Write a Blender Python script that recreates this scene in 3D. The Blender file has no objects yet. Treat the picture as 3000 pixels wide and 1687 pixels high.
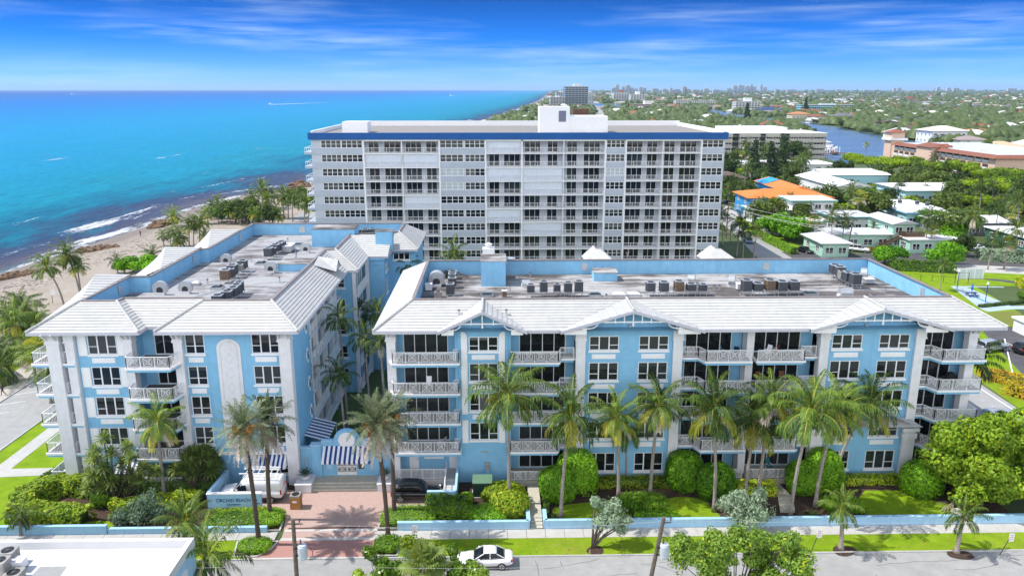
import bpy, math, random
import numpy as np
from mathutils import Vector, Matrix
R = math.radians
random.seed(11)
rng = np.random.default_rng(11)
SC = bpy.context.scene
COL = SC.collection

# ---------------------------------------------------------------- camera model (photo pixels 3000 x 1687)
FPX, CXP, CYP, CAMH = 2255.0, 1500.0, 843.5, 38.0
PITCH, YAW = R(14.45), R(1.2)
_sp, _cp, _sy, _cy = math.sin(PITCH), math.cos(PITCH), math.sin(YAW), math.cos(YAW)
def _ray(px, py):
    u = (px - CXP) / FPX; v = (py - CYP) / FPX
    r = (_cy, -_sy, 0); f = (_sy * _cp, _cy * _cp, -_sp); d = (-_sy * _sp, -_cy * _sp, -_cp)
    return [f[i] + u * r[i] + v * d[i] for i in range(3)]
def at(px, py, z=0.0):                 # where the sight line through a photo pixel meets the level z
    d = _ray(px, py); t = (z - CAMH) / d[2]
    return Vector((d[0] * t, d[1] * t, z))
def atY(px, py, y):                    # ... meets the upright plane at distance y
    d = _ray(px, py); t = y / d[1]
    return Vector((d[0] * t, y, CAMH + d[2] * t))

# ---------------------------------------------------------------- objects
WLOC = {}
def put(o, parent=None):
    COL.objects.link(o)
    if parent is not None: o.parent = parent
    return o
def tag(o, label=None, cat=None, group=None, kind=None):
    if label: o['label'] = label
    if cat: o['category'] = cat
    if group: o['group'] = group
    if kind: o['kind'] = kind
    return o
def thing(name, label, cat, loc=(0, 0, 0), group=None):
    o = bpy.data.objects.new(name, None); o.empty_display_size = .3
    o.location = loc; COL.objects.link(o)
    WLOC[o] = Vector(loc)
    return tag(o, label, cat, group)
def dup(root, loc, rotz=None, scale=None, label=None, group=None, tilt=None):
    def cp(o, par):
        c = o.copy(); COL.objects.link(c)
        if par is not None: c.parent = par
        for k in list(o.children): cp(k, c)
        return c
    c = cp(root, None); c.location = loc
    if rotz is not None: c.rotation_euler = (0, 0, rotz) if tilt is None else (tilt[0], tilt[1], rotz)
    if scale is not None: c.scale = (scale,) * 3 if not hasattr(scale, '__len__') else scale
    if label: c['label'] = label
    if group: c['group'] = group
    return c

class MB:
    def __init__(s): s.v = []; s.f = []; s.mi = []; s.m = 0
    def add(s, vs, fs):
        b = len(s.v); s.v += [tuple(p) for p in vs]
        for f in fs: s.f.append([b + i for i in f]); s.mi.append(s.m)
        return s
    def poly(s, *p): return s.add(p, [range(len(p))])
    def box(s, x0, x1, y0, y1, z0, z1):
        return s.add([(x0,y0,z0),(x1,y0,z0),(x1,y1,z0),(x0,y1,z0),(x0,y0,z1),(x1,y0,z1),(x1,y1,z1),(x0,y1,z1)],
                     [(0,3,2,1),(4,5,6,7),(0,1,5,4),(1,2,6,5),(2,3,7,6),(3,0,4,7)])
    def extr(s, pts, vec):
        n = len(pts); v = Vector(vec); a = [Vector(p) for p in pts]
        return s.add(a + [p + v for p in a], [list(range(n))[::-1], list(range(n, 2*n))] + [(i, (i+1) % n, n + (i+1) % n, n + i) for i in range(n)])
    def prism(s, xy, z0, z1): return s.extr([(x, y, z0) for x, y in xy], (0, 0, z1 - z0))
    def beam(s, p, q, w, h=None, up=(0, 0, 1)):
        p, q = Vector(p), Vector(q); h = h or w; d = (q - p)
        if d.length < 1e-6: return s
        d.normalize(); u = Vector(up)
        if abs(d.dot(u)) > .98: u = Vector((0, 1, 0))
        a = d.cross(u).normalized() * w / 2; b = a.cross(d).normalized() * h / 2
        return s.add([p-a-b, p+a-b, p+a+b, p-a+b, q-a-b, q+a-b, q+a+b, q-a+b],
                     [(0,1,2,3),(7,6,5,4),(0,4,5,1),(1,5,6,2),(2,6,7,3),(3,7,4,0)])
    def path(s, pts, rad, n=6, caps=True):
        pts = [Vector(p) for p in pts]; k = len(pts)
        if not hasattr(rad, '__len__'): rad = [rad] * k
        vs = []
        for i, p in enumerate(pts):
            d = (pts[min(i+1, k-1)] - pts[max(i-1, 0)])
            d = d.normalized() if d.length > 1e-9 else Vector((0, 0, 1))
            u = Vector((1, 0, 0)) if abs(d.x) < .9 else Vector((0, 1, 0))
            a = d.cross(u).normalized(); b = d.cross(a)
            for j in range(n):
                t = 2 * math.pi * j / n
                vs.append(p + (a * math.cos(t) + b * math.sin(t)) * rad[i])
        fs = [(i*n + j, i*n + (j+1) % n, (i+1)*n + (j+1) % n, (i+1)*n + j) for i in range(k-1) for j in range(n)]
        if caps: fs += [list(range(n))[::-1], [(k-1)*n + j for j in range(n)]]
        return s.add(vs, fs)
    def lathe(s, prof, c=(0, 0, 0), n=16):                # prof: (radius, z)
        vs = [(c[0] + r*math.cos(2*math.pi*j/n), c[1] + r*math.sin(2*math.pi*j/n), c[2] + z) for r, z in prof for j in range(n)]
        k = len(prof)
        fs = [(i*n + j, i*n + (j+1) % n, (i+1)*n + (j+1) % n, (i+1)*n + j) for i in range(k-1) for j in range(n)]
        fs += [list(range(n))[::-1], [(k-1)*n + j for j in range(n)]]
        return s.add(vs, fs)
    def build(s, name, mats, parent=None, smooth=False, loc=None, local=False):
        if not isinstance(mats, (list, tuple)): mats = [mats]
        off = Vector((0, 0, 0)); p = parent
        if parent is not None and not local:
            off = WLOC.get(parent, Vector((0, 0, 0)))
        if loc is not None: off = Vector(loc)
        me = bpy.data.meshes.new(name)
        ox, oy, oz = off
        me.from_pydata([(x-ox, y-oy, z-oz) for x, y, z in s.v], [], s.f)
        for m in mats: me.materials.append(m)
        if len(mats) > 1: me.polygons.foreach_set('material_index', s.mi)
        if smooth: me.polygons.foreach_set('use_smooth', [True] * len(s.f))
        me.update()
        o = bpy.data.objects.new(name, me); put(o, parent)
        if loc is not None: o.location = loc
        if parent is not None: WLOC[o] = off
        return o

def npmesh(name, V, F, mats, mi=None, parent=None, loc=None, smooth=False, N=None):   # numpy quads / tris of one size
    me = bpy.data.meshes.new(name)
    V = np.asarray(V, dtype=np.float32); F = np.asarray(F, dtype=np.int32)
    k = F.shape[1]
    me.vertices.add(len(V)); me.vertices.foreach_set('co', V.ravel())
    me.loops.add(F.size); me.loops.foreach_set('vertex_index', F.ravel())
    me.polygons.add(len(F)); me.polygons.foreach_set('loop_start', np.arange(0, F.size, k, dtype=np.int32))
    if not isinstance(mats, (list, tuple)): mats = [mats]
    for m in mats: me.materials.append(m)
    if mi is not None: me.polygons.foreach_set('material_index', np.asarray(mi, dtype=np.int32))
    if smooth: me.polygons.foreach_set('use_smooth', np.ones(len(F), dtype=bool))
    me.update(calc_edges=True); me.validate()
    o = bpy.data.objects.new(name, me); put(o, parent)
    if loc is not None: o.location = loc
    return o

# ---------------------------------------------------------------- materials
def nt(name):
    m = bpy.data.materials.new(name); m.use_nodes = True
    t = m.node_tree; b = t.nodes['Principled BSDF']
    return m, t, b
def N(t, typ, **kw):
    n = t.nodes.new(typ)
    for k, v in kw.items():
        if k == 'inp':
            for i, x in v.items(): n.inputs[i].default_value = x
        else: setattr(n, k, v)
    return n
def noise(t, co, scale, detail=3, rough=.55, dim='3D'):
    n = N(t, 'ShaderNodeTexNoise', noise_dimensions=dim, inp={'Scale': scale, 'Detail': detail, 'Roughness': rough})
    t.links.new(co, n.inputs['Vector']); return n.outputs['Fac']
def ramp(t, fac, stops, interp='LINEAR'):
    n = N(t, 'ShaderNodeValToRGB'); e = n.color_ramp.elements; n.color_ramp.interpolation = interp
    while len(e) < len(stops): e.new(.5)
    for el, (p, c) in zip(e, stops):
        el.position = p; el.color = (*c, 1) if len(c) == 3 else c
    t.links.new(fac, n.inputs[0]); return n.outputs[0]
def mixc(t, fac, a, b, mode='MIX'):
    n = N(t, 'ShaderNodeMix', data_type='RGBA', blend_type=mode)
    for idx, x in ((0, fac), (6, a), (7, b)):
        if hasattr(x, 'is_linked'): t.links.new(x, n.inputs[idx])
        else: n.inputs[idx].default_value = x if idx == 0 else (*x, 1) if len(x) == 3 else x
    return n.outputs[2]
def mth(t, op, a, b=None, clamp=False):
    n = N(t, 'ShaderNodeMath', operation=op, use_clamp=clamp)
    for i, x in ((0, a), (1, b)):
        if x is None: continue
        if hasattr(x, 'is_linked'): t.links.new(x, n.inputs[i])
        else: n.inputs[i].default_value = x
    return n.outputs[0]
def coord(t, kind='Object', scale=None, rot=None):
    c = N(t, 'ShaderNodeTexCoord').outputs[kind]
    if scale is None and rot is None: return c
    m = N(t, 'ShaderNodeMapping'); t.links.new(c, m.inputs['Vector'])
    if scale: m.inputs['Scale'].default_value = scale
    if rot: m.inputs['Rotation'].default_value = rot
    return m.outputs[0]
def bump(t, b, h, strength=.3, dist=.05):
    n = N(t, 'ShaderNodeBump', inp={'Strength': strength, 'Distance': dist})
    t.links.new(h, n.inputs['Height']); t.links.new(n.outputs[0], b.inputs['Normal'])
def sc(c, k): return tuple(min(1, x * k) for x in c)
def mat(name, col, rough=.65, metal=0., var=.12, scale=2.0, bmp=0., spec=.35, big=.0, stretch=None, streak=0.):
    m, t, b = nt(name)
    co = coord(t, 'Object', scale=stretch)
    n1 = noise(t, co, scale, 5)
    c = ramp(t, n1, [(.3, sc(col, 1 - var)), (.7, sc(col, 1 + var))])
    if big:                                                # broad weathering patches
        n2 = noise(t, co, scale * .13, 4)
        c = mixc(t, mth(t, 'MULTIPLY', ramp(t, n2, [(.45, (0, 0, 0)), (.7, (1, 1, 1))]), big), c, sc(col, .62))
    if streak:                                             # rain streaks and salt stains running down the wall
        n3 = noise(t, coord(t, 'Object', scale=(2.2, 2.2, .16)), 1.0, 6, .7)
        c = mixc(t, mth(t, 'MULTIPLY', ramp(t, n3, [(.5, (0, 0, 0)), (.72, (1, 1, 1))]), streak), c, sc(col, .5))
    t.links.new(c, b.inputs['Base Color'])
    b.inputs['Roughness'].default_value = rough; b.inputs['Metallic'].default_value = metal
    b.inputs['Specular IOR Level'].default_value = spec
    if bmp: bump(t, b, n1, bmp, .03)
    return m
def leafmat(name, dark, light, trans=.35, scale=.9, rough=.5, rnd=.35, spec=.25, k=1.4):
    dark, light = sc(dark, k), sc(light, k)
    m, t, b = nt(name)
    co = coord(t, 'Object')
    n1 = noise(t, co, scale, 4, .65)
    n2 = noise(t, co, scale * 9, 2)
    oi = N(t, 'ShaderNodeObjectInfo').outputs['Random']
    f = mth(t, 'ADD', mth(t, 'MULTIPLY', n1, .75), mth(t, 'MULTIPLY', n2, .55))
    f = mth(t, 'ADD', f, mth(t, 'MULTIPLY', mth(t, 'SUBTRACT', oi, .5), rnd))
    c = ramp(t, f, [(.42, dark), (.9, light)])
    t.links.new(c, b.inputs['Base Color']); b.inputs['Roughness'].default_value = rough
    b.inputs['Specular IOR Level'].default_value = spec
    tr = N(t, 'ShaderNodeBsdfTranslucent'); t.links.new(c, tr.inputs['Color'])
    mx = N(t, 'ShaderNodeMixShader', inp={0: trans})
    t.links.new(b.outputs[0], mx.inputs[1]); t.links.new(tr.outputs[0], mx.inputs[2])
    t.links.new(mx.outputs[0], t.nodes['Material Output'].inputs['Surface'])
    return m

BLUE = (.22, .475, .70)
M = {}
M['blue'] = mat('blue stucco', BLUE, .8, var=.07, scale=1.2, bmp=.08, big=.14, streak=.22)
M['bluepale'] = mat('pale blue stucco', (.34, .555, .74), .8, var=.06, scale=1.2, big=.15, streak=.25)
M['white'] = mat('white painted trim', (.80, .80, .82), .6, var=.04, scale=3, big=.08)
M['whitegrey'] = mat('weathered white stucco', (.70, .70, .73), .75, var=.06, scale=1.5, big=.12, streak=.18)
M['rail'] = mat('white aluminium rail', (.80, .80, .82), .45, var=.02)
M['tile'] = mat('white roof tile', (.455, .455, .45), .7, var=.09, scale=1.6, big=.3, streak=0)
M['joint'] = mat('roof tile joint', (.32, .32, .33), .8, var=.1)
M['cap'] = mat('grey brown parapet cap', (.22, .19, .19), .7, var=.15)
M['gutter'] = mat('gutter', (.50, .50, .56), .6, var=.06)
def glass(name, col, rough=.04, spec=.6, var=.5):
    m, t, b = nt(name)
    co = coord(t, 'Object')
    c = ramp(t, noise(t, co, .5, 2), [(.35, col), (.75, sc(col, 1 + var * 3))])
    t.links.new(c, b.inputs['Base Color']); b.inputs['Roughness'].default_value = rough
    b.inputs['Specular IOR Level'].default_value = spec
    return m
M['glass'] = glass('dark window glass', (.006, .008, .011))
M['glass2'] = glass('grey tinted glass', (.018, .024, .026))
M['curtain'] = mat('window with drawn blind', (.035, .042, .046), .3, var=.1, scale=1, spec=.6)
M['curtain2'] = mat('pale shuttered pane', (.42, .47, .50), .4, var=.08, scale=1)
M['blind'] = mat('pale roller blind', (.095, .10, .105), .5, var=.06)
M['black'] = mat('black rubber', (.012, .012, .013), .6)
M['dark'] = mat('dark metal', (.04, .04, .045), .5)
M['steel'] = mat('galvanised steel', (.50, .52, .54), .4, metal=.55, var=.12)
M['acgrey'] = mat('grey condenser cabinet', (.075, .082, .095), .5, var=.12)
M['acpale'] = mat('pale condenser cabinet', (.32, .31, .29), .5, var=.2)
M['acrust'] = mat('rusty condenser cabinet', (.16, .11, .075), .6, var=.45, scale=4)
M['wood'] = mat('weathered wood pole', (.13, .105, .085), .85, var=.3, scale=6, bmp=.3)
M['woodbrown'] = mat('brown timber', (.12, .065, .04), .7, var=.2)
M['concrete'] = mat('pale concrete', (.50, .48, .46), .85, var=.08, scale=1.2, big=.25)
M['stone'] = mat('beige paving stone', (.46, .43, .36), .8, var=.12, scale=3)
M['tan'] = mat('tan corridor wall', (.33, .26, .20), .8, var=.1)
M['navy'] = mat('navy canvas', (.012, .045, .20), .8, var=.05)
M['canvas'] = mat('white canvas', (.74, .74, .76), .8, var=.04)
M['fascia'] = mat('royal blue roof band', (.006, .085, .30), .6, var=.08, scale=.6)
M['towerwall'] = mat('pale grey tower stucco', (.48, .515, .585), .8, var=.04, scale=.6, big=.08, streak=.15)
M['towerband'] = mat('blue grey spandrel', (.42, .46, .54), .8, var=.05, scale=.6, big=.08, streak=.15)
M['shutter'] = mat('white accordion shutter', (.66, .70, .78), .6, var=.05, scale=1, stretch=(6, 6, .2))
# ---------------------------------------------------------------- camera, sun, sky, air
cam = bpy.data.cameras.new('camera'); camo = bpy.data.objects.new('camera', cam); COL.objects.link(camo)
camo.location = (0, 0, CAMH); camo.rotation_euler = (R(90) - PITCH, 0, -YAW)
cam.sensor_width = 36; cam.sensor_fit = 'HORIZONTAL'; cam.lens = 36 * FPX / 3000
cam.clip_start = .5; cam.clip_end = 90000
SC.camera = camo
SUN_EL, SUN_AZ = R(55), R(88)          # sun stands to the left (ocean side); azimuth counter-clockwise from +Y
sdir = Vector((-math.sin(SUN_AZ) * math.cos(SUN_EL), math.cos(SUN_AZ) * math.cos(SUN_EL), math.sin(SUN_EL)))
sl = bpy.data.lights.new('sun', 'SUN'); sl.energy = 2.6; sl.angle = R(.5); sl.color = (1, .955, .88)
so = bpy.data.objects.new('sun', sl); COL.objects.link(so)
so.rotation_euler = (-sdir).to_track_quat('-Z', 'Y').to_euler(); so.location = (-80, 0, 120)

w = bpy.data.worlds.new('World'); SC.world = w; w.use_nodes = True
t = w.node_tree; bg = t.nodes['Background']
sky = N(t, 'ShaderNodeTexSky', sky_type='NISHITA', sun_disc=False)
sky.sun_elevation = SUN_EL; sky.sun_rotation = -SUN_AZ
sky.air_density = .6; sky.dust_density = 0; sky.ozone_density = 6.0; sky.altitude = 0
g = N(t, 'ShaderNodeTexCoord').outputs['Generated']
sx = N(t, 'ShaderNodeSeparateXYZ'); t.links.new(g, sx.inputs[0])
el = mth(t, 'MAXIMUM', sx.outputs['Z'], 0.0)
tint = ramp(t, el, [(0, (.20, .34, .56)), (.03, (.09, .25, .53)), (.06, (.006, .175, .47)), (.105, (.0, .105, .29)), (.15, (.6, .6, .65)), (.22, (2.3, 1.6, 1.1)), (.5, (2.0, 1.4, 1.0)), (1, (1.6, 1.2, .9))])  # sky above the view is brightened and whitened as added fill light
hs = mixc(t, 1.0, sky.outputs[0], tint, 'MULTIPLY')
az = mth(t, 'ARCTAN2', sx.outputs['X'], sx.outputs['Y'])
def wisps(sa, se, rot, loc, det):
    cb = N(t, 'ShaderNodeCombineXYZ'); t.links.new(az, cb.inputs[0]); t.links.new(el, cb.inputs[1])
    mp = N(t, 'ShaderNodeMapping'); t.links.new(cb.outputs[0], mp.inputs[0]); mp.inputs['Rotation'].default_value = (0, 0, R(rot)); mp.inputs['Scale'].default_value = (sa, se, 1); mp.inputs['Location'].default_value = loc
    return noise(t, mp.outputs[0], 1.0, det, .6)
big_n = wisps(2.4, 22, -2, (5.3, 1.35, 0), 3); fine = wisps(9, 150, -3, (1.7, 5.2, 0), 7); mid = wisps(5, 60, -3, (.7, 2.2, 2), 5)
cl = mth(t, 'MULTIPLY', ramp(t, big_n, [(.43, (0, 0, 0)), (.66, (1, 1, 1))]), ramp(t, mth(t, 'ADD', mth(t, 'MULTIPLY', fine, .5), mth(t, 'MULTIPLY', mid, .5)), [(.41, (0, 0, 0)), (.62, (1, 1, 1))]))
cl = mth(t, 'MULTIPLY', cl, .45, clamp=True)
skyc = mixc(t, cl, hs, (2.5, 3.2, 3.8))
# unseen bright cloud bank added behind the camera to fill the shaded fronts
bk = mth(t, 'MULTIPLY', ramp(t, mth(t, 'MULTIPLY', sx.outputs['Y'], -1.0), [(.12, (0, 0, 0)), (.5, (1, 1, 1))]), ramp(t, el, [(.01, (1, 1, 1)), (.45, (1, 1, 1)), (.75, (0, 0, 0))]))
bk = mth(t, 'MULTIPLY', bk, ramp(t, wisps(2.0, 4.0, 0, (9, 3, 4), 5), [(.30, (.35,) * 3), (.6, (1, 1, 1))]))
skyc = mixc(t, bk, skyc, (8.2, 8.2, 8.2))
t.links.new(skyc, bg.inputs['Color']); bg.inputs['Strength'].default_value = .15
vs = SC.view_settings
vs.view_transform = 'Standard'; vs.look = 'None'; vs.exposure = 1.12; vs.gamma = 1; vs.use_curve_mapping = False
SC.cycles.max_bounces = 6; SC.cycles.diffuse_bounces = 3; SC.cycles.glossy_bounces = 3; SC.cycles.transmission_bounces = 3
SC.cycles.volume_bounces = 0; SC.cycles.transparent_max_bounces = 6
SC.cycles.caustics_reflective = False; SC.cycles.caustics_refractive = False

hm = bpy.data.materials.new('sea air'); hm.use_nodes = True; ht = hm.node_tree
ht.nodes.remove(ht.nodes['Principled BSDF'])
pv = N(ht, 'ShaderNodeVolumePrincipled'); pv.inputs['Color'].default_value = (.50, .72, 1, 1)
pv.inputs['Density'].default_value = .00004; pv.inputs['Anisotropy'].default_value = .1
ht.links.new(pv.outputs[0], ht.nodes['Material Output'].inputs['Volume'])
mb = MB(); mb.box(-45000, 45000, -400, 45000, -6, 190)
tag(mb.build('haze', hm), kind='stuff')
# ---------------------------------------------------------------- sea, beach, land
COAST = [(-122,-250),(-114,0),(-111,100),(-109.6,168),(-107,196),(-104,228),(-103,270),(-96,300),(-82,328),(-62,470),(-34,760),(-3.6,1082),(40,1520),(97,2044),(215,3500),(358,5543),(849,12200),(1500,21000),(3200,44000)]
def coast_x(y):
    for (xa, ya), (xb, yb) in zip(COAST, COAST[1:]):
        if y <= yb: return xa + (xb - xa) * (y - ya) / (yb - ya)
    return COAST[-1][0]
def struct(o, kind='structure'): o['kind'] = kind; return o

m, t, b = nt('ocean water'); M['sea'] = m
uv = N(t, 'ShaderNodeUVMap').outputs[0]; s = N(t, 'ShaderNodeSeparateXYZ'); t.links.new(uv, s.inputs[0])
off = s.outputs[0]
co = coord(t, 'Object', scale=(1, .45, 1)); co2 = coord(t, 'Object', scale=(1, .22, 1), rot=(0, 0, R(8)))
nA = noise(t, co, .035, 5, .6); nB = noise(t, co2, .12, 6, .62); nC = noise(t, co2, .6, 4, .6)
o2 = mth(t, 'ADD', off, mth(t, 'MULTIPLY', mth(t, 'SUBTRACT', nA, .5), mth(t, 'ADD', mth(t, 'MULTIPLY', off, 1.5), 40.0)))
o2 = mth(t, 'ADD', o2, mth(t, 'MULTIPLY', mth(t, 'SUBTRACT', nB, .5), mth(t, 'ADD', mth(t, 'MULTIPLY', off, .25), 22.0)))
lg = mth(t, 'DIVIDE', mth(t, 'LOGARITHM', mth(t, 'MAXIMUM', o2, 1.2), 10), 4.5)     # 0..1 for 1 m .. 31 km
def lp(x): return math.log10(x) / 4.5
c = ramp(t, lg, [(lp(1.3), (.09, .085, .10)), (lp(9), (.06, .06, .095)), (lp(24), (.03, .05, .10)), (lp(38), (.003, .11, .18)), (lp(80), (.0, .20, .29)), (lp(420), (.0, .22, .43)), (lp(1500), (.0, .13, .44)), (lp(6000), (.0, .05, .29)), (lp(25000), (.0, .035, .22))])
c = mixc(t, mth(t, 'MULTIPLY', ramp(t, nC, [(.48, (0, 0, 0)), (.7, (1, 1, 1))]), .42), c, (.0, .03, .08))
c = mixc(t, mth(t, 'MULTIPLY', ramp(t, nB, [(.52, (0, 0, 0)), (.72, (1, 1, 1))]), .3), c, (.005, .30, .38))
# foam: broken lines near the shore and rare whitecaps
mf = N(t, 'ShaderNodeMapping'); t.links.new(uv, mf.inputs[0]); mf.inputs['Scale'].default_value = (.085, .0135, 1)
nf = noise(t, mf.outputs[0], 1.0, 6, .6)
near = ramp(t, mth(t, 'DIVIDE', off, 60.0), [(0, (1, 1, 1)), (.16, (.75,) * 3), (.38, (.35,) * 3), (1, (0, 0, 0))])
fo = mth(t, 'ADD', nf, mth(t, 'MULTIPLY', near, .205))
lace = noise(t, coord(t, 'Object', scale=(1, .5, 1)), 1.1, 5, .7)
fo = mth(t, 'ADD', fo, mth(t, 'MULTIPLY', mth(t, 'SUBTRACT', lace, .5), .22))
foam = ramp(t, fo, [(.685, (0, 0, 0)), (.74, (1, 1, 1))])
c = mixc(t, foam, c, (.5, .51, .52))
t.links.new(c, b.inputs['Base Color'])
b.inputs['Roughness'].default_value = .32; b.inputs['IOR'].default_value = 1.22; b.inputs['Specular IOR Level'].default_value = .03
h = mth(t, 'ADD', noise(t, co2, .25, 6, .65), mth(t, 'MULTIPLY', noise(t, co2, 1.3, 3), .3))
bump(t, b, h, .55, .9)

ys = [-250, -100, 0, 50, 100, 130, 168, 196, 228, 250, 270, 285, 300, 314, 328, 360, 400, 470, 560, 660, 760, 900, 1082, 1300, 1520, 1780, 2044, 2700, 3500, 4500, 5543, 8000, 12200, 16000, 21000, 30000, 43000]
offs = [-14, 0, 4, 9, 16, 25, 38, 55, 80, 120, 200, 400, 800, 1600, 3200, 6000, 11000, 20000, 42000]
mb = MB()
for y in ys:
    for o_ in offs: mb.v.append((coast_x(y) - o_, y, -1.5))
nO = len(offs)
for i in range(len(ys) - 1):
    for j in range(nO - 1): mb.f.append([i*nO + j, (i+1)*nO + j, (i+1)*nO + j+1, i*nO + j+1]); mb.mi.append(0)
sea = struct(mb.build('ocean', M['sea']))
ul = sea.data.uv_layers.new(name='shore')
for p in sea.data.polygons:
    for li in p.loop_indices:
        vi = sea.data.loops[li].vertex_index
        ul.data[li].uv = (offs[vi % nO], ys[vi // nO])

def sandmat():
    m, t, b = nt('beach sand')
    co = coord(t, 'Object')
    n1 = noise(t, co, .12, 6, .65); n2 = noise(t, co, 1.6, 4); n3 = noise(t, coord(t, 'Object', scale=(1, .16, 1), rot=(0, 0, R(-3))), .5, 5, .7)
    c = ramp(t, n1, [(.3, (.27, .225, .18)), (.7, (.385, .335, .285))])
    c = mixc(t, mth(t, 'MULTIPLY', ramp(t, n3, [(.58, (0, 0, 0)), (.68, (1, 1, 1))]), .35), c, (.24, .19, .15))
    zz = N(t, 'ShaderNodeSeparateXYZ'); t.links.new(co, zz.inputs[0]); zf = mth(t, 'ADD', mth(t, 'MULTIPLY', zz.outputs['Z'], .3), .6)
    c = mixc(t, mth(t, 'MULTIPLY', ramp(t, zf, [(.36, (1, 1, 1)), (.50, (0, 0, 0))]), .75), c, (.13, .105, .09))     # wet sand
    wr = mth(t, 'MULTIPLY', ramp(t, zf, [(.40, (0, 0, 0)), (.47, (1, 1, 1)), (.53, (1, 1, 1)), (.585, (0, 0, 0))]), ramp(t, mth(t, 'ADD', mth(t, 'MULTIPLY', n1, .4), mth(t, 'MULTIPLY', n2, .6)), [(.5, (0, 0, 0)), (.58, (1, 1, 1))]))
    c = mixc(t, mth(t, 'MULTIPLY', wr, .8), c, (.06, .038, .026))                                                    # seaweed wrack
    t.links.new(c, b.inputs['Base Color']); b.inputs['Roughness'].default_value = .9
    bump(t, b, mth(t, 'ADD', n2, n3), .5, .12); return m
M['sand'] = sandmat()
# the beach slopes into the water; inland edge meets the land sheet
BW = lambda y: 46 if y < 300 else max(16, 46 - (y - 300) * .09)
mb = MB(); prof = [(-14, -3.2), (-4, -1.95), (3, -1.1), (10, -.45), (22, -.1), (1e9, .012)]
rows = [y for y in ys if y <= 12200]
for y in rows:
    for u, z in prof: mb.v.append((coast_x(y) + (min(u, BW(y)) if u < 1e8 else BW(y) + (6 if y < 300 else 2)), y, z))
k = len(prof)
for i in range(len(rows) - 1):
    for j in range(k - 1): mb.f.append([i*k + j, i*k + j+1, (i+1)*k + j+1, (i+1)*k + j]); mb.mi.append(0)
struct(mb.build('beach', M['sand'], smooth=True))

def groundmat():
    m, t, b = nt('suburban ground')
    co = coord(t, 'Object'); n1 = noise(t, co, .06, 6, .65); n2 = noise(t, co, .5, 4)
    c = ramp(t, n1, [(.35, (.055, .085, .022)), (.55, (.075, .115, .03)), (.72, (.16, .15, .11))])
    c = mixc(t, mth(t, 'MULTIPLY', n2, .5), c, (.03, .05, .015))
    t.links.new(c, b.inputs['Base Color']); b.inputs['Roughness'].default_value = .95; return m
M['land'] = groundmat()
mb = MB(); left = [(coast_x(y) + BW(y), y, 0) for y in ys]
for (xa, ya, _), (xb, yb, _) in zip(left, left[1:]):
    mb.poly((xa, ya, 0), (45000, ya, 0), (45000, yb, 0), (xb, yb, 0))
struct(mb.build('ground', M['land']))

def grassmat(name, a, b_, s=.5):
    m, t, b = nt(name)
    co = coord(t, 'Object'); n1 = noise(t, co, s, 6, .65); n2 = noise(t, co, 9, 3, .7); n3 = noise(t, co, s * .2, 3)
    c = ramp(t, mth(t, 'ADD', mth(t, 'MULTIPLY', n1, .6), mth(t, 'MULTIPLY', n2, .4)), [(.32, a), (.68, b_)])
    c = mixc(t, mth(t, 'MULTIPLY', ramp(t, n3, [(.5, (0, 0, 0)), (.72, (1, 1, 1))]), .4), c, (.26, .27, .045))
    n4 = noise(t, co, 2.3, 2); c = mixc(t, mth(t, 'MULTIPLY', ramp(t, n4, [(.66, (0, 0, 0)), (.74, (1, 1, 1))]), .5), c, (.15, .12, .045))
    t.links.new(c, b.inputs['Base Color']); b.inputs['Roughness'].default_value = .9; b.inputs['Specular IOR Level'].default_value = .1
    bump(t, b, n2, .6, .06); return m
M['lawn'] = grassmat('lawn grass', (.10, .19, .006), (.25, .36, .015))
M['green'] = grassmat('bowling green turf', (.15, .17, .04), (.19, .205, .05), .2)
M['road'] = mat('worn grey street asphalt', (.32, .317, .312), .9, var=.10, scale=1.1, big=.3)
M['asphalt'] = mat('dark parking asphalt', (.085, .083, .09), .9, var=.2, scale=.6, big=.3)
M['walk'] = mat('concrete pavement', (.44, .425, .40), .9, var=.07, scale=1.4, big=.22)
M['kerb'] = mat('concrete kerb', (.42, .41, .40), .9, var=.1)
M['line'] = mat('white road paint', (.70, .70, .70), .7, var=.08)
M['yline'] = mat('yellow road paint', (.55, .36, .04), .7, var=.1)
M['mulch'] = mat('brown bark mulch', (.060, .036, .026), .95, var=.5, scale=5, bmp=.6)
def pavermat(name, c1, c2, s):
    m, t, b = nt(name)
    br = N(t, 'ShaderNodeTexBrick', inp={'Scale': s, 'Mortar Size': .02, 'Color1': (*c1, 1), 'Color2': (*c2, 1), 'Mortar': (*sc(c1, .6), 1), 'Brick Width': .5, 'Row Height': .25})
    t.links.new(coord(t, 'Object'), br.inputs['Vector'])
    n1 = noise(t, coord(t, 'Object'), .8, 5)
    c = mixc(t, mth(t, 'MULTIPLY', n1, .5), br.outputs[0], sc(c2, .8))
    t.links.new(c, b.inputs['Base Color']); b.inputs['Roughness'].default_value = .85; return m
M['paver'] = pavermat('pinkish brick paving', (.43, .29, .25), (.50, .35, .31), 2.2)
M['paverred'] = pavermat('reddish brick paving', (.40, .20, .17), (.46, .25, .215), 2.2)
M['tilepath'] = pavermat('beachfront paving slabs', (.44, .40, .34), (.52, .48, .42), .45)

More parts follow.
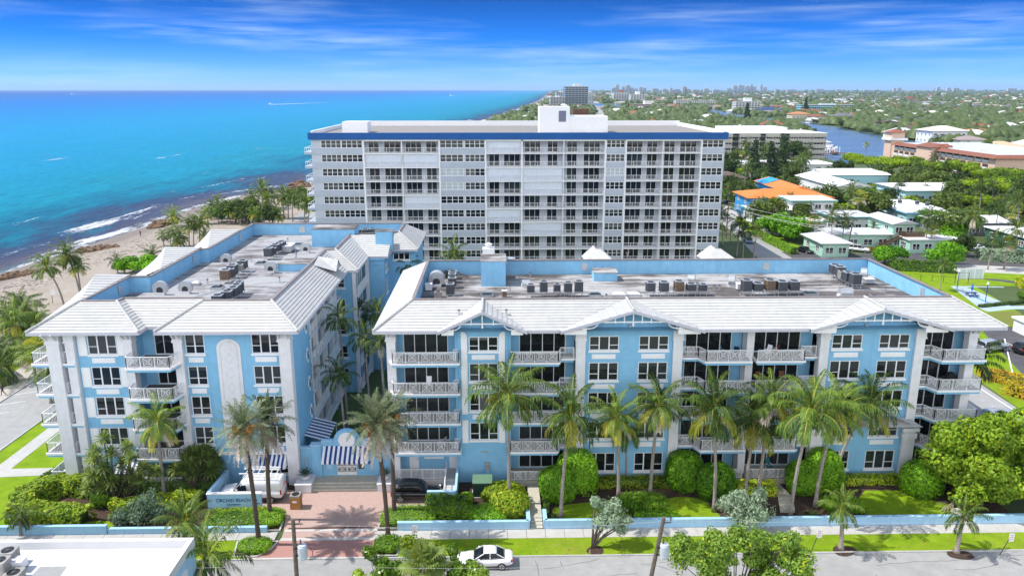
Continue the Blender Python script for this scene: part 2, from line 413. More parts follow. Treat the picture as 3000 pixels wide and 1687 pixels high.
def sheet(name, pts, m, z, kind='structure'):
    mb = MB(); mb.poly(*[(x, y, z) for x, y in pts]); o = mb.build(name, m)
    if kind: o['kind'] = kind
    return o
def rectsheet(name, x0, x1, y0, y1, m, z): return sheet(name, [(x0, y0), (x1, y0), (x1, y1), (x0, y1)], m, z)
def ribbon(name, pts, w, m, z):
    mb = MB(); L = []; 
    for i, p in enumerate(pts):
        a = Vector(pts[max(i-1, 0)]); c = Vector(pts[min(i+1, len(pts)-1)]); d = (c - a).normalized(); n_ = Vector((d.y, -d.x))
        ww = w[i] if hasattr(w, '__len__') else w
        L.append((Vector(p) - n_ * ww / 2, Vector(p) + n_ * ww / 2))
    for (a, b2), (c, d) in zip(L, L[1:]): mb.poly((a.x, a.y, z), (b2.x, b2.y, z), (d.x, d.y, z), (c.x, c.y, z))
    return struct(mb.build(name, m))

# street in front
rectsheet('street', -140, 56, 49.8, 57.0, M['road'], .004)
mb = MB()
mb.box(-10.4, 56, 56.9, 57.05, 0, .11); mb.box(-62, -20.9, 56.9, 57.05, 0, .11)
struct(mb.build('kerb', M['kerb']))
# grass verge, pavement with joints
mb = MB(); mb.box(-8.4, 56, 57.05, 59.6, -.1, .10); mb.box(-53.9, -21.2, 57.05, 59.8, -.1, .10)
struct(mb.build('verge_lawn', M['lawn']))
mb = MB()
x = -10.9
while x < 57: mb.box(x + .012, x + 1.66, 59.6, 61.0, -.1, .12); x += 1.68
x = -53
while x < -20: mb.box(x + .012, x + 1.66, 59.8, 61.0, -.1, .12); x += 1.68
struct(mb.build('pavement', M['walk']))
# garden lawns and beds
rectsheet('garden_bed', -45, -19.9, 61.2, 70.0, M['mulch'], .02)
rectsheet('garden_bed', -10.7, 47.5, 61.2, 70.1, M['mulch'], .02)
def blob(name, cx, cy, rx, ry, m, z, n=40, k=.12, seed=0, rot=0):
    rr = random.Random(seed); ph = [rr.uniform(0, 6.28) for _ in range(4)]
    pts = []
    for i in range(n):
        a = 2 * math.pi * i / n; f = 1 + k * math.sin(2*a + ph[0]) + k * .6 * math.sin(3*a + ph[1])
        x, y = rx * f * math.cos(a), ry * f * math.sin(a)
        pts.append((cx + x * math.cos(rot) - y * math.sin(rot), cy + x * math.sin(rot) + y * math.cos(rot)))
    return sheet(name, pts, m, z)
blob('garden_lawn', 9.2, 64.1, 3.6, 1.9, M['lawn'], .035, seed=1)
blob('garden_lawn', 17.8, 64.0, 2.9, 2.3, M['lawn'], .035, seed=5)
sheet('garden_lawn', [(34.2, 61.4), (34.0, 63.5), (34.6, 65.8), (36.0, 67.3), (40.5, 67.2), (41.5, 65.5), (43.2, 63.0), (43.5, 61.4)], M['lawn'], .035)
sheet('garden_lawn', [(27.5, 61.5), (28.0, 62.3), (31.5, 62.2), (34, 61.5)], M['lawn'], .034)
blob('garden_lawn', -36.3, 62.6, 1.6, .8, M['lawn'], .035, seed=3)
# beach-side lawns, walks and parking road
rectsheet('side_lawn', -53.9, -42.0, 61.0, 150, M['lawn'], .03)
rectsheet('side_walk', -52.0, -50.3, 61.0, 150, M['walk'], .05)
sheet('side_walk', [(-50.4, 71.7), (-44.2, 72.2), (-44.2, 73.7), (-50.4, 73.5)], M['walk'], .052)
rectsheet('beach_road', -62.3, -54.0, 49.8, 260, M['road'], .012)
mb = MB(); mb.box(-54.1, -53.9, 57.0, 150, 0, .12); mb.box(-62.45, -62.25, 57.0, 200, 0, .12); struct(mb.build('kerb', M['kerb']))
rectsheet('beach_promenade', -67.2, -62.4, 49.8, 200, M['tilepath'], .016)
mb = MB()
for k in range(7):
    y = 80 + k * 3.4
    mb.poly((-62.2, y, .02), (-62.2, y + .14, .02), (-59.4, y + 1.5, .02), (-59.4, y + 1.36, .02))
struct(mb.build('parking_marking', M['line']))
sheet('dune_lawn', [(-80, 60), (-67.2, 60), (-67.2, 118), (-73, 118), (-78, 96)], M['lawn'], .03)

# entrance drive
sheet('driveway', [(-20.7, 57.0), (-10.3, 57.0), (-10.7, 61.3), (-10.7, 63.4), (-9.9, 65.3), (-3.9, 65.3), (-3.9, 68.3), (-26.4, 68.6), (-26.2, 64.8), (-20.6, 64.6), (-19.5, 63.6), (-19.0, 61.3), (-18.9, 60)], M['paver'], .034)
sheet('driveway', [(-21.6, 57.02), (-10.2, 57.02), (-10.7, 59.7), (-18.9, 59.7), (-19.4, 58.4)], M['paverred'], .040)
mb = MB()
for ya, yb in ((59.75, 60.15), (61.15, 61.5)): mb.poly((-18.95, ya, .044), (-10.7, ya, .044), (-10.7, yb, .044), (-18.95, yb, .044))
mb.poly((-21.6, 56.99, .044), (-10.2, 56.99, .044), (-10.3, 57.25, .044), (-21.2, 57.25, .044))
struct(mb.build('driveway_band', M['concrete']))
mb = MB(); mb.poly((-18.7, 61.55, .046), (-11.0, 61.6, .046), (-11.0, 61.85, .046), (-18.7, 61.8, .046)); mb.poly((-19.0, 62.3, .046), (-17.6, 62.3, .046), (-17.6, 62.55, .046), (-19.0, 62.55, .046))
struct(mb.build('trench_drain', mat('rusty drain grate', (.10, .055, .045), .8, var=.3)))
# planted islands at the drive mouth (kerb ring + soil)
def island(pts, h=.16):
    mb = MB(); n = len(pts); c = Vector((sum(p[0] for p in pts) / n, sum(p[1] for p in pts) / n))
    for i in range(n):
        a, b2 = Vector(pts[i]), Vector(pts[(i+1) % n]); ai = a + (c - a).normalized() * .16; bi = b2 + (c - b2).normalized() * .16
        mb.extr([(a.x, a.y, 0), (b2.x, b2.y, 0), (bi.x, bi.y, 0), (ai.x, ai.y, 0)], (0, 0, h))
    struct(mb.build('kerb', M['concrete'])); sheet('garden_bed', [((p[0] - c.x) * .9 + c.x, (p[1] - c.y) * .9 + c.y) for p in pts], M['mulch'], h - .05)
ISL_L = [(-22.2, 57.3), (-20.2, 57.3), (-19.3, 58.5), (-19.0, 59.6), (-22.6, 59.6)]
ISL_R = [(-10.55, 57.2), (-8.4, 57.2), (-8.4, 59.55), (-10.8, 59.55)]
ISL_L2 = [(-26, 61.25), (-19.3, 61.25), (-19.4, 62.8), (-19.9, 63.7), (-20.7, 64.3), (-26, 64.2)]
ISL_R2 = [(-10.75, 61.35), (-5.5, 61.35), (-5.5, 65.2), (-9.9, 65.2), (-10.5, 63.6)]
for q in (ISL_L, ISL_R, ISL_L2, ISL_R2): island(q)
# walk with steps up to the terrace, second garden walk
mb = MB(); mb.box(2.95, 4.05, 63.0, 68.7, 0, .36); 
for k in range(4): mb.box(2.95, 4.05, 61.2 + k*.45, 63.0, .02, .09 * (k+1) - .004 * k)
struct(mb.build('garden_walk', M['stone']))
mb = MB(); mb.extr([(27.0, 68.9, .02), (28.0, 68.9, .02), (28.4, 66.0, .02), (27.6, 63.4, .02), (26.2, 63.4, .02), (27.0, 66.2, .02)], (0, 0, .05))
mb.extr([(21.2, 67.2, .02), (22.2, 66.6, .02), (23.2, 64.2, .02), (22.0, 63.8, .02), (21.6, 65.6, .02)], (0, 0, .05))
struct(mb.build('garden_walk', M['stone']))

# streets and open ground to the right and behind
ribbon('side_street', [(58.5, 30), (60.2, 90), (62.5, 130), (65, 175), (68.5, 206), (72, 250), (76, 300), (82, 420), (95, 640), (118, 900), (160, 1200), (330, 2600)], [8]*4 + [7]*4 + [9, 11, 13, 16], M['road'], .012)
ribbon('road_marking', [(62.0, 40), (63.4, 92), (65.7, 130), (67.6, 168)], .22, M['line'], .03)
sheet('verge_lawn', [(63.9, 82), (68, 82), (80, 104), (92, 128), (98, 160), (84, 160), (72, 150), (66, 110)], M['lawn'], .016)
sheet('car_park', [(69, 88), (76, 86), (110, 86), (110, 118), (85, 120), (79, 118)], M['asphalt'], .02)
mb = MB()
for a, b2 in (((71.5, 99), (80, 113.8)), ((69.3, 91), (78.5, 107))):
    a, b2 = Vector(a), Vector(b2); n_ = Vector((b2 - a).yx).normalized() * .09; n_.x *= -1
    mb.poly((*(a - n_), .03), (*(a + n_), .03), (*(b2 + n_), .03), (*(b2 - n_), .03))
for k in range(5): mb.box(79 + k*3.0, 79.12 + k*3.0, 107, 112, .022, .03)
struct(mb.build('parking_marking', M['line']))
def g7(*q): return [tuple(at(2550 + x/2.898, 750 + y/2.898).xy) for x, y in q]
sheet('bowling_green', g7((985, 482), (1225, 466), (1310, 505), (1400, 640), (1160, 580), (1040, 515)), M['green'], .024)
M['bluewalk'] = mat('pale blue painted walk', (.36, .45, .52), .85, var=.06, scale=.6)
sheet('park_walk', g7((680, 256), (800, 257), (1195, 425), (1420, 420), (1420, 452), (1205, 452), (1000, 474), (940, 452)), M['bluewalk'], .03)
sheet('park_walk', g7((800, 256), (1130, 262), (1135, 269), (815, 264)), M['bluewalk'], .031)
sheet('park_walk', g7((860, 330), (1075, 428), (1060, 432), (845, 334)), mat('blue walk stripe', (.08, .26, .46), .85), .034)
sheet('park_drive', [(100, 153), (103, 153), (140, 128), (137, 125), (118, 138)], M['asphalt'], .028)
sheet('park_lawn', [(63, 148), (86, 148), (104, 146.5), (140, 122), (146, 160), (64, 166)], M['lawn'], .018)
sheet('car_park', [(68.8, 168), (100, 168), (122, 160), (126, 172), (104, 183), (86, 178), (80, 181.2), (69, 181.2)], M['asphalt'], .02)
sheet('pale_drive', [(98, 160), (132, 152), (136, 158), (98, 168)], M['walk'], .026)
sheet('motel_lawn', [(68.8, 205), (72.5, 205), (75.5, 231), (72.2, 231)], M['lawn'], .02)
sheet('motel_lawn', [(69.5, 178), (76, 178), (76, 203), (70.2, 203)], M['lawn'], .018)
sheet('motel_drive', [(72.8, 232), (78, 232), (78, 262), (74.5, 262)], M['walk'], .02)

# inland waterway
m, t, b = nt('canal water'); M['river'] = m
co = coord(t, 'Object', scale=(.4, 1, 1), rot=(0, 0, R(-18)))
c = ramp(t, noise(t, co, .03, 6, .65), [(.35, (.018, .055, .13)), (.7, (.06, .13, .24))])
t.links.new(c, b.inputs['Base Color']); b.inputs['Roughness'].default_value = .25
bump(t, b, noise(t, co, .5, 5), .5, .5)
sheet('waterway', [(182, 405), (240, 400), (262, 470), (285, 545), (330, 530), (420, 520), (420, 545), (318, 552), (316, 617), (329, 668), (341, 747), (356, 815), (372, 980), (376, 1035), (366, 1115), (384, 1290), (420, 1500), (405, 1500), (352, 1290), (334, 1110), (352, 1030), (345, 860), (322, 800), (302, 735), (262, 640), (215, 520), (190, 450)], M['river'], .06)
sheet('waterway', [(240, 1850), (330, 1700), (350, 1720), (300, 1860), (280, 2300), (250, 2300)], M['river'], .05)

# fine cracks and seams in the street, litter on the verge
mb = MB(); rr = random.Random(31)
for k in range(26):
    x, y = rr.uniform(-22, 46), rr.uniform(50.5, 56.8); a = rr.choice([0, 0, 1.57]) + rr.uniform(-.25, .25)
    for j in range(rr.randint(4, 14)):
        x2, y2 = x + .7*math.cos(a), y + .7*math.sin(a); n_ = Vector((-math.sin(a), math.cos(a))) * .022
        if not 50.1 < y2 < 56.85: break
        mb.poly((x - n_.x, y - n_.y, .008), (x2 - n_.x, y2 - n_.y, .008), (x2 + n_.x, y2 + n_.y, .008), (x + n_.x, y + n_.y, .008)); x, y = x2, y2; a += rr.uniform(-.35, .35)
mb.poly((-60, 53.45, .008), (56, 53.45, .008), (56, 53.5, .008), (-60, 53.5, .008))
struct(mb.build('street_crack', mat('tar filled cracks', (.10, .098, .095), .9)))
mb = MB()
for k in range(420):
    x, y = rr.uniform(-8, 50), rr.uniform(57.1, 59.5) if k % 4 else rr.uniform(61.6, 64); z = .112 if y < 60 else .05; a = rr.uniform(0, 6.28); s_ = rr.uniform(.05, .13); c_, d_ = math.cos(a)*s_, math.sin(a)*s_
    mb.m = k % 3; mb.poly((x - c_, y - d_, z), (x + d_*.5, y - c_*.5, z + .03), (x + c_, y + d_, z + .01), (x - d_*.5, y + c_*.5, z + .025))
struct(mb.build('fallen_leaves', [mat('fallen orange leaf', (.42, .19, .05)), mat('fallen tan leaf', (.40, .30, .14)), mat('fallen brown leaf', (.18, .10, .05))]), 'stuff')
# ---------------------------------------------------------------- building helpers
M['floor'] = mat('brown grey balcony tiles', (.13, .115, .105), .7, var=.15)
class Fr:                                  # upright wall frame: u along the wall, z up, d inwards
    def __init__(s, O, U, Nn): s.O = Vector(O); s.U = Vector(U); s.N = Vector(Nn)
    def p(s, u, z, d=0.0): q = s.O + s.U * u - s.N * d; return (q.x, q.y, q.z + z)
def front(y): return Fr((0, y, 0), (1, 0, 0), (0, -1, 0))
def right(x): return Fr((x, 0, 0), (0, 1, 0), (1, 0, 0))
def left_(x): return Fr((x, 0, 0), (0, 1, 0), (-1, 0, 0))
def fbox(mb, fr, u0, u1, z0, z1, d0, d1):
    vs = [fr.p(u, z, d) for d in (d0, d1) for z in (z0, z1) for u in (u0, u1)]
    return mb.add(vs, [(0,1,3,2),(4,6,7,5),(0,4,5,1),(2,3,7,6),(0,2,6,4),(1,5,7,3)])
def wallgrid(mb, fr, u0, u1, z0, z1, holes=(), t=.16):
    us = sorted({u0, u1, *[h for q in holes for h in q[:2]]}); zs = sorted({z0, z1, *[h for q in holes for h in q[2:]]})
    for a, b in zip(us, us[1:]):
        if a < u0 - 1e-6 or b > u1 + 1e-6: continue
        for c, d in zip(zs, zs[1:]):
            if c < z0 - 1e-6 or d > z1 + 1e-6: continue
            mu, mz = (a + b) / 2, (c + d) / 2
            if any(h[0] < mu < h[1] and h[2] < mz < h[3] for h in holes): continue
            mb.poly(fr.p(a, c), fr.p(b, c), fr.p(b, d), fr.p(a, d))
    for a, b, c, d in holes:
        for q in (((a, c), (b, c)), ((b, c), (b, d)), ((b, d), (a, d)), ((a, d), (a, c))):
            (ua, za), (ub, zb) = q
            mb.poly(fr.p(ua, za), fr.p(ub, zb), fr.p(ub, zb, t), fr.p(ua, za, t))
GL = ['glass', 'glass', 'glass2', 'glass', 'curtain', 'glass']
def window(par, fr, u0, u1, z0, z1, lites=3, sill=True, bar=.36, g=None, fw=.07, d=.07, name='window', barall=False):
    mb = MB()
    fbox(mb, fr, u0, u1, z0, z0 + fw, d - .05, d + .06); fbox(mb, fr, u0, u1, z1 - fw, z1, d - .05, d + .06)
    fbox(mb, fr, u0, u0 + fw, z0 + fw, z1 - fw, d - .05, d + .06); fbox(mb, fr, u1 - fw, u1, z0 + fw, z1 - fw, d - .05, d + .06)
    wd = (u1 - u0) / lites
    for k in range(1, lites): fbox(mb, fr, u0 + k*wd - .055, u0 + k*wd + .055, z0 + fw, z1 - fw, d - .04, d + .05)
    if bar:
        zb = z0 + (z1 - z0) * bar
        for k in range(lites):
            if lites == 3 and k == 1 and not barall: continue
            fbox(mb, fr, u0 + k*wd + (.055 if k else fw), u0 + (k+1)*wd - (.055 if k < lites-1 else fw), zb - .028, zb + .028, d - .02, d + .04)
    o = mb.build(name, M['rail'], par)
    mb = MB(); mb.poly(fr.p(u0 + .02, z0 + .02, d + .045), fr.p(u1 - .02, z0 + .02, d + .045), fr.p(u1 - .02, z1 - .02, d + .045), fr.p(u0 + .02, z1 - .02, d + .045))
    gg = g or random.choice(GL); zb = 0
    if gg.startswith('glass') and random.random() < .5:             # a blind part way down behind some of the lights
        ks = [k for k in range(lites) if random.random() < .7]; zb = z1 - (z1 - z0) * random.choice([.25, .4, .55, .96]); mb.m = 1
        for k in ks: mb.poly(*[fr.p(u0 + wd*(k + a), z, d + .04) for a, z in ((.03, zb), (.97, zb), (.97, z1 - .03), (.03, z1 - .03))])
    mb.build('pane', [M[gg], M[random.choice(['curtain', 'curtain', 'blind'])]] if zb else M[gg], o)
    if sill:
        mb = MB(); fbox(mb, fr, u0 - .1, u1 + .1, z0 - .2, z0 - .003, -.11, .05); mb.build('sill', M['white'], o)
    return o
def panel(par, fr, u0, u1, z0, z1):
    mb = MB(); fbox(mb, fr, u0, u1, z0, z1, -.05, .02); w = .13
    fbox(mb, fr, u0 + w, u1 - w, z1 - w - .05, z1 - w, -.085, -.052); fbox(mb, fr, u0 + w, u1 - w, z0 + w, z0 + w + .05, -.085, -.052)
    fbox(mb, fr, u0 + w, u0 + w + .05, z0 + w + .055, z1 - w - .055, -.085, -.052); fbox(mb, fr, u1 - w - .05, u1 - w, z0 + w + .055, z1 - w - .055, -.085, -.052)
    return mb.build('wall_panel', M['white'], par)
def glassdoor(par, fr, u0, u1, z0, z1, lites=4, transom=None, g=None):
    mb = MB(); d = .06
    fbox(mb, fr, u0, u1, z1 - .08, z1, d - .05, d + .06); fbox(mb, fr, u0, u1, z0, z0 + .06, d - .05, d + .06)
    wd = (u1 - u0) / lites; tops = [z1 - .08]
    if transom: fbox(mb, fr, u0, u1, transom - .07, transom + .07, d - .05, d + .06); tops = [transom - .07]
    for k in range(lites + 1):
        u = min(max(u0 + k*wd, u0 + .035), u1 - .035)
        fbox(mb, fr, u - .035, u + .035, z0 + .06, tops[0], d - .04, d + .05)
        if transom: fbox(mb, fr, u - .03, u + .03, transom + .07, z1 - .08, d - .04, d + .05)
    o = mb.build('sliding_door', M['rail'], par)
    mb = MB(); mb.poly(fr.p(u0 + .02, z0 + .02, d + .045), fr.p(u1 - .02, z0 + .02, d + .045), fr.p(u1 - .02, z1 - .02, d + .045), fr.p(u0 + .02, z1 - .02, d + .045))
    mb.build('pane', M[g or random.choice(['glass', 'glass', 'glass2'])], o)
    return o
def xsquare(mb, P, c, s, t=.04):
    for k in (1, .62, .27):
        h = s * k / 2
        for (a, b) in (((-h,-h),(h,-h)), ((h,-h),(h,h)), ((h,h),(-h,h)), ((-h,h),(-h,-h))):
            mb.beam(P(c + a[0], a[1]), P(c + b[0], b[1]), t)
    for sx in (-1, 1):
        for sy in (-1, 1): mb.beam(P(c + sx*s*.04, sy*s*.04), P(c + sx*s/2, sy*s/2), t)
def railing(par, pts, z, xpan=True, h=1.06, step=.125, bay=1.18, m=None, name='balcony_railing', bt=.026, posts=.06):
    mb = MB(); pts = [Vector((p[0], p[1], 0)) for p in pts]
    for a, b in zip(pts, pts[1:]):
        L = (b - a).length
        if L < .05: continue
        d = (b - a) / L
        q = lambda s, zz: (a + d*s) + Vector((0, 0, zz))
        mb.beam(q(0, z + h), q(L, z + h), .07, .055); mb.beam(q(0, z + .12), q(L, z + .12), .045, .045)
        n = max(1, round(L / bay)); bl = L / n
        for k in range(n + 1): mb.beam(q(min(max(k*bl, .0), L), z), q(min(k*bl, L), z + h), posts)
        for k in range(n):
            s0, s1 = k*bl, (k+1)*bl; cx = (s0 + s1) / 2
            sq = .62 if xpan and bl > .95 and L > 1.3 else 0
            if sq:
                zc = z + (h + .12) / 2
                xsquare(mb, lambda u, v: q(u, zc + v), cx, min(sq, h - .25) * 1.15)
            s = s0 + step
            while s < s1 - .03:
                if not sq or abs(s - cx) > .37: mb.beam(q(s, z + .12), q(s, z + h), bt)
                s += step
    return mb.build(name, m or M['rail'], par)
def inset_poly(xy, r):
    n = len(xy); out = []
    A = sum(xy[i][0]*xy[(i+1) % n][1] - xy[(i+1) % n][0]*xy[i][1] for i in range(n))
    sg = 1 if A > 0 else -1
    for i in range(n):
        p, c, q = Vector(xy[i-1]), Vector(xy[i]), Vector(xy[(i+1) % n])
        d1, d2 = (c-p).normalized(), (q-c).normalized()
        n1, n2 = Vector((-d1.y, d1.x))*sg, Vector((-d2.y, d2.x))*sg
        k = (n1 + n2); k = k / max(.35, 1 + n1.dot(n2))
        out.append(tuple(c + k*r))
    return out
def slab(par, xy, z, under=True, t=.2):
    mb = MB(); mb.prism(xy, z - t, z)
    o = mb.build('balcony_slab', M['white'], par)
    mb = MB(); mb.prism(inset_poly(xy, .2), z + .004, z + .012); mb.build('floor_tiles', M['floor'], o)
    if under:
        mb = MB(); mb.prism(inset_poly(xy, .13), z - .44, z - t - .002); mb.build('slab_fascia', M['blue'], o)
    return o
def slope(mb, bl, br, tr, tl, n=11, lift=.05):
    """one roof plane laid in tile courses; mb material 0 tile, 1 joint"""
    bl, br, tr, tl = map(Vector, (bl, br, tr, tl)); up = Vector((0, 0, 1))
    for k in range(n):
        a, c = k / n, (k + 1) / n
        p0, p1 = bl.lerp(tl, a), br.lerp(tr, a); q0, q1 = bl.lerp(tl, c), br.lerp(tr, c)
        mb.m = 0; mb.poly(p0 + up*lift, p1 + up*lift, q1, q0)
        mb.m = 1; mb.poly(p0, p1, p1 + up*lift, p0 + up*lift)
    mb.m = 0
def column(par, x0, x1, y0, y1, z0, z1, capz=None, m='whitegrey', bracket=0):
    mb = MB(); mb.box(x0, x1, y0, y1, z0, z1)
    if capz:
        mb.box(x0 - .05, x1 + .05, y0 - .05, y1 - .003, capz, z1 - .01); mb.box(x0 - .1, x1 + .1, y0 - .1, y1 - .006, capz - .16, capz + .02)
    if bracket:
        xs = (x0 + .12, x1 - .2) if bracket == 1 else (x0 + .12,)
        for x in xs: mb.extr([(x, y0 - .05, z1 - .85), (x, y0 - .25, z1 - .75), (x, y0 - 1.0, z1 - .02), (x, y0 - .05, z1 - .02)], (.12, 0, 0))
    return mb.build('column', M[m], par)
def textobj(name, body, size, m, parent, loc, rot, extrude=.012, align='CENTER', wid=1.0):
    cu = bpy.data.curves.new(name, 'FONT'); cu.body = body; cu.size = size; cu.extrude = extrude; cu.align_x = align; cu.align_y = 'CENTER'
    tmp = bpy.data.objects.new(name, cu); COL.objects.link(tmp)
    me = bpy.data.meshes.new_from_object(tmp.evaluated_get(bpy.context.evaluated_depsgraph_get()))
    bpy.data.objects.remove(tmp); me.materials.clear(); me.materials.append(m)
    me.transform(Matrix.LocRotScale(Vector(loc), None, None) @ Matrix.Rotation(rot[2], 4, 'Z') @ Matrix.Rotation(rot[0], 4, 'X') @ Matrix.Diagonal((wid, 1, 1, 1)))
    off = WLOC.get(parent, Vector((0, 0, 0)))
    me.transform(Matrix.Translation(-off))
    o = bpy.data.objects.new(name, me); put(o, parent); return o
FL = [.68, 3.75, 6.82, 9.89, 12.96]; FLT = FL + [16.03]
EZ, TZ, DZ = 16.25, 18.25, 16.5
def deckmat(name, light, dark, sx, cut):
    m, t, b = nt(name)
    co = coord(t, 'Object', scale=sx); n1 = noise(t, co, .55, 7, .7); n2 = noise(t, coord(t, 'Object'), .16, 4, .6); n3 = noise(t, co, 2.2, 4, .7)
    f = mth(t, 'ADD', mth(t, 'MULTIPLY', n1, .55), mth(t, 'MULTIPLY', n2, .45))
    c = ramp(t, f, [(cut - .05, light), (cut + .03, sc(dark, 2.6)), (cut + .12, dark)])
    c = mixc(t, mth(t, 'MULTIPLY', ramp(t, n3, [(.45, (0, 0, 0)), (.75, (1, 1, 1))]), .4), c, sc(light, .6))
    wv = N(t, 'ShaderNodeTexWave', wave_type='BANDS', bands_direction='Y', inp={'Scale': .32, 'Distortion': .3})
    t.links.new(coord(t, 'Object'), wv.inputs['Vector'])
    c = mixc(t, mth(t, 'MULTIPLY', ramp(t, wv.outputs['Fac'], [(.0, (1, 1, 1)), (.05, (0, 0, 0))]), .35), c, sc(dark, 1.5))
    t.links.new(c, b.inputs['Base Color']); b.inputs['Roughness'].default_value = .85; return m
M['deckR'] = deckmat('stained roof membrane', (.40, .39, .385), (.04, .034, .032), (.28, 1.5, 1), .505)
M['deckL'] = deckmat('patched roof membrane', (.36, .36, .37), (.06, .054, .056), (.35, 1.0, 1), .535)

# ================================================================ right-hand block
RB = thing('apartment_building', 'long five storey sky blue block with three gables behind the coconut palm row', 'building', (18, 80, 0))
YF, YG = 69.8, 71.5
f0 = front(YF); g0 = front(YG)
mb = MB()
W3 = [(4.58 + 3.07*k, (6.42 + 3.07*k) if k < 3 else 15.22) for k in range(4)]
WG = (1.05, 3.05)
gab1 = [(-2.65, .12)]; gab2 = [(8.87, 11.71), (13.64, 16.49)]; gab3 = [(32.3, 35.23), (36.89, 39.83)]
for (x0, x1), wins in (((-3.98, 1.33), gab1), ((8.49, 16.91), gab2), ((31.96, 40.33), gab3)):
    holes = [(a, b, z0, z1) for a, b in wins for z0, z1 in W3]
    if wins is not gab1: holes += [(a, b, *WG) for a, b in wins]
    wallgrid(mb, f0, x0, x1, 0, 16.3, holes)
    xc = (x0 + x1) / 2                                              # gable triangle
    mb.poly((x0 + .0, YF, 16.3), (x1, YF, 16.3), (xc + .15, YF, 18.05), (xc - .15, YF, 18.05))
    for x in (x0, x1): mb.poly((x, YF, 0), (x, YG, 0), (x, YG, 16.3), (x, YF, 16.3))
bays = [(-9.65, -3.98, -9.1, -4.75, 4), (1.33, 7.58, 2.2, 6.75, 4), (17.82, 24.1, 18.5, 23.1, 4), (24.85, 31.09, 25.3, 29.9, 4), (41.22, 46.4, 41.9, 45.2, 3)]
for bi, (x0, x1, gx0, gx1, nl) in enumerate(bays):
    holes = [(gx0, gx1, FL[k] + .02, 15.95 if k == 4 else FLT[k+1] - .5) for k in range(5) if not (bi == 0 and k == 0)]
    if bi == 0: holes += [(-7.3, -5.5, 2.0, 2.9)]
    wallgrid(mb, g0, x0, x1, 0, 16.3, holes)
wallgrid(mb, left_(-10.45), 70.5, 92.0, 0, 16.3, [(74 + 5*i, 75.6 + 5*i, z0, z1) for i in range(3) for z0, z1 in W3])
wallgrid(mb, right(46.4), 70.6, 92.0, 0, 16.3, [(74 + 5*i, 76 + 5*i, z0, z1) for i in range(3) for z0, z1 in W3])
mb.poly((-10.45, 92, 0), (46.4, 92, 0), (46.4, 92, 16.3), (-10.45, 92, 16.3))
mb.poly((-9.65, YG, 0), (-10.45, YG, 0), (-10.45, YG, 16.3), (-9.65, YG, 16.3))
mb.poly((-11.2, 68.6, 16.12), (48, 68.6, 16.12), (48, 93.2, 16.12), (-11.2, 93.2, 16.12))          # soffit
mb.build('wall', M['blue'], RB)
for wins, kk in ((gab1, 0), (gab2, 1), (gab3, 1)):
    for a, b in wins:
        for i, (z0, z1) in enumerate(W3):
            window(RB, f0, a, b, z0, z1, 3, g='curtain' if (a, i) in ((13.64, 3),) else None)
            if i > 0: panel(RB, f0, a + .25, b - .3, z0 - .85, z0 - .38)
            elif kk: panel(RB, f0, a + .25, b - .3, z0 - .85, z0 - .38)
        if kk: window(RB, f0, a, b, *WG, 3)
for i in range(3):
    for z0, z1 in W3: window(RB, right(46.4), 74 + 5*i, 76 + 5*i, z0, z1, 2); window(RB, left_(-10.45), 74 + 5*i, 75.6 + 5*i, z0, z1, 2)
for bi, (x0, x1, gx0, gx1, nl) in enumerate(bays):
    for k in range(5):
        if bi == 0 and k == 0: continue
        glassdoor(RB, g0, gx0, gx1, FL[k] + .02, 15.95 if k == 4 else FLT[k+1] - .5, nl, transom=15.5 if k == 4 else None)
window(RB, g0, -7.3, -5.5, 2.0, 2.9, 2, bar=0)
for x in (-8.9, -4.85):                                            # plain white service doors on the ground floor
    mb = MB(); fbox(mb, g0, x, x + .92, .7, 2.85, -.04, .05); o = mb.build('door', M['white'], RB)
    mb = MB(); fbox(mb, g0, x + .78, x + .84, 1.7, 1.8, -.1, -.042); mb.build('handle', M['dark'], o)
# balconies: outline (outer edge, then along the wall)
def bal_R(bi):
    if bi == 0: return [(-10.3, 69.7), (-9.95, 68.75), (-3.5, 68.75), (-3.5, 69.78), (-4.0, 69.78), (-4.0, YG), (-9.6, YG), (-9.6, 69.7)], 5
    if bi == 1: return [(1.15, 69.78), (1.15, 68.75), (6.0, 68.75), (6.25, 69.9), (7.57, 69.9), (7.57, YG), (1.35, YG), (1.35, 69.78)], 5
    if bi == 2: return [(17.84, 69.9), (19.4, 69.9), (19.85, 68.75), (24.4, 68.75), (24.4, YG), (17.84, YG)], 4
    if bi == 3: return [(24.75, YG), (24.75, 68.75), (29.5, 68.75), (29.5, 69.9), (31.07, 69.9), (31.07, YG)], 5
    return [(41.24, 69.85), (42.0, 69.85), (42.55, 68.6), (46.9, 68.6), (46.9, 70.55), (45.6, 70.55), (45.6, YG), (41.24, YG)], 5
for bi in range(5):
    poly, ne = bal_R(bi)
    for k in range(1, 5):
        slab(RB, poly, FL[k])
        ip = inset_poly(poly, .14)
        railing(RB, ip[:ne] if bi != 3 else ip[1:5], FL[k])
    if bi == 0:
        mb = MB(); mb.prism([(-9.9, 69.2), (-3.98, 69.2), (-3.98, YG), (-9.9, YG)], 0, .66); mb.build('terrace_slab', M['concrete'], RB)
        railing(RB, [(-9.6, 69.3), (-5.15, 69.3)], .66, xpan=False)
    else:
        mb = MB(); mb.prism(poly, .0, .6); mb.build('terrace_slab', M['stone'], RB)
        ip = inset_poly(poly, .14); railing(RB, ip[:ne] if bi != 3 else ip[1:5], .6, h=1.0, bay=1.5)
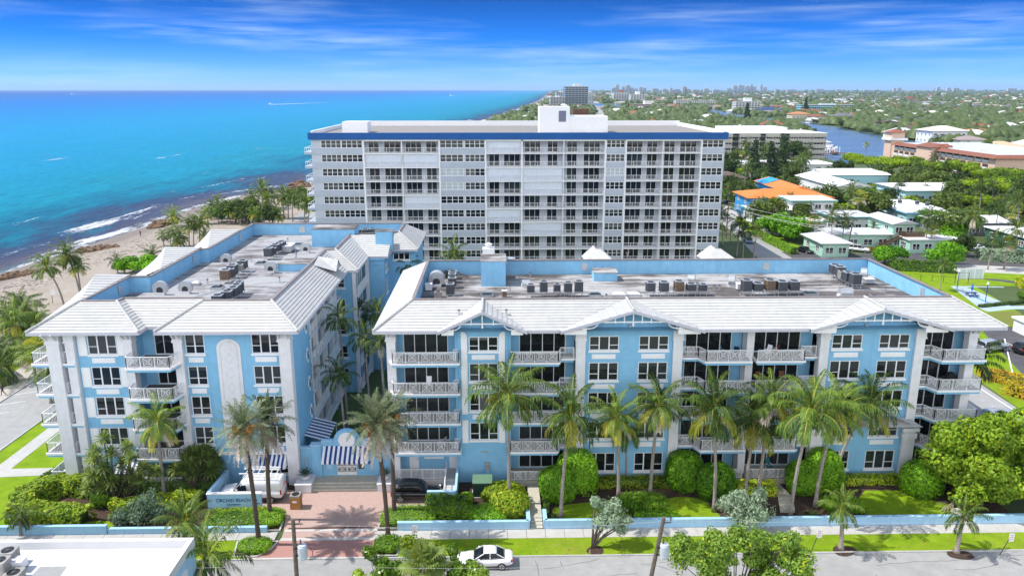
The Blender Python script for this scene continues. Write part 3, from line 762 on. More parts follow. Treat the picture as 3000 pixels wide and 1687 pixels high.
# columns
column(RB, -10.5, -9.65, 69.75, 70.6, 0, 16.1, 15.0, bracket=1)
for x0, x1 in ((7.58, 8.49), (16.91, 17.82), (31.09, 31.96), (40.33, 41.22)): column(RB, x0, x1, 69.55, 70.5, 0, 16.1, 15.0)
column(RB, 24.12, 24.83, 70.0, 71.4, 0, 16.1)
column(RB, 45.6, 46.44, 69.75, 70.6, 0, 16.1, 15.0, bracket=1)
for x0, x1, z1 in ((40.15, 41.4, 6.1), (31.0, 32.15, 6.1)):         # stout lower piers carrying the low pediment
    mb = MB(); mb.box(x0, x1, 69.3, 69.54, 0, 4.6); mb.box(x0 - .1, x1 + .1, 69.15, 69.54, 4.6, 5.1); mb.box(x0 - .2, x1 + .2, 69.0, 69.54, 5.4, 5.75); mb.box(x0, x1, 69.3, 69.54, 5.1, 5.4)
    mb.build('pier', M['whitegrey'], RB)
mb = MB(); slope(mb, (30.7, 68.7, 6.0), (41.7, 68.7, 6.0), (40.6, 69.7, 6.6), (31.8, 69.7, 6.6), 3)
xc = 36.2
slope(mb, (31.6, 68.9, 6.1), (31.6, 69.75, 6.1), (xc, 69.75, 8.2), (xc, 68.9, 8.2), 5); slope(mb, (xc + 4.6, 69.75, 6.1), (xc + 4.6, 68.9, 6.1), (xc, 68.9, 8.2), (xc, 69.75, 8.2), 5)
mb.build('pediment_roof', [M['tile'], M['joint']], RB)
# white side pilasters of the narrow gable
mb = MB()
for xa, xb, s in ((-3.4, -2.82, 1), (.18, .78, -1)):
    pts = [(xa, 7.35), (xb, 7.35)]
    arc = [(xa + (xb - xa) * (1 - math.cos(a)) , 15.1 + .75*math.sin(a)) for a in np.linspace(0, math.pi/2, 6)] if s < 0 else [(xb - (xb - xa) * (1 - math.cos(a)), 15.1 + .75*math.sin(a)) for a in np.linspace(0, math.pi/2, 6)]
    q = [(xa, 7.35), (xb, 7.35), *(arc if s > 0 else []), *( [] if s > 0 else [])]
    if s > 0: q = [(xa, 7.35), (xb, 7.35)] + [(xb, 15.1)] + [(xb - (xb-xa)*(1-math.cos(a)), 15.1 + .75*math.sin(a)) for a in np.linspace(.2, math.pi/2, 6)]
    else: q = [(xb, 7.35), (xa, 7.35)][::-1] + [(xb, 15.85)] + [(xa + (xb-xa)*(1-math.cos(a)), 15.1 + .75*math.sin(a)) for a in np.linspace(math.pi/2, .2, 6)] + [(xa, 15.1)]
    mb.extr([f0.p(u, z, -.09) for u, z in q], (0, .085, 0))
    mb.extr([f0.p(u, z, -.09) for u, z in ((xa, 4.3), (xb, 4.3), (xb, 6.7), (xa, 6.7))], (0, .085, 0))
mb.build('pilaster', M['white'], RB)
for x in (-3.75, 1.1):
    mb = MB(); mb.path([(x, YF - .08, .3), (x, YF - .08, 15.9)], .05, 6); mb.build('downpipe', M['blue'], RB)
mb = MB(); fbox(mb, f0, -1.6, -.9, 3.2, 3.38, -.03, .0); mb.build('vent_grille', M['steel'], RB)
mb = MB(); fbox(mb, f0, -1.25, -.72, 0, 1.4, -.3, 0); mb.build('meter_cabinet', M['blue'], RB)
mb = MB(); fbox(mb, f0, -1.2, -.78, 1.42, 2.2, -.25, 0); mb.lathe([(.05, 0), (.16, .02), (.16, .1), (.05, .12)], (-.99, YF - .25, 1.9), 12); mb.build('electric_meter', M['acpale'], RB)
for xc, zz in ((-1.33, 16.3), (12.7, 16.25), (35.4, 16.25)):
    mb = MB(); fbox(mb, f0, xc - .12, xc + .12, zz - .2, zz + .06, -.16, 0); fbox(mb, f0, xc - .2, xc + .2, zz + .06, zz + .1, -.24, 0); mb.build('wall_lamp', M['steel'], RB)

# roof
xg = [(-1.33, 4.15), (12.7, 6.75), (36.15, 6.75)]
XL, XR, YE = -11.5, 48.2, 68.4
RX0, RX1, RY0, RY1 = -8.1, 44.8, 72.35, 89.8
mb = MB()
segs = [(XL, RX0)] + [(xc + h, xc) for xc, h in xg]; ends = [(xc - h, xc) for xc, h in xg] + [(XR, RX1)]
for (ea, ra), (eb, rb) in zip(segs, ends):
    slope(mb, (ea, YE, EZ), (eb, YE, EZ), (rb, RY0, TZ), (ra, RY0, TZ))
for xc, h in xg:
    ap = 18.22; yv = YE - .35
    slope(mb, (xc - h, YE, EZ), (xc - h + .001, YE, EZ), (xc, RY0, TZ), (xc, yv, ap), 9, .05) if False else None
    n = 9
    for sg in (-1, 1):
        foot = Vector((xc + sg*h, YE, EZ)); a, b = Vector((xc, yv, ap)), Vector((xc, RY0, TZ)); fr_ = Vector((xc + sg*h, yv, EZ))
        for k in range(n):
            u0, u1 = k/n, (k+1)/n
            P0, P1 = fr_.lerp(a, u0), foot.lerp(b, u0); Q0, Q1 = fr_.lerp(a, u1), foot.lerp(b, u1); L = Vector((0, 0, .05))
            mb.m = 0; mb.poly(P0 + L, P1 + L, Q1, Q0); mb.m = 1; mb.poly(P0, P1, P1 + L, P0 + L)
    mb.m = 0
slope(mb, (XL, 93.5, EZ), (XL, YE, EZ), (RX0, RY0, TZ), (RX0, RY1, TZ), 9, .012)
slope(mb, (XR, YE, EZ), (XR, 93.5, EZ), (RX1, RY1, TZ), (RX1, RY0, TZ))
slope(mb, (XR, 93.5, EZ), (XL, 93.5, EZ), (RX0, RY1, TZ), (RX1, RY1, TZ))
for xc, h in ((12.4, 1.75), (27.1, 2.0)):                                    # rear gables peeping over the parapet
    top = 19.2
    mb.poly((xc - h, 90.1, TZ - .2), (xc + h, 90.1, TZ - .2), (xc + .3, 91.6, top), (xc - .3, 91.6, top))
    mb.poly((xc - h, 90.1, TZ - .2), (xc - .3, 91.6, top), (xc - .3, 94, top), (xc - h, 94, TZ - .4)); mb.poly((xc + h, 90.1, TZ - .2), (xc + .3, 91.6, top), (xc + .3, 94, top), (xc + h, 94, TZ - .4))
rf = mb.build('roof', [M['tile'], M['joint']], RB)
mb = MB()                                                           # ridge and hip caps
caps = [((XL, YE, EZ + .05), (RX0, RY0, TZ)), ((XR, YE, EZ + .05), (RX1, RY0, TZ))] + [((xc, YE - .35, 18.24), (xc, RY0, TZ + .02)) for xc, h in xg]
for a, b in caps:
    a, b = Vector(a), Vector(b); n = int((b - a).length / .38)
    mb = MB()
    for k in range(n): mb.path([a.lerp(b, k/n) + Vector((0, 0, .04)), a.lerp(b, (k+1)/n) + Vector((0, 0, .07))], [.14, .11], 6)
    mb.build('ridge_cap', M['tile'], rf)
mb = MB()
pts = [(XL, EZ)]
for xc, h in xg: pts += [(xc - h, EZ), (xc, 18.22), (xc + h, EZ)]
pts += [(XR, EZ)]
for (xa, za), (xb, zb) in zip(pts, pts[1:]):
    y = YE - .36 if za != zb else YE
    mb.extr([(xa, y - .06, za - .26), (xb, y - .06, zb - .26), (xb, y - .06, zb + .02), (xa, y - .06, za + .02)], (0, .1, 0))
mb.extr([(XR + .05, YE, EZ - .26), (XR + .05, 93.5, EZ - .26), (XR + .05, 93.5, EZ + .02), (XR + .05, YE, EZ + .02)], (-.1, 0, 0))
mb.extr([(XL - .05, YE, EZ - .26), (XL - .05, 93.5, EZ - .26), (XL - .05, 93.5, EZ + .02), (XL - .05, YE, EZ + .02)], (.1, 0, 0))
mb.build('gutter', M['gutter'], rf)
def truss(xc, h, x0, x1):                                           # open timber fretwork in the gable
    mb = MB(); y = YE - .2; zt = lambda x: 18.0 - 1.97 * abs(x - xc) / h
    w = h * .62; zb = 17.0 if h < 5 else 17.1
    mb.beam((xc - w, y, zb), (xc + w, y, zb), .11, .11)
    n = 5 if h < 5 else 9
    for k in range(n):
        x = xc - w * .8 + 2 * w * .8 * k / (n - 1)
        if zt(x) - zb > .15: mb.beam((x, y, zb - .12), (x, y, zt(x)), .09)
    mb.beam((xc, y, zb - .42), (xc, y, zb), .14)
    for sg in (-1, 1):
        arc = [(xc + sg * (w * .78 + .75 * (1 - math.cos(a))), y, zb - .62 + .62*math.cos(a - 0) if False else zb - .62 * math.sin(a)) for a in np.linspace(0, math.pi/2, 7)]
        mb.path(arc, .055, 5); e = arc[-1]; mb.beam(e, (e[0] + sg * .75, y, e[2]), .11)
        mb.beam((e[0] + sg*.4, y, e[2]), (e[0] + sg*.4, y, zt(e[0] + sg*.4)), .09)
    mb.build('gable_fretwork', M['white'], RB)
    mb = MB()                                                       # boxed eave returns either side of the gable
    for sg, xe in ((-1, x0), (1, x1)):
        xo = xc + sg * (h - .35)
        mb.extr([(xe, YE - .1, 15.86), (xo, YE - .1, 15.86), (xo, YE - .1, 16.05), (xe, YE - .1, zt(xe) - .25)], (0, 1.35, 0))
    mb.build('eave_return', M['white'], RB)
truss(-1.33, 4.15, -4.0, 1.35); truss(12.7, 6.75, 8.4, 17.0); truss(36.15, 6.75, 31.9, 40.4)
# deck and parapet
mb = MB(); mb.poly((RX0, RY0, DZ), (RX1, RY0, DZ), (RX1, RY1, DZ), (RX0, RY1, DZ)); mb.build('roof_deck', M['deckR'], RB)
def parapet(par, poly, m, caphw=.16, skip=(), pale=()):
    mb = MB(); mc = MB(); n = len(poly)
    for i in range(n):
        a, b = poly[i], poly[(i+1) % n]
        if i not in skip:
            mb.m = 1 if i in pale else 0
            mb.poly((*a, DZ), (*b, DZ), (*b, TZ), (*a, TZ))
            mc.beam((*a, TZ + .02), (*b, TZ + .02), caphw * 2, .12)
    o = mb.build('parapet', [m], par); mc.build('parapet_cap', M['cap'], o); return o
parapet(RB, [(RX0, RY0), (RX1, RY0), (RX1, RY1), (RX0, RY1)], M['blue'])
for p in ((-.2, RY1, 0), (10.6, RY1, 0), (32.5, RY1, 0)):
    mb = MB(); mb.box(p[0] - .38, p[0] + .38, RY1 - .05, RY1 - .01, DZ + .5, DZ + 1.35); mb.build('access_hatch', M['steel'], RB)
mb = MB(); mb.box(RX1 - .05, RX1 - .01, 77.0, 77.7, DZ + .45, DZ + 1.35); mb.build('access_hatch', M['steel'], RB)
mb = MB(); mb.box(RX0 + .01, RX0 + .05, 78.0, 78.6, DZ + .45, DZ + 1.35); mb.build('access_hatch', M['steel'], RB)
def roofbox(par, x0, x1, y0, y1, h, cap=True):
    mb = MB(); mb.box(x0, x1, y0, y1, DZ, DZ + h); o = mb.build('stair_head', M['blue'], par)
    mb = MB(); mb.box(x0 - .08, x1 + .08, y0 - .08, y1 + .08, DZ + h + .002, DZ + h + .12); mb.box(x0 + .15, x1 - .15, y0 + .15, y1 - .15, DZ + h + .121, DZ + h + .124); mb.build('lid', M['deckR'], o)
    return o
roofbox(RB, -1.71, 1.05, 84.2, 87.9, 2.85)
mb = MB(); mb.box(-1.6, -.2, 88.0, 89.4, DZ, DZ + 3.5); mb.lathe([(.3, 0), (.3, .25), (.42, .3), (.42, .5), (.1, .62)], (-.9, 88.7, DZ + 3.5), 14); mb.build('chimney', M['whitegrey'], RB)
mb = MB(); mb.lathe([(.08, 0), (.45, .12), (.62, .3)], (1.6, 87.2, DZ + 2.3), 16); mb.path([(1.6, 87.2, DZ + 2.3), (1.0, 87.0, DZ + 2.0)], .03, 5); mb.build('satellite_dish', M['steel'], RB)
roofbox(RB, 11.3, 14.0, 86.3, 88.6, .95)
# ================================================================ left-hand block
LB = thing('apartment_building', 'five storey sky blue block nearest the sea with an arched panel on its front', 'building', (-30, 80, 0))
YL = 70.0; fl = front(YL)
mb = MB()
WL = [(4.3, 6.15), (7.4, 9.33), (10.5, 12.4), (13.66, 15.78)]
wallgrid(mb, fl, -39.8, -34.4, 0, 16.3, [(-38.7, -36.0, a, b) for a, b in WL])
wallgrid(mb, fl, -30.5, -19.6, 0, 16.3, [(-29.55, -27.75, a, b) for a, b in WL] + [(-23.3, -20.7, a, b) for a, b in WL] + [(-23.3, -20.7, 1.05, 2.6)])
gl = front(71.9)
wallgrid(mb, gl, -34.4, -30.5, 0, 17.2, [(-33.3, -30.6, FL[k] + .02, 16.6 if k == 4 else FLT[k+1] - .5) for k in range(5)])
for x in (-34.4, -30.5): mb.poly((x, YL, 0), (x, 71.9, 0), (x, 71.9, 16.9), (x, YL, 16.3))
rw = right(-19.6)
wallgrid(mb, rw, YL, 77.2, 0, 16.3, [])
wallgrid(mb, left_(-39.8), 71.2, 74.5, 0, 16.3, [(71.8, 74.2, FL[k] + .02, FLT[k+1] - .5) for k in range(5)])
for y0, y1, x in ((74.5, 83, -42.0), (83, 98, -40.5), (98, 112, -39.5)): mb.box(x, -38.5, y0, y1, 0, 16.3)
wallgrid(mb, right(-21.3), 77.2, 93.0, 0, 16.3, [])
mb.poly((-19.6, 77.2, 0), (-21.3, 77.2, 0), (-21.3, 77.2, 16.3), (-19.6, 77.2, 16.3))
wallgrid(mb, front(93.8), -21.3, -18.0, 0, 16.3, [(-20.7, -19.0, FL[k] + 1, FL[k] + 2.6) for k in range(5)])
wallgrid(mb, right(-18.0), 93.8, 101, 0, 16.3, [(95, 97.5, FL[k], FL[k] + 2.4) for k in range(5)] + [(98, 100.5, FL[k], FL[k] + 2.4) for k in range(5)])
wallgrid(mb, front(102.0), -19.0, -15.2, 0, 16.0, [])
wallgrid(mb, right(-15.2), 102.0, 107.2, 0, 16.0, [(103.2, 105.2, FL[k] + .8, FL[k] + 2.7) for k in range(5)])
wallgrid(mb, front(107.2), -15.2, -11.5, 0, 16.3, [(-14.6, -12.3, 14.6, 15.6)])
wallgrid(mb, right(-11.5), 107.2, 119, 0, 16.3, [])
mb.poly((-38, 117.5, 0), (-11.5, 117.5, 0), (-11.5, 117.5, 16.3), (-38, 117.5, 16.3))
mb.poly((-43.3, 68.7, 16.12), (-33.2, 68.7, 16.12), (-33.2, 116, 16.12), (-43.3, 116, 16.12)); mb.poly((-33.2, 70.4, 16.12), (-31.6, 70.4, 16.12), (-31.6, 71.95, 16.6), (-33.2, 71.95, 16.6)); mb.poly((-31.6, 68.7, 16.12), (-18.6, 68.7, 16.12), (-18.6, 93, 16.12), (-31.6, 93, 16.12))
mb.build('wall', M['blue'], LB)
for z0, z1 in WL:
    window(LB, fl, -38.7, -36.0, z0, z1, 3); panel(LB, fl, -38.45, -36.3, z0 - .85, z0 - .35)
    for a, b in ((-39.6, -38.78), (-35.92, -35.1)):
        mb = MB(); fbox(mb, fl, a, b, z0 - .12, z1 - .03, -.07, 0); fbox(mb, fl, a + .12, b - .12, z0 + .02, z1 - .17, -.085, -.072); mb.build('shutter', M['white'], LB)
    window(LB, fl, -29.55, -27.75, z0, z1, 2); panel(LB, fl, -29.35, -27.95, z0 - .85, z0 - .35)
    window(LB, fl, -23.3, -20.7, z0, z1, 3); panel(LB, fl, -23.05, -21.0, z0 - .85, z0 - .35)
window(LB, fl, -23.3, -20.7, 1.05, 2.6, 3)
for k in range(5):
    glassdoor(LB, gl, -33.3, -30.6, FL[k] + .02, 16.6 if k == 4 else FLT[k+1] - .5, 3, transom=15.6 if k == 4 else None)
    glassdoor(LB, left_(-39.8), 71.8, 74.2, FL[k] + .02, FLT[k+1] - .5, 2)
    poly = [(-34.75, 69.95), (-34.5, 67.95), (-30.3, 67.95), (-29.85, 69.6), (-29.85, 69.95), (-30.5, 69.97), (-30.5, 71.9), (-34.4, 71.9), (-34.4, 69.97)]
    if k: slab(LB, poly, FL[k])
    railing(LB, inset_poly(poly, .14)[:5], FL[k])
    poly = [(-43.9, 73.6), (-43.9, 69.4), (-39.8, 69.4), (-39.8, 73.6)]
    slab(LB, poly, FL[k]); railing(LB, [(-42.2, 69.55), (-43.75, 69.55), (-43.75, 73.5)], FL[k], xpan=False, step=.15); railing(LB, [(-40.95, 69.75), (-40.6, 69.75)], FL[k], xpan=False)
column(LB, -42.2, -41.0, 69.3, 70.4, 0, 16.1, 15.1, bracket=1)
column(LB, -40.6, -39.78, 69.55, 70.6, 0, 16.1, 15.1)
column(LB, -35.2, -34.38, 69.55, 70.5, 0, 16.1, 15.1, bracket=1)
column(LB, -30.5, -29.68, 69.55, 70.3, 0, 16.1, 15.1, bracket=1)
column(LB, -20.66, -19.55, 69.55, 70.5, 0, 16.1, 15.1, bracket=1)
mb = MB()                                                           # tall arched panel
arc = [(-25.5 - 1.12*math.cos(a), 14.2 + .95*math.sin(a)) for a in np.linspace(0, math.pi, 17)]
mb.extr([fl.p(u, z, -.09) for u, z in [(-26.62, 3.9), *arc, (-24.38, 3.9)]], (0, .085, 0))
arc = [(-25.5 - .8*math.cos(a), 14.2 + .68*math.sin(a)) for a in np.linspace(0, math.pi, 15)]
mb.path([fl.p(u, z, -.11) for u, z in [(-26.3, 5), *arc, (-24.7, 5)]], .035, 5); mb.beam(fl.p(-26.2, 14.1, -.11), fl.p(-24.8, 14.1, -.11), .06)
z = 13.2
while z > 5.5: mb.path([fl.p(-25.5, z + .55, -.1), fl.p(-25.1, z, -.1), fl.p(-25.5, z - .55, -.1), fl.p(-25.9, z, -.1), fl.p(-25.5, z + .55, -.1)], .025, 4); z -= 1.5
mb.build('arched_panel', M['whitegrey'], LB)
mb = MB(); fbox(mb, fl, -42.6, -19.3, 3.25, 3.5, -.62, -.46); fbox(mb, fl, -34.3, -30.6, 3.25, 3.5, -.4, -.1) if False else None
mb.build('string_course', M['white'], LB) if False else None
mb = MB(); fbox(mb, fl, -29.6, -20.7, 3.2, 3.5, -.14, 0); fbox(mb, fl, -39.75, -35.25, 3.2, 3.5, -.14, 0); mb.build('string_course', M['white'], LB)
mb = MB()
for zc in (14.5, 11.4, 8.3, 5.2):                                   # oval windows in the side wall
    pts = [(math.cos(a), math.sin(a)) for a in np.linspace(0, 2*math.pi, 20, endpoint=False)]
    o_ = [rw.p(75.9 + .42*c, zc + .62*s, -.06) for c, s in pts]
    mb.extr(o_, (-.055, 0, 0))
    for c, s in ((0, .68), (0, -.68), (.46, 0), (-.46, 0)): fbox(mb, rw, 75.9 + c - .1, 75.9 + c + .1, zc + s - .1, zc + s + .1, -.09, -.0)
ov = mb.build('oval_window', M['white'], LB)
mb = MB()
for zc in (14.5, 11.4, 8.3, 5.2): mb.poly(*[rw.p(75.9 + .28*math.cos(a), zc + .46*math.sin(a), -.065) for a in np.linspace(0, 2*math.pi, 20, endpoint=False)])
mb.build('pane', M['glass'], ov)
# galleried courtyard side
for y in (77.3, 80.4, 84.4, 88.2, 90.9): column(LB, -20.1, -19.55, y, y + .45, 0, 16.1, m='whitegrey')
for k in range(5):
    mb = MB(); mb.box(-21.3, -19.45, 77.3, 93.7, FL[k] - .25, FL[k]); o = mb.build('gallery_slab', M['whitegrey'], LB)
    for y0, y1 in ((77.75, 80.4), (80.85, 84.4), (84.85, 88.2), (88.65, 90.9)): railing(LB, [(-19.6, y0), (-19.6, y1)], FL[k], xpan=True, step=.2, name='gallery_railing')
    for y0, y1 in ((78.1, 80.2), (81.2, 84.2), (85.2, 88.0)):
        mb = MB(); fbox(mb, right(-21.3), y0, y1, FL[k], FL[k] + 2.6, -.04, -.005); mb.build('gallery_door', M['tan'], LB)
    window(LB, front(93.8), -20.7, -19.0, FL[k] + 1, FL[k] + 2.6, 2)
    glassdoor(LB, right(-18.0), 95, 97.5, FL[k], FL[k] + 2.4, 2); glassdoor(LB, right(-18.0), 98, 100.5, FL[k], FL[k] + 2.4, 2)
    railing(LB, [(-17.4, 94), (-17.4, 101)], FL[k], xpan=False, step=.2)
    mb = MB(); mb.box(-18.0, -17.3, 93.9, 101.2, FL[k] - .25, FL[k]); mb.build('balcony_slab', M['whitegrey'], LB)
    window(LB, right(-15.2), 103.2, 105.2, FL[k] + .8, FL[k] + 2.7, 2)
for x, y in ((-18.0, 93.6), (-17.6, 101.0), (-20.9, 93.6)): column(LB, x, x + .45, y, y + .4, 0, 16.1)
mb = MB(); fbox(mb, front(102), -19, -15.1, 15.1, 15.35, -.15, 0); fbox(mb, right(-15.2), 102.001, 107, 15.1, 15.35, -.15, 0); fbox(mb, front(102), -19, -15.0, 15.75, 16.1, -.35, 0); fbox(mb, right(-15.2), 102.001, 107, 15.75, 16.1, -.35, 0); mb.build('cornice', M['blue'], LB)
window(LB, front(107.2), -14.6, -12.3, 14.6, 15.6, 3, bar=0)
# roof
mb = MB(); ye = 68.55
P = lambda x, y, z=EZ: (x, y, z)
slope(mb, P(-43.4, ye), P(-33.1, ye), P(-36.65, 72.4, TZ), P(-40.2, 72.4, TZ))
slope(mb, P(-33.1, ye), P(-33.1, 70.3), P(-36.45, 73.35, TZ), P(-36.65, 72.4, TZ))
slope(mb, P(-33.1, 70.3), P(-31.7, 70.3), P(-28.75, 73.3, TZ), P(-36.45, 73.35, TZ))
slope(mb, P(-31.7, 70.3), P(-31.7, ye), P(-28.35, 72.4, TZ), P(-28.75, 73.3, TZ))
slope(mb, P(-31.7, ye), P(-18.45, ye), P(-21.8, 72.35, TZ), P(-28.35, 72.4, TZ))
slope(mb, P(-18.45, ye), P(-18.45, 93.4), P(-21.8, 96.3, TZ), P(-21.8, 72.35, TZ))
slope(mb, P(-18.45, 93.4), P(-17.2, 93.4), P(-20.6, 97.0, TZ), P(-21.8, 96.3, TZ))
slope(mb, P(-17.2, 93.4), P(-17.2, 101.7), P(-20.6, 105.0, TZ), P(-20.6, 97.0, TZ))
slope(mb, P(-17.2, 101.7), P(-14.6, 101.7), P(-14.6, 107.2, TZ), P(-20.6, 107.0, TZ))
mb.poly(P(-20.6, 105, TZ), P(-17.2, 101.7), P(-20.6, 107, TZ)); mb.poly(P(-14.6, 101.7), P(-14.6, 106.1), P(-14.6, 107.2, TZ))
slope(mb, P(-14.6, 106.1), P(-11.0, 106.1), P(-14.0, 109.4, TZ), P(-14.6, 109.4, TZ), 9, .06)
slope(mb, P(-11.0, 106.1), P(-11.0, 119.8), P(-14.0, 116.4, TZ), P(-14.0, 109.4, TZ))
slope(mb, P(-11.0, 119.8), P(-40, 119.8), P(-36.8, 116.5, TZ), P(-14.0, 116.5, TZ))
for A, B, C in (((-40.2, 72.4), (-44.0, 83.2), (-40.1, 83.0)), ((-38.2, 86.2), (-42.6, 98.2), (-37.9, 98.0)), ((-37.2, 98.3), (-41.3, 110.9), (-36.9, 110.7))):
    slope(mb, (*A, TZ), (A[0] + .02, A[1], TZ), (*C, TZ + .12), (*B, TZ + .12), 10, .07)
    slope(mb, (B[0] - 2.2, B[1] + 1.5, EZ), (A[0] - 3.2 if A[0] < -40 else A[0] - 4.5, A[1] - 3.8 if A[0] < -40 else A[1] - 1, EZ), (*A, TZ), (*B, TZ + .12), 9)
    mb.poly((B[0] - 2.2, B[1] + 1.5, EZ), (*B, TZ + .12), (*C, TZ + .12), (C[0], C[1] + 1.5, EZ))
# little dormer on the courtyard slope
mb.poly((-21.3, 90.7, 18.65), (-18.9, 90.4, 18.35), (-18.9, 88.9, 17.2), (-21.4, 88.4, 18.1)); mb.poly((-21.3, 90.7, 18.65), (-18.9, 90.4, 18.35), (-18.9, 91.9, 17.2), (-21.4, 92.4, 18.1)); mb.poly((-19.0, 90.4, 18.3), (-19.0, 89.0, 17.2), (-19.0, 91.8, 17.2))
rf = mb.build('roof', [M['tile'], M['joint']], LB)
mb = MB()
for a, b in (((-43.4, ye, EZ + .05), (-40.2, 72.4, TZ)), ((-33.1, ye, EZ + .05), (-36.65, 72.4, TZ)), ((-31.7, ye, EZ + .05), (-28.35, 72.4, TZ)), ((-18.45, ye, EZ + .05), (-21.8, 72.35, TZ)), ((-17.2, 93.4, EZ + .05), (-20.6, 97, TZ)), ((-11, 106.1, EZ + .05), (-14, 109.4, TZ))):
    a, b = Vector(a), Vector(b); n = int((b - a).length / .38)
    mb = MB()
    for k in range(n): mb.path([a.lerp(b, k/n) + Vector((0, 0, .04)), a.lerp(b, (k+1)/n) + Vector((0, 0, .08))], [.14, .11], 6)
    mb.build('ridge_cap', M['tile'], rf)
mb = MB()
gp = [(-43.4, ye), (-33.1, ye), (-33.1, 70.3), (-31.7, 70.3), (-31.7, ye), (-18.45, ye), (-18.45, 93.4), (-17.2, 93.4), (-17.2, 101.7), (-14.6, 101.7), (-14.6, 106.1), (-11, 106.1), (-11, 119.8)]
for a, b in zip(gp, gp[1:]): mb.beam((*a, EZ - .12), (*b, EZ - .12), .1, .26)
mb.build('gutter', M['gutter'], rf)
DP = [(-40.0, 72.45), (-36.65, 72.45), (-36.45, 73.4), (-28.75, 73.35), (-28.35, 72.45), (-21.8, 72.4), (-21.8, 96.3), (-20.6, 97.0), (-20.6, 107.0), (-14.0, 109.4), (-14.0, 116.5), (-36.9, 116.5), (-36.9, 97.35), (-37.84, 97.35), (-37.84, 82.4), (-40.0, 82.4)]
mb = MB(); mb.poly(*[(x, y, DZ) for x, y in DP]); mb.build('roof_deck', M['deckL'], LB)
parapet(LB, DP, M['blue'])
for pos in ((-39.95, -39.9, 79.6, 80.4), (-37.79, -37.74, 94.6, 95.3), (-36.85, -36.8, 109.5, 110.2)):
    mb = MB(); mb.box(*pos, DZ + .4, DZ + 1.35); mb.build('access_hatch', M['steel'], LB)
mb = MB(); mb.box(-30.0, -29.1, 116.4, 116.45, DZ + .4, DZ + 1.35); mb.build('access_hatch', M['steel'], LB)
roofbox(LB, -25.9, -19.9, 107.0, 110.5, 2.5)
roofbox(LB, -16.6, -14.3, 104.6, 106.0, 2.6)
roofbox(LB, -26.6, -22.6, 92.0, 95.0, .9)
# striped awnings on the ground floor
def awning(par, x0, x1, yw, z1, z0, out, n, name='awning'):
    mb = MB(); w = (x1 - x0) / n
    for k in range(n):
        mb.m = k % 2; a, b = x0 + k*w, x0 + (k+1)*w; s = .12
        A = (x0 + (a - x0), yw, z1); 
        mb.poly((a, yw, z1), (b, yw, z1), (b, yw - out, z0), (a, yw - out, z0)); mb.poly((a, yw - out, z0), (b, yw - out, z0), (b, yw - out, z0 - .22), (a, yw - out, z0 - .22))
    mb.m = 0
    for x in (x0, x1): mb.poly((x, yw, z1), (x, yw - out, z0), (x, yw - out, z0 - .22), (x, yw, z0 - .22))
    return mb.build(name, [M['canvas'], M['navy']], par)
awning(LB, -24.0, -20.75, YL - .02, 3.15, 2.3, 1.1, 15)
awning(LB, -36.9, -34.9, YL - .65, 3.1, 2.2, 1.2, 9)
mb = MB(); n = 13                                                   # sloping canopy over the courtyard walk
for k in range(n):
    mb.m = k % 2; a, b = 72.2 + k*.35, 72.2 + (k+1)*.35
    mb.poly((-19.55, a, 4.1), (-19.55, b, 4.1), (-17.2, b, 3.45), (-17.2, a, 3.45))
mb.m = 0
for y in (72.3, 76.6): mb.path([(-17.25, y, .1), (-17.25, y, 3.45)], .05, 6)
mb.build('canopy', [M['canvas'], M['navy']], LB)

# ---------------------------------------------------------------- gatehouse between the blocks
GH = thing('entrance_gatehouse', 'pale blue entrance wall with round crest and white lattice gate above the steps', 'gatehouse', (-15, 70.3, 0))
mb = MB(); y = 70.3
mb.box(-19.5, -18.4, y, y + .35, 0, 3.6); mb.box(-18.4, -17.45, y - .2, y + .45, 0, 3.95)
wallgrid(mb, front(y), -17.45, -11.2, 0, 4.35, [(-16.0, -14.05, .62, 2.95)], .3); mb.box(-17.45, -11.2, y + .3, y + .34, 4.0, 4.35)
mb.box(-11.2, -10.5, y - .2, y + .45, 0, 4.2)
mb.extr([(-16.2, y, 4.35), *[(-14.9 - 1.3*math.cos(a), y, 4.35 + 1.25*math.sin(a)) for a in np.linspace(0, math.pi, 16)], (-13.6, y, 4.35)], (0, .34, 0))
mb.build('wall', M['blue'], GH)
mb = MB(); mb.box(-19.6, -18.3, y - .06, y + .4, 3.6, 3.72); mb.box(-18.5, -17.35, y - .28, y + .5, 3.95, 4.07); mb.box(-17.35, -16.2, y - .06, y + .4, 4.35, 4.46); mb.box(-13.6, -11.3, y - .06, y + .4, 4.35, 4.46); mb.build('coping', M['bluepale'], GH)
mb = MB(); mb.extr([(-14.9 + .82*math.cos(a), y - .06, 4.45 + .82*math.sin(a)) for a in np.linspace(0, 2*math.pi, 24, endpoint=False)], (0, .055, 0)); mb.extr([(-14.9 + .6*math.cos(a), y - .08, 4.45 + .6*math.sin(a)) for a in np.linspace(0, 2*math.pi, 24, endpoint=False)], (0, .018, 0)); mb.build('crest', M['white'], GH)
awning(GH, -17.2, -12.7, y - .02, 3.85, 2.75, 1.3, 19)
mb = MB(); q = lambda u, v: (u, y + .1, v)
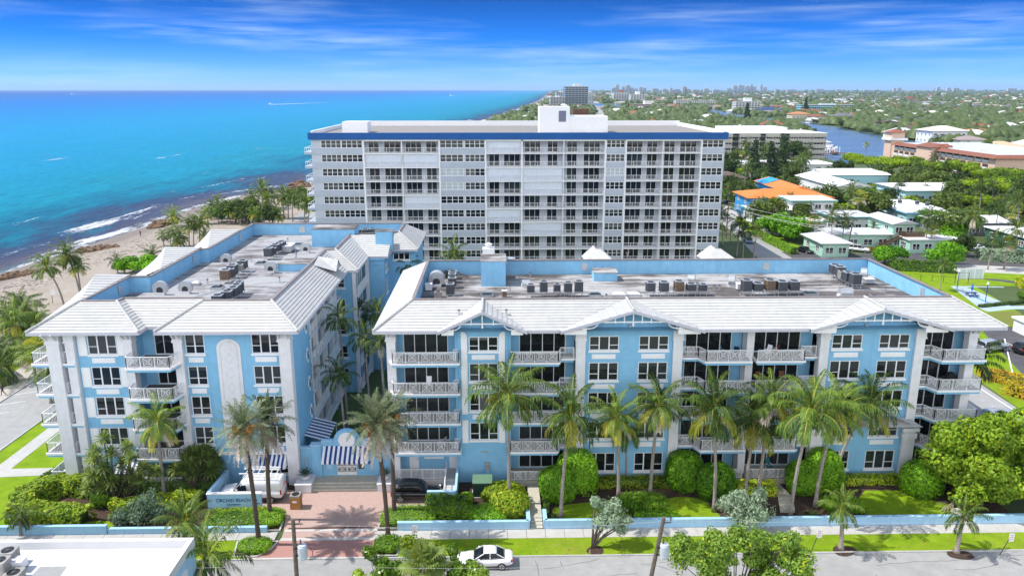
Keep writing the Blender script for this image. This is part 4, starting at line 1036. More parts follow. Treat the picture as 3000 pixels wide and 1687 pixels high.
for a, b in ((-16.0, -15.05), (-15.0, -14.05)):
    for u in (a, b): mb.beam(q(u, .62), q(u, 2.95), .09)
    for v in (.68, .9, 1.55, 2.2, 2.9): mb.beam(q(a, v), q(b, v), .07)
    for v in (1.22, 1.87, 2.52):
        for k in (1, .6, .3):
            h, ww = .27*k, .38*k; c = (a + b) / 2
            for (p, r) in (((-ww, -h), (ww, -h)), ((ww, -h), (ww, h)), ((ww, h), (-ww, h)), ((-ww, h), (-ww, -h))): mb.beam(q(c + p[0], v + p[1]), q(c + r[0], v + r[1]), .035)
        mb.beam(q(c - .4, v - .3), q(c + .4, v + .3), .03); mb.beam(q(c - .4, v + .3), q(c + .4, v - .3), .03)
    mb.box(a, b, y + .07, y + .13, .63, .9)
mb.build('gate', M['rail'], GH)
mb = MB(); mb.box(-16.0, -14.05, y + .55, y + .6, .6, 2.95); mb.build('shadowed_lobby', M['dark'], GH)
textobj('house_number', '701', .42, M['dark'], GH, (-16.75, y - .03, 2.42), (R(90), 0, 0))
mb = MB(); mb.box(-17.0, -16.45, y - .04, y - .005, 1.35, 2.05); o = mb.build('notice_board', M['bluepale'], GH)
mb = MB(); mb.extr([(-16.72 + .09*math.cos(a), y - .05, 1.92 + .09*math.sin(a)) for a in np.linspace(0, 2*math.pi, 12, endpoint=False)], (0, .009, 0)); mb.build('emblem', mat('teal emblem', (.05, .2, .25)), o)
mb = MB(); mb.box(-13.85, -13.3, y - .06, y - .005, 1.35, 2.1); mb.build('call_box', mat('bronze intercom', (.08, .055, .05), .4), GH)
mb = MB(); mb.box(-12.95, -12.6, y - .04, y - .005, 1.85, 2.15); mb.build('wall_plaque', mat('blue plaque', (.03, .08, .4), .5), GH)
mb = MB(); mb.box(-19.05, -18.85, y - .14, y - .005, 1.7, 2.6); mb.build('wall_lamp', M['steel'], GH)
# steps and planters
mb = MB(); mb.box(-18.1, -11.7, 68.95, 70.3, 0, .6); mb.box(-18.1, -11.7, 68.6, 68.949, 0, .42); mb.box(-18.1, -11.7, 68.25, 68.599, 0, .24)
ES = mb.build('entrance_steps', M['stone']); tag(ES, 'broad beige stone steps and landing below the lattice gate', 'steps')
for x0, x1, nm in ((-19.65, -18.12, 'left'), (-11.68, -10.4, 'right')):
    mb = MB(); mb.box(x0, x1, 67.95, 70.05, 0, .82); mb.box(x0 - .06, x1 + .06, 67.89, 70.06, .822, .92)
    tag(mb.build('plinth', M['whitegrey']), 'white rendered plinth at the %s end of the entrance steps' % nm, 'plinth')
def agave(x, y, z, label):
    r = thing('potted_agave', label, 'pot plant', (x, y, z))
    mb = MB(); mb.lathe([(.2, 0), (.42, .15), (.5, .42), (.54, .48), (.46, .48), (.4, .36)], (x, y, z), 18); mb.build('bowl', M['whitegrey'], r, smooth=True)
    mb = MB()
    for k in range(26):
        a = k * 2.4; el = R(75 - 65 * (k / 26)); L = .75 + .25 * random.random()
        d = Vector((math.cos(a)*math.cos(el), math.sin(a)*math.cos(el), math.sin(el))); s = d.cross(Vector((0, 0, 1))).normalized()
        p0 = Vector((x, y, z + .45)); up = s.cross(d) * .05
        mb.poly(p0 - s*.045, p0 + d*L*.5 - s*.075 + up, p0 + d*L, p0 + d*L*.5 - up*.6); mb.poly(p0 + s*.045, p0 + d*L*.5 - up*.6, p0 + d*L, p0 + d*L*.5 + s*.075 + up)
    mb.build('rosette', leafmat('agave leaf', (.03, .06, .05), (.12, .18, .14), .1), r)
agave(-18.85, 69.0, .92, 'agave in a white bowl on the plinth left of the steps'); agave(-11.05, 68.9, .92, 'agave in a white bowl on the plinth right of the steps')

# ---------------------------------------------------------------- garden walls
def lowwall(name, pts, h, label, t=.28, cap=True, cat='wall'):
    r = thing(name, label, cat, (*pts[0], 0)); mb = MB(); mc = MB()
    for a, b in zip(pts, pts[1:]):
        mb.beam((*a, h / 2), (*b, h / 2), t, h); mc.beam((*a, h + .045), (*b, h + .045), t + .08, .08)
    mb.build('wall', M['bluepale'], r); mc.build('coping', M['bluepale'], r); return r
lowwall('garden_wall', [(-53, 61.1), (-34.4, 61.1)], .85, 'low pale blue wall in front of the sea grape hedge')
lowwall('garden_wall', [(-34.3, 61.1), (-26.3, 61.1), (-20.4, 61.1)], .55, 'low pale blue wall below the lettered sign wall')
lowwall('garden_wall', [(-8.9, 61.15), (2.75, 61.15), (2.75, 63.0)], .8, 'low pale blue wall from drive to the first garden steps')
lowwall('garden_wall', [(4.25, 63.0), (4.25, 61.15), (41.6, 61.15)], .85, 'long low pale blue wall under the row of coconut palms')
lowwall('garden_wall', [(43.0, 61.15), (56, 61.15)], .85, 'low pale blue wall under the big sea grape tree')
mb = MB()
for k in range(4): mb.box(41.75, 42.85, 61.0 + k*.4, 61.4 + k*.4, 0, .2*(k+1))
tag(mb.build('garden_steps', M['concrete']), 'short concrete steps through the wall beside the sea grape tree', 'steps')
SW = thing('sign_wall', 'pale blue free standing wall lettered ORCHID BEACH in front of the white van', 'sign wall', (-24, 64.6, 0))
mb = MB(); mb.box(-26.9, -21.95, 64.75, 65.05, 0, 1.75); mb.beam((-26.8, 64.95, .95), (-26.5, 69.3, .95), .3, 1.9); mb.build('wall', M['bluepale'], SW)
mb = MB(); mb.box(-26.95, -21.9, 64.7, 65.1, 1.752, 1.84); mb.build('coping', M['white'], SW)
NAVYT = mat('navy sign lettering', (.01, .05, .16), .5)
textobj('lettering', 'ORCHID BEACH', .50, NAVYT, SW, (-24.5, 64.735, 1.12), (R(90), 0, 0), wid=.88); textobj('lettering', 'Condominium', .25, NAVYT, SW, (-24.5, 64.735, .72), (R(90), 0, 0), wid=.9)
textobj('lettering', '701', .2, NAVYT, SW, (-22.4, 64.735, 1.15), (R(90), 0, 0)) if False else None
mb = MB(); mb.box(-22.75, -22.3, 64.72, 64.749, 1.1, 1.19); mb.box(-22.7, -22.1, 64.72, 64.749, .75, .84); mb.build('lettering', NAVYT, SW)
lowwall('garden_wall', [(-6.6, 65.3), (-6.6 + .01, 65.3), (-3.95, 65.3)], 1.5, 'pale blue wall behind the clipped hedge, in front of the black car')
RMP = thing('entrance_ramp', 'concrete ramp with white handrails leading to the white service doors', 'ramp', (-4.5, 68, 0))
mb = MB(); mb.extr([(-5.1, 65.9, 0), (-5.1, 71.3, 0), (-5.1, 71.3, .66), (-5.1, 66.0, .04)], (1.05, 0, 0)); mb.build('ramp_slab', M['concrete'], RMP)
mb = MB(); mb.beam((-3.95, 65.6, .75), (-3.95, 69.6, 1.0), .22, 1.5); mb.build('side_wall', M['bluepale'], RMP)
mb = MB()
for k in range(12):
    yy = 66.2 + k * .42; zz = .05 + .6 * (yy - 66) / 5.3; mb.beam((-5.12, yy, zz), (-5.12, yy, zz + .95), .03)
mb.beam((-5.12, 66.1, 1.0), (-5.12, 71, 1.6), .06); mb.beam((-5.12, 66.1, .2), (-5.12, 71, .75), .04); mb.build('handrail', M['rail'], RMP)
# ================================================================ tall white block behind
TW = thing('apartment_tower', 'ten storey white slab block of flats with royal blue roof band', 'building', (4, 154, 0))
TY = 154.0; tf = front(TY); tr = front(TY + 2.1); td = front(TY + 1.98)
TF = [1.1 + 2.75*k for k in range(10)]                              # floor levels; top floor 25.85
TTOP = 28.5
secs = [('win', -36.2, -26.0, [(-34.3, -30.35, 4), (-30.3, -26.2, 4)]), ('bal', -26.0, -11.1, [-18.5]), ('win', -11.1, -2.0, [(-11.0, -6.4, 4), (-6.1, -2.15, 4)]), ('bal', -2.0, 5.2, []),
        ('bal', 5.2, 21.75, [13.5]), ('win', 21.75, 25.8, [(21.95, 25.6, 4)]), ('bal', 25.8, 40.85, [33.2]), ('win', 40.85, 45.5, [(40.98, 45.2, 4)])]
shut = {(1, 8): 3, (1, 6): 2, (3, 9): 3, (3, 7): 3, (3, 4): 3, (4, 7): 1, (4, 6): 1, (4, 3): 1}
mb = MB(); mbb = MB()
for typ, a, b, q in secs:
    if typ == 'win':
        holes = [(u0, u1, z + 1.0, z + 2.5) for u0, u1, _ in q for z in TF]
        zs = [0] + [z for zf in TF for z in (zf + .96, zf + 2.54)] + [TTOP]
        wallgrid(mb, tf, a, b, 0, TTOP, holes, .12)
    else:
        wallgrid(mb, tr, a, b, 0, TTOP, [])
mb.poly((-36.2, TY, 0), (-36.2, TY + 40, 0), (-36.2, TY + 40, TTOP), (-36.2, TY, TTOP)); mb.poly((45.5, TY, 0), (45.5, TY + 40, 0), (45.5, TY + 40, TTOP), (45.5, TY, TTOP)); mb.poly((-36.2, TY + 40, 0), (45.5, TY + 40, 0), (45.5, TY + 40, TTOP), (-36.2, TY + 40, TTOP))
mb.build('wall', M['towerwall'], TW)
for typ, a, b, q in secs:                                           # grey spandrel bands
    if typ != 'win': continue
    mb = MB()
    for k, z in enumerate(TF):
        fbox(mb, tf, a + .01, b - .01, z - .2, z + .93, -.14 if a < -30 else -.05, 0)
        if a < -30: mb.box(-37.6, -36.2, TY - .14, TY + 9, z - .2, z + .25)
    mb.build('spandrel', M['towerband'], TW)
mb = MB()
for z in TF:
    mb.beam((-37.5, TY, z + 1.05), (-37.5, TY + 9, z + 1.05), .08, .08); mb.beam((-37.5, TY, z + 1.05), (-36.2, TY, z + 1.05), .08)
    for k in range(7): mb.beam((-37.5, TY + k*1.5, z + .2), (-37.5, TY + k*1.5, z + 1.05), .06)
mb.build('sea_side_railing', M['rail'], TW)
GT = ['glass', 'glass', 'glass2', 'glass', 'curtain', 'curtain', 'glass2']
rt = random.Random(5)
pale = {(2, 7): 'curtain2', (2, 6): 'curtain2', (4, 7): 'curtain2'}
nwin = 0
for si, (typ, a, b, q) in enumerate(secs):
    if typ != 'win': continue
    for u0, u1, n in q:
        for k, z in enumerate(TF):
            if z < 3: continue
            g = rt.choice(GT)
            if (si, k) in ((2, 7), (2, 6)) and u0 < -8: g = 'curtain2'
            if (si, k) == (5, 7): g = 'curtain2'
            if (si, k) in ((2, 8),): g = 'curtain'
            window(TW, tf, u0, u1, z + 1.0, z + 2.5, n, sill=False, bar=.5, g=g, fw=.09, d=.05, barall=True)
ndoor = 0; extra = MB(); extrag = MB()
for si, (typ, a, b, q) in enumerate(secs):
    if typ != 'bal': continue
    cells = [a, *q, b]
    for ci, (c0, c1) in enumerate(zip(cells, cells[1:])):
        w = c1 - c0
        for k, z in enumerate(TF):
            if z < 3: continue
            sh = shut.get((si, k), 0); closed = (sh == 3) or (sh == 1 and ci == 0) or (sh == 2 and ci == 1)
            if si == 1 and k == 6: closed = (ci == 1) and False
            if (si, k) == (1, 5): closed = ci == 1
            if closed:
                mb = MB(); nb = int(w / .22)
                for j in range(nb):
                    u = c0 + .15 + (w - .3) * j / nb; ww = (w - .3) / nb
                    mb.poly((u, TY + .25, z + .02), (u + ww / 2, TY + .16, z + .02), (u + ww / 2, TY + .16, z + 2.55), (u, TY + .25, z + 2.55)); mb.poly((u + ww / 2, TY + .16, z + .02), (u + ww, TY + .25, z + .02), (u + ww, TY + .25, z + 2.55), (u + ww / 2, TY + .16, z + 2.55))
                mb.build('storm_shutter', M['shutter'], TW)
            else:
                ds = ((c0 + w*.09, 2.1, 2), (c0 + w*.50, 3.3, 3)) if (ci + si) % 2 else ((c0 + w*.07, 3.2, 3), (c0 + w*.62, 2.1, 2))
                for u, dw, nl in ds:
                    if ndoor < 88: glassdoor(TW, td, u, u + dw, z + .03, z + 2.4, nl, g=rt.choice(['glass', 'glass', 'glass2'])).name; ndoor += 1
                    else:
                        for j in range(nl + 1): fbox(extra, tr, u + dw*j/nl - .04, u + dw*j/nl + .04, z + .03, z + 2.4, -.05, 0)
                        extrag.poly(tr.p(u, z + .03, -.02), tr.p(u + dw, z + .03, -.02), tr.p(u + dw, z + 2.4, -.02), tr.p(u, z + 2.4, -.02))
    for k, z in enumerate(TF):
        if z < 3: continue
        mb = MB(); mb.box(a + .12, b - .12, TY - .12, TY + 2.09, z - .2, z); o = mb.build('balcony_slab', M['white'], TW)
        railing(TW, [(a + .2, TY - .03), (b - .2, TY - .03)], z, xpan=False, step=.2, bay=1.5, bt=.02)
    for u in cells:
        if si == 4 and u == a: continue
        inner = u in q
        mb = MB(); mb.box(u - (.08 if inner else .14), u + (.08 if inner else .14), TY - (.0 if inner else .18), TY + 2.09, 0, TTOP - .15); mb.build('party_wall', M['white'], TW)
    mb = MB(); mb.box(a - .14, b + .14, TY - .19, TY + .2, TTOP - .35, TTOP - .02); mb.build('balcony_lintel', M['white'], TW)
if extra.v:
    o = extra.build('sliding_door', M['rail'], TW); o['kind'] = 'stuff'; extrag.build('pane', M['glass'], o)
mb = MB(); mb.box(-36.65, 45.95, TY - .5, TY - .2, TTOP - .02, 29.8); mb.box(45.65, 45.95, TY - .2, TY + 41, TTOP - .02, 29.8); mb.box(-36.65, -36.35, TY - .2, TY + 41, TTOP - .02, 29.8); mb.build('roof_band', M['fascia'], TW)
mb = MB(); mb.poly((-36.35, TY - .2, 29.3), (45.65, TY - .2, 29.3), (45.65, TY + 41, 29.3), (-36.35, TY + 41, 29.3)); mb.build('roof_deck', mat('gravel roof', (.24, .225, .215), .9, var=.15), TW)
mb = MB(); mb.box(-36.4, 45.7, TY + 40.6, TY + 41, 29.3, 30.5); mb.box(45.3, 45.7, TY + 1, TY + 40.6, 29.3, 30.1); mb.box(-36.4, -36.0, TY + 1, TY + 40.6, 29.3, 30.1); mb.build('parapet', M['white'], TW)
mb = MB(); mb.box(-31.7, -26.5, 163, 168, 29.3, 31.5); mb.build('penthouse', M['white'], TW)
PH = MB(); PH.box(8.95, 15.1, 160, 166, 29.3, 34.6); PH.box(15.1, 22.95, 160.2, 168, 29.3, 32.7); PH = PH.build('penthouse', M['white'], TW)
mb = MB(); fbox(mb, front(160), 12.85, 14.35, 31.6, 33.8, -.03, .0); mb.build('louvre', mat('grey louvre', (.16, .17, .24), .6, stretch=(1, 1, 30), scale=1.2, var=.5), PH)
mb = MB(); fbox(mb, front(160), 12.8, 14.7, 29.4, 30.9, -.03, 0); mb.build('door', M['white'], PH)
mb = MB(); fbox(mb, front(160.2), 18.2, 22.3, 29.35, 29.9, -.4, -.3)
for k in range(16): mb.beam((18.2 + k*.27, 159.8, 29.3), (18.2 + k*.27, 159.8, 29.9), .06)
mb.build('ladder_rail', M['white'], PH)
mb = MB(); mb.box(17, 20.4, 172, 175, 29.3, 33.9); mb.build('cooling_tower', M['woodbrown'], TW)
flag = thing('flag', 'striped flag hanging from a low balcony of the tower', 'flag', (26.6, 153.6, 0))
mb = MB(); mb.path([(26.55, 154.0, 5.4), (26.9, 153.0, 6.6)], .03, 5); mb.build('staff', M['white'], flag)
mb = MB()
for k in range(9):
    mb.m = k % 2; mb.poly((26.62 + .05*(k % 3), 153.1, 6.3 - k*.17), (27.1 - .03*k, 153.0, 6.35 - k*.17), (27.1 - .03*k, 153.0, 6.18 - k*.17), (26.62, 153.1, 6.13 - k*.17))
mb.m = 2; mb.poly((26.63, 153.05, 6.32), (26.85, 153.0, 6.34), (26.85, 153.0, 5.8), (26.63, 153.05, 5.78))
mb.build('cloth', [mat('flag red', (.4, .03, .04)), M['canvas'], M['navy']], flag)
# ---------------------------------------------------------------- rooftop plant
def condenser(name, label, w, h, m, stand, loc, group=None, rotz=0):
    r = thing(name, label, 'condenser', (0, 0, 0), group)
    mb = MB(); s = w / 2; z0 = stand
    pts = [(-s+.06, -s), (s-.06, -s), (s, -s+.06), (s, s-.06), (s-.06, s), (-s+.06, s), (-s, s-.06), (-s, -s+.06)]
    mb.prism(pts, z0 + .04, z0 + h - .06)
    n = 9
    for k in range(n):                                              # vertical fins
        u = -s + .1 + (w - .2) * k / (n - 1)
        for q in ((u - .012, u + .012, -s - .014, -s), (u - .012, u + .012, s, s + .014)): mb.box(*q, z0 + .1, z0 + h - .12)
        for q in ((-s - .014, -s, u - .012, u + .012), (s, s + .014, u - .012, u + .012)): mb.box(*q, z0 + .1, z0 + h - .12)
    mb.build('cabinet', M[m], r)
    mb = MB(); mb.prism([(x*1.04, y*1.04) for x, y in pts], z0 + h - .06, z0 + h); top = mb.build('top_cover', M['steel' if m != 'acpale' else 'acpale'], r)
    mb = MB(); mb.lathe([(.0, 0), (s*.78, 0), (s*.78, .012)], (0, 0, z0 + h + .003), 20); mb.build('fan_grille', M['black'], top)
    mb = MB()
    for k in range(4): a = k*math.pi/2; mb.beam((0, 0, z0 + h + .02), (s*.78*math.cos(a), s*.78*math.sin(a), z0 + h + .02), .03, .012)
    mb.lathe([(.12, 0), (.12, .03)], (0, 0, z0 + h + .012), 10); mb.build('fan_hub', M['acgrey'], top)
    if stand > .15:
        mb = MB()
        for sx in (-1, 1):
            for sy in (-1, 1): mb.beam((sx*s*.9, sy*s*.9, 0), (sx*s*.9, sy*s*.9, z0 + .04), .05)
        mb.beam((-s*1.25, -s*.9, z0), (s*1.25, -s*.9, z0), .07, .08); mb.beam((-s*1.25, s*.9, z0), (s*1.25, s*.9, z0), .07, .08)
        mb.build('stand', M['steel'], r)
    r.location = loc; r.rotation_euler = (0, 0, rotz); return r
F5 = lambda x, y: (1100 + x / 2.862, 650 + y / 2.862)
F6 = lambda x, y: (1850 + x / 2.862, 650 + y / 2.862)
C4 = lambda x, y: (550 + x / 3.22, 600 + y / 3.22)
D4 = lambda x, y: (x / 3.22, 600 + y / 3.22)
A7 = lambda x, y: (x / 2.7116, 500 + y / 2.7116)
ORD = ['first', 'second', 'third', 'fourth', 'fifth', 'sixth']
def acrow(fn, rows, where, stand, group, scale):
    for i, (x, y, w, h, m) in enumerate(rows):
        p = at(*fn(x, y), DZ + stand)
        d = (p - Vector((0, 0, CAMH))).length; k = d / FPX / scale
        W = min(1.05, max(.7, w * k * .95)); Hh = max(.65, (h - w * .22) * k * 1.0)
        kind = {'acgrey': 'grey', 'acpale': 'beige', 'acrust': 'rust streaked'}[m]
        condenser('condenser_unit', '%s %s condenser %s' % (ORD[i], kind, where), W, Hh, m, stand, (p.x, p.y + W/2, DZ), group)
G, B_, U_ = 'acgrey', 'acpale', 'acrust'
acrow(F5, [(1303,595,65,82,G), (1412,590,65,105,G), (1524,585,58,75,G), (1617,592,68,98,G), (1708,590,70,108,G)], 'from the left in front row right of the blue stair head', .55, 'condensers on the right block', 2.862)
acrow(F6, [(165,587,75,95,G), (278,588,75,98,G), (403,586,78,105,U_), (507,583,75,78,G), (605,583,62,72,G)], 'from the left in the middle front row behind the second gable', .55, 'condensers on the right block', 2.862)
acrow(F6, [(972,585,78,110,G), (1067,583,80,82,G), (1170,580,80,105,U_), (1272,583,80,97,G), (1372,578,80,93,G)], 'from the left in the rightmost front row before the third gable', .55, 'condensers on the right block', 2.862)
acrow(F6, [(1717,435,80,85,G), (1757,458,80,92,G), (1778,478,60,70,B_), (1833,502,75,88,G), (1890,528,82,102,G)], 'from the back in the diagonal group by the right parapet corner', .55, 'condensers on the right block', 2.862)
acrow(F5, [(647,470,68,68,G), (643,500,68,78,G), (643,545,70,92,G), (625,612,70,108,G)], 'from the back in the file left of the blue stair head', .2, 'condensers on the right block', 2.862)
acrow(F5, [(525,640,60,55,B_)], 'standing alone on the deck by the left parapet', .05, 'condensers on the right block', 2.862)
acrow(C4, [(478,822,72,105,G), (452,848,78,105,G), (420,868,80,100,G), (362,892,92,92,G), (270,915,100,60,G)], 'from the back in the nearest file on the left block', .35, 'condensers on the left block', 3.22)
acrow(C4, [(508,605,78,90,G), (482,628,60,72,B_), (412,665,85,108,G), (402,688,50,90,G), (346,712,95,112,U_)], 'from the back in the middle file on the left block', .45, 'condensers on the left block', 3.22)
acrow(C4, [(880,418,72,85,G), (852,430,75,82,G), (818,446,78,84,G), (803,468,30,65,G), (755,492,80,98,G)], 'from the back in the far file on the left block', .45, 'condensers on the left block', 3.22)
acrow(C4, [(1740,268,55,40,G), (1672,272,58,34,G), (1598,274,60,34,G)], 'from the right behind the far tiled wing of the left block', .5, 'condensers on the left block', 3.22)

def hood(label, p, r=.75, w=.55, rotz=0, number=None, scale=1.0):
    t_ = thing('exhaust_hood', label, 'roof vent', (0, 0, 0), 'arched exhaust hoods on the flat roofs')
    mb = MB(); n = 14
    arc = [(r*math.cos(a), .25 + r*.95 + r*.95*math.sin(a) - .25) for a in np.linspace(-.25, math.pi + .25, n)]
    pts = [(r*.9, 0.3)] + arc + [(-r*.9, .3)]
    mb.extr([(x, -w/2, z) for x, z in pts], (0, w, 0)); o = mb.build('shell', M['steel'], t_)
    mb = MB(); mb.extr([(x*.45, -w/2 - .012, .3 + (z - .3)*.5) for x, z in pts], (0, .011, 0)); mb.build('mouth', M['dark'], o)
    mb = MB(); mb.box(-r*.6, r*.6, -w*.6, w*.6, 0, .3); mb.build('base', M['whitegrey'], t_)
    if number: textobj('number', number, .7, M['dark'], t_, (r*.2, -w/2 - .02, .3 + r*.95), (R(90), 0, 0), extrude=.005)
    t_.location = p; t_.rotation_euler = (0, 0, rotz); t_.scale = (scale,)*3; return t_
hood('arched steel exhaust hood by the left parapet, nearest on left block', at(*A7(1280, 985), DZ), .8, .5)
hood('arched steel exhaust hood right of the nearest one on the left block', at(*A7(1480, 975), DZ), .75, .5)
hood('arched steel exhaust hood behind the middle condensers of the left block', at(*A7(1800, 742), DZ), .7, .5)
hood('arched steel exhaust hood on the open pale deck of left block', at(*A7(2155, 812), DZ), .75, .5)
hood('arched steel exhaust hood below the big blue stair head of left block', at(*A7(2432, 652), DZ), .7, .5)
hood('large crossed exhaust hood in the left corner of the right block', at(*F5(515, 535), DZ), .9, 1.2)
hood('exhaust hood numbered 2 behind the front condensers', at(*F5(1262, 548), DZ), .45, .9, R(90), None)
hood('exhaust hood numbered 3 behind the middle condensers', at(*F6(500, 510), DZ), .5, .8, R(70), '3')
hood('exhaust hood numbered 4 in the open middle of the right block', at(*F6(838, 535), DZ), .65, .7, R(70), '4')
hood('exhaust hood numbered 5 by the right parapet', at(*F6(1945, 472), DZ), .65, .7, R(60), '5')
hood('low double exhaust hood just behind the third gable', at(*F6(1790, 628), DZ), .5, 1.3, R(90))
def skylight(label, p, w, d, white=False):
    t_ = thing('skylight', label, 'skylight', (0, 0, 0), 'skylights on the flat roofs')
    mb = MB(); mb.box(-w/2, w/2, -d/2, d/2, 0, .25); mb.build('curb', M['steel'], t_)
    mb = MB(); mb.add([(-w*.46, -d*.46, .252), (w*.46, -d*.46, .252), (w*.46, d*.46, .252), (-w*.46, d*.46, .252), (-w*.25, -d*.25, .42), (w*.25, -d*.25, .42), (w*.25, d*.25, .42), (-w*.25, d*.25, .42)], [(4,5,6,7), (0,1,5,4), (1,2,6,5), (2,3,7,6), (3,0,4,7)])
    mb.build('dome', M['whitegrey'] if white else M['glass2'], t_); t_.location = p
skylight('dark domed skylight in front of left block condensers', at(*C4(280, 790), DZ), 1.3, 1.2); skylight('dark domed skylight behind the middle of the left block', at(*C4(690, 562), DZ), 1.3, 1.2)
skylight('flat pale skylight near the hoods of the left block', at(*A7(1560, 905), DZ), .9, .7, True); skylight('dark open hatch near the big blue stair head', at(*C4(1030, 385), DZ), 1.6, 1.2)
skylight('dark skylight behind the first gable', at(*F5(935, 625), DZ), 1.3, .8); skylight('dark skylight between the first two gables', at(*F5(1840, 622), DZ), 1.4, .8)
skylight('white domed skylight beside the second gable', at(*F5(2165, 618), DZ), 1.4, .9, True); skylight('dark skylight behind the middle roof slope', at(*F6(1500, 612), DZ), 1.6, .9)
skylight('pale double skylight between the first and second gables', at(*F5(2040, 622), DZ), 1.5, .8, True)
def ductbox(label, p, w, d, h, m='steel', rotz=0):
    t_ = thing('roof_duct', label, 'duct', (0, 0, 0))
    mb = MB(); mb.box(-w/2, w/2, -d/2, d/2, .15, h); mb.build('casing', M[m], t_); mb = MB(); mb.box(-w/2 - .05, w/2 + .05, -d/2 - .05, d/2 + .05, h + .002, h + .08); mb.build('lid', M['whitegrey'], t_)
    mb = MB()
    for sx in (-1, 1):
        for sy in (-1, 1): mb.beam((sx*w*.4, sy*d*.4, 0), (sx*w*.4, sy*d*.4, .15), .06)
    mb.build('foot', M['dark'], t_); t_.location = p; t_.rotation_euler = (0, 0, rotz)
ductbox('white duct box beside the far condensers of the left block', at(*C4(955, 440), DZ), 1.2, 2.4, .9); ductbox('small white box near the left parapet of right block', at(*F5(447, 580), DZ), .7, .6, .8, 'whitegrey')
ductbox('low white vent box behind the hood numbered 4', at(*F6(910, 572), DZ), .8, .7, .7, 'whitegrey'); ductbox('small steel box before the right parapet', at(*F6(1985, 520), DZ), 1.0, .8, .6)
ductbox('rusty junction box behind the first gable', at(*F5(1082, 632), DZ), .5, .4, .7, 'acrust')
pt = thing('plastic_sheet', 'black plastic and planks heaped behind the left file of condensers', 'debris', at(*F5(585, 462), DZ))
mb = MB(); rr = random.Random(3); p = at(*F5(585, 462), DZ)
for k in range(9): mb.lathe([(.05, 0), (.35 + rr.random()*.2, .1), (.25, .4 + rr.random()*.3), (.03, .55 + rr.random()*.3)], (p.x + rr.uniform(-.8, .8), p.y + rr.uniform(-.4, .4), DZ), 7)
mb.build('sheet', M['black'], pt); mb = MB(); mb.beam((p.x + .4, p.y + .3, DZ + .9), (p.x + 2.8, p.y - .3, DZ + .1), .2, .06); mb.build('plank', M['woodbrown'], pt)
def pipevent(label, p, h=.6):
    t_ = thing('vent_pipe', label, 'vent pipe', (0, 0, 0), 'short vent pipes on the roofs')
    mb = MB(); mb.path([(0, 0, 0), (0, 0, h)], .07, 8); mb.build('pipe', M['steel'], t_); mb = MB(); mb.lathe([(.14, 0), (.14, .06), (.02, .14)], (0, 0, h), 8); mb.build('cowl', M['acgrey'], t_); t_.location = p
VL = 'short vent pipe with a cowl standing on the flat roof'
for q in (C4(600, 535), C4(868, 735), C4(190, 755), C4(945, 360), F5(1128, 585), F5(1225, 525), F6(690, 578), F6(735, 575), F6(1735, 555)): pipevent(VL, at(*q, DZ))
for q, s_ in ((F5(700, 770), 'left'), (F5(1097, 770), 'right')):
    p = atY(*q, 70.3); pipevent('slim vent pipe on the tiles at the %s of the first gable' % s_, (p.x, 70.3, EZ + .95), .5)

rp = random.Random(14)
for k in range(14): x, y = rp.uniform(-6, 43), rp.uniform(74, 89); pipevent(VL, (x, y, DZ), rp.uniform(.3, .7))
def conduit(label, pts):
    mb = MB(); mb.path([(x, y, DZ + .12) for x, y in pts], .045, 5); tag(mb.build('roof_conduit', M['steel']), label, 'pipe', 'thin pipes lying on the roofs')
for x0, x1, y in ((3, 14, 78.2), (17, 26, 77.8), (28, 40, 77.5), (-5, 8, 81.0), (20, 38, 84.0)): conduit('thin grey pipe lying along the stained flat roof', [(x0, y), ((x0 + x1)/2, y + .25), (x1, y - .1), (x1 + .3, y + 2.2)])
for pts in ([(-33, 78), (-30, 84), (-29.6, 92)], [(-27, 90), (-26.5, 100), (-28, 106)]): conduit('thin grey pipe lying along the stained flat roof', pts)
# ---------------------------------------------------------------- foreground white-roofed building
FB = thing('white_roofed_building', 'near flat white roofed building with pale blue wall in the bottom left corner', 'building', (-30, 44, 0))
FX, FY, FZ = -21.4, 48.45, 7.5
M['roofwhite'] = mat('white roof coating', (.60, .60, .61), .6, var=.03, scale=.8, big=.1)
mb = MB(); fr_ = right(FX)
wallgrid(mb, fr_, 34, FY, 0, FZ, []); wallgrid(mb, Fr((0, FY, 0), (1, 0, 0), (0, 1, 0)), -60, FX, 0, FZ, [])
mb.build('wall', M['bluepale'], FB)
mb = MB(); mb.poly((-60, 34, FZ - .55), (FX - .3, 34, FZ - .55), (FX - .3, FY - .3, FZ - .55), (-60, FY - .3, FZ - .55)); mb.build('roof_deck', M['roofwhite'], FB)
mb = MB(); mb.box(FX - .3, FX + .06, 34, FY + .06, FZ - .62, FZ + .02); mb.box(-60, FX - .301, FY - .3, FY + .06, FZ - .62, FZ + .02); mb.build('parapet', M['roofwhite'], FB)
mb = MB(); fbox(mb, fr_, 43.6, 46.9, 3.2, 6.2, -.06, 0); mb.build('wall_panel', M['whitegrey'], FB)
mb = MB(); mb.poly(*[tuple(at(x / 3.316, 1250 + y / 3.316, FZ - .545)) for x, y in ((250, 1500), (550, 1500), (655, 1350), (390, 1355))]); mb.build('painted_shadow', mat('grey painted shadow', (.30, .30, .30), .8, var=.1), FB)  # roof hatch shadow painted on the deck as a flat grey patch
def Q6(x, y): return (x / 3.316, 1250 + y / 3.316)
p = at(*Q6(1718, 1160), FZ - .55)
sc_ = thing('roof_drain', 'small dark drain dome near the corner of the white roof', 'drain', tuple(p)); mb = MB(); mb.lathe([(.16, 0), (.16, .1), (.1, .28), (.02, .3)], tuple(p), 10); mb.build('dome', M['dark'], sc_)
mb = MB(); mb.lathe([(.22, 0), (.22, .03), (.15, .04)], tuple(p), 10); mb.build('flange', M['steel'], sc_)
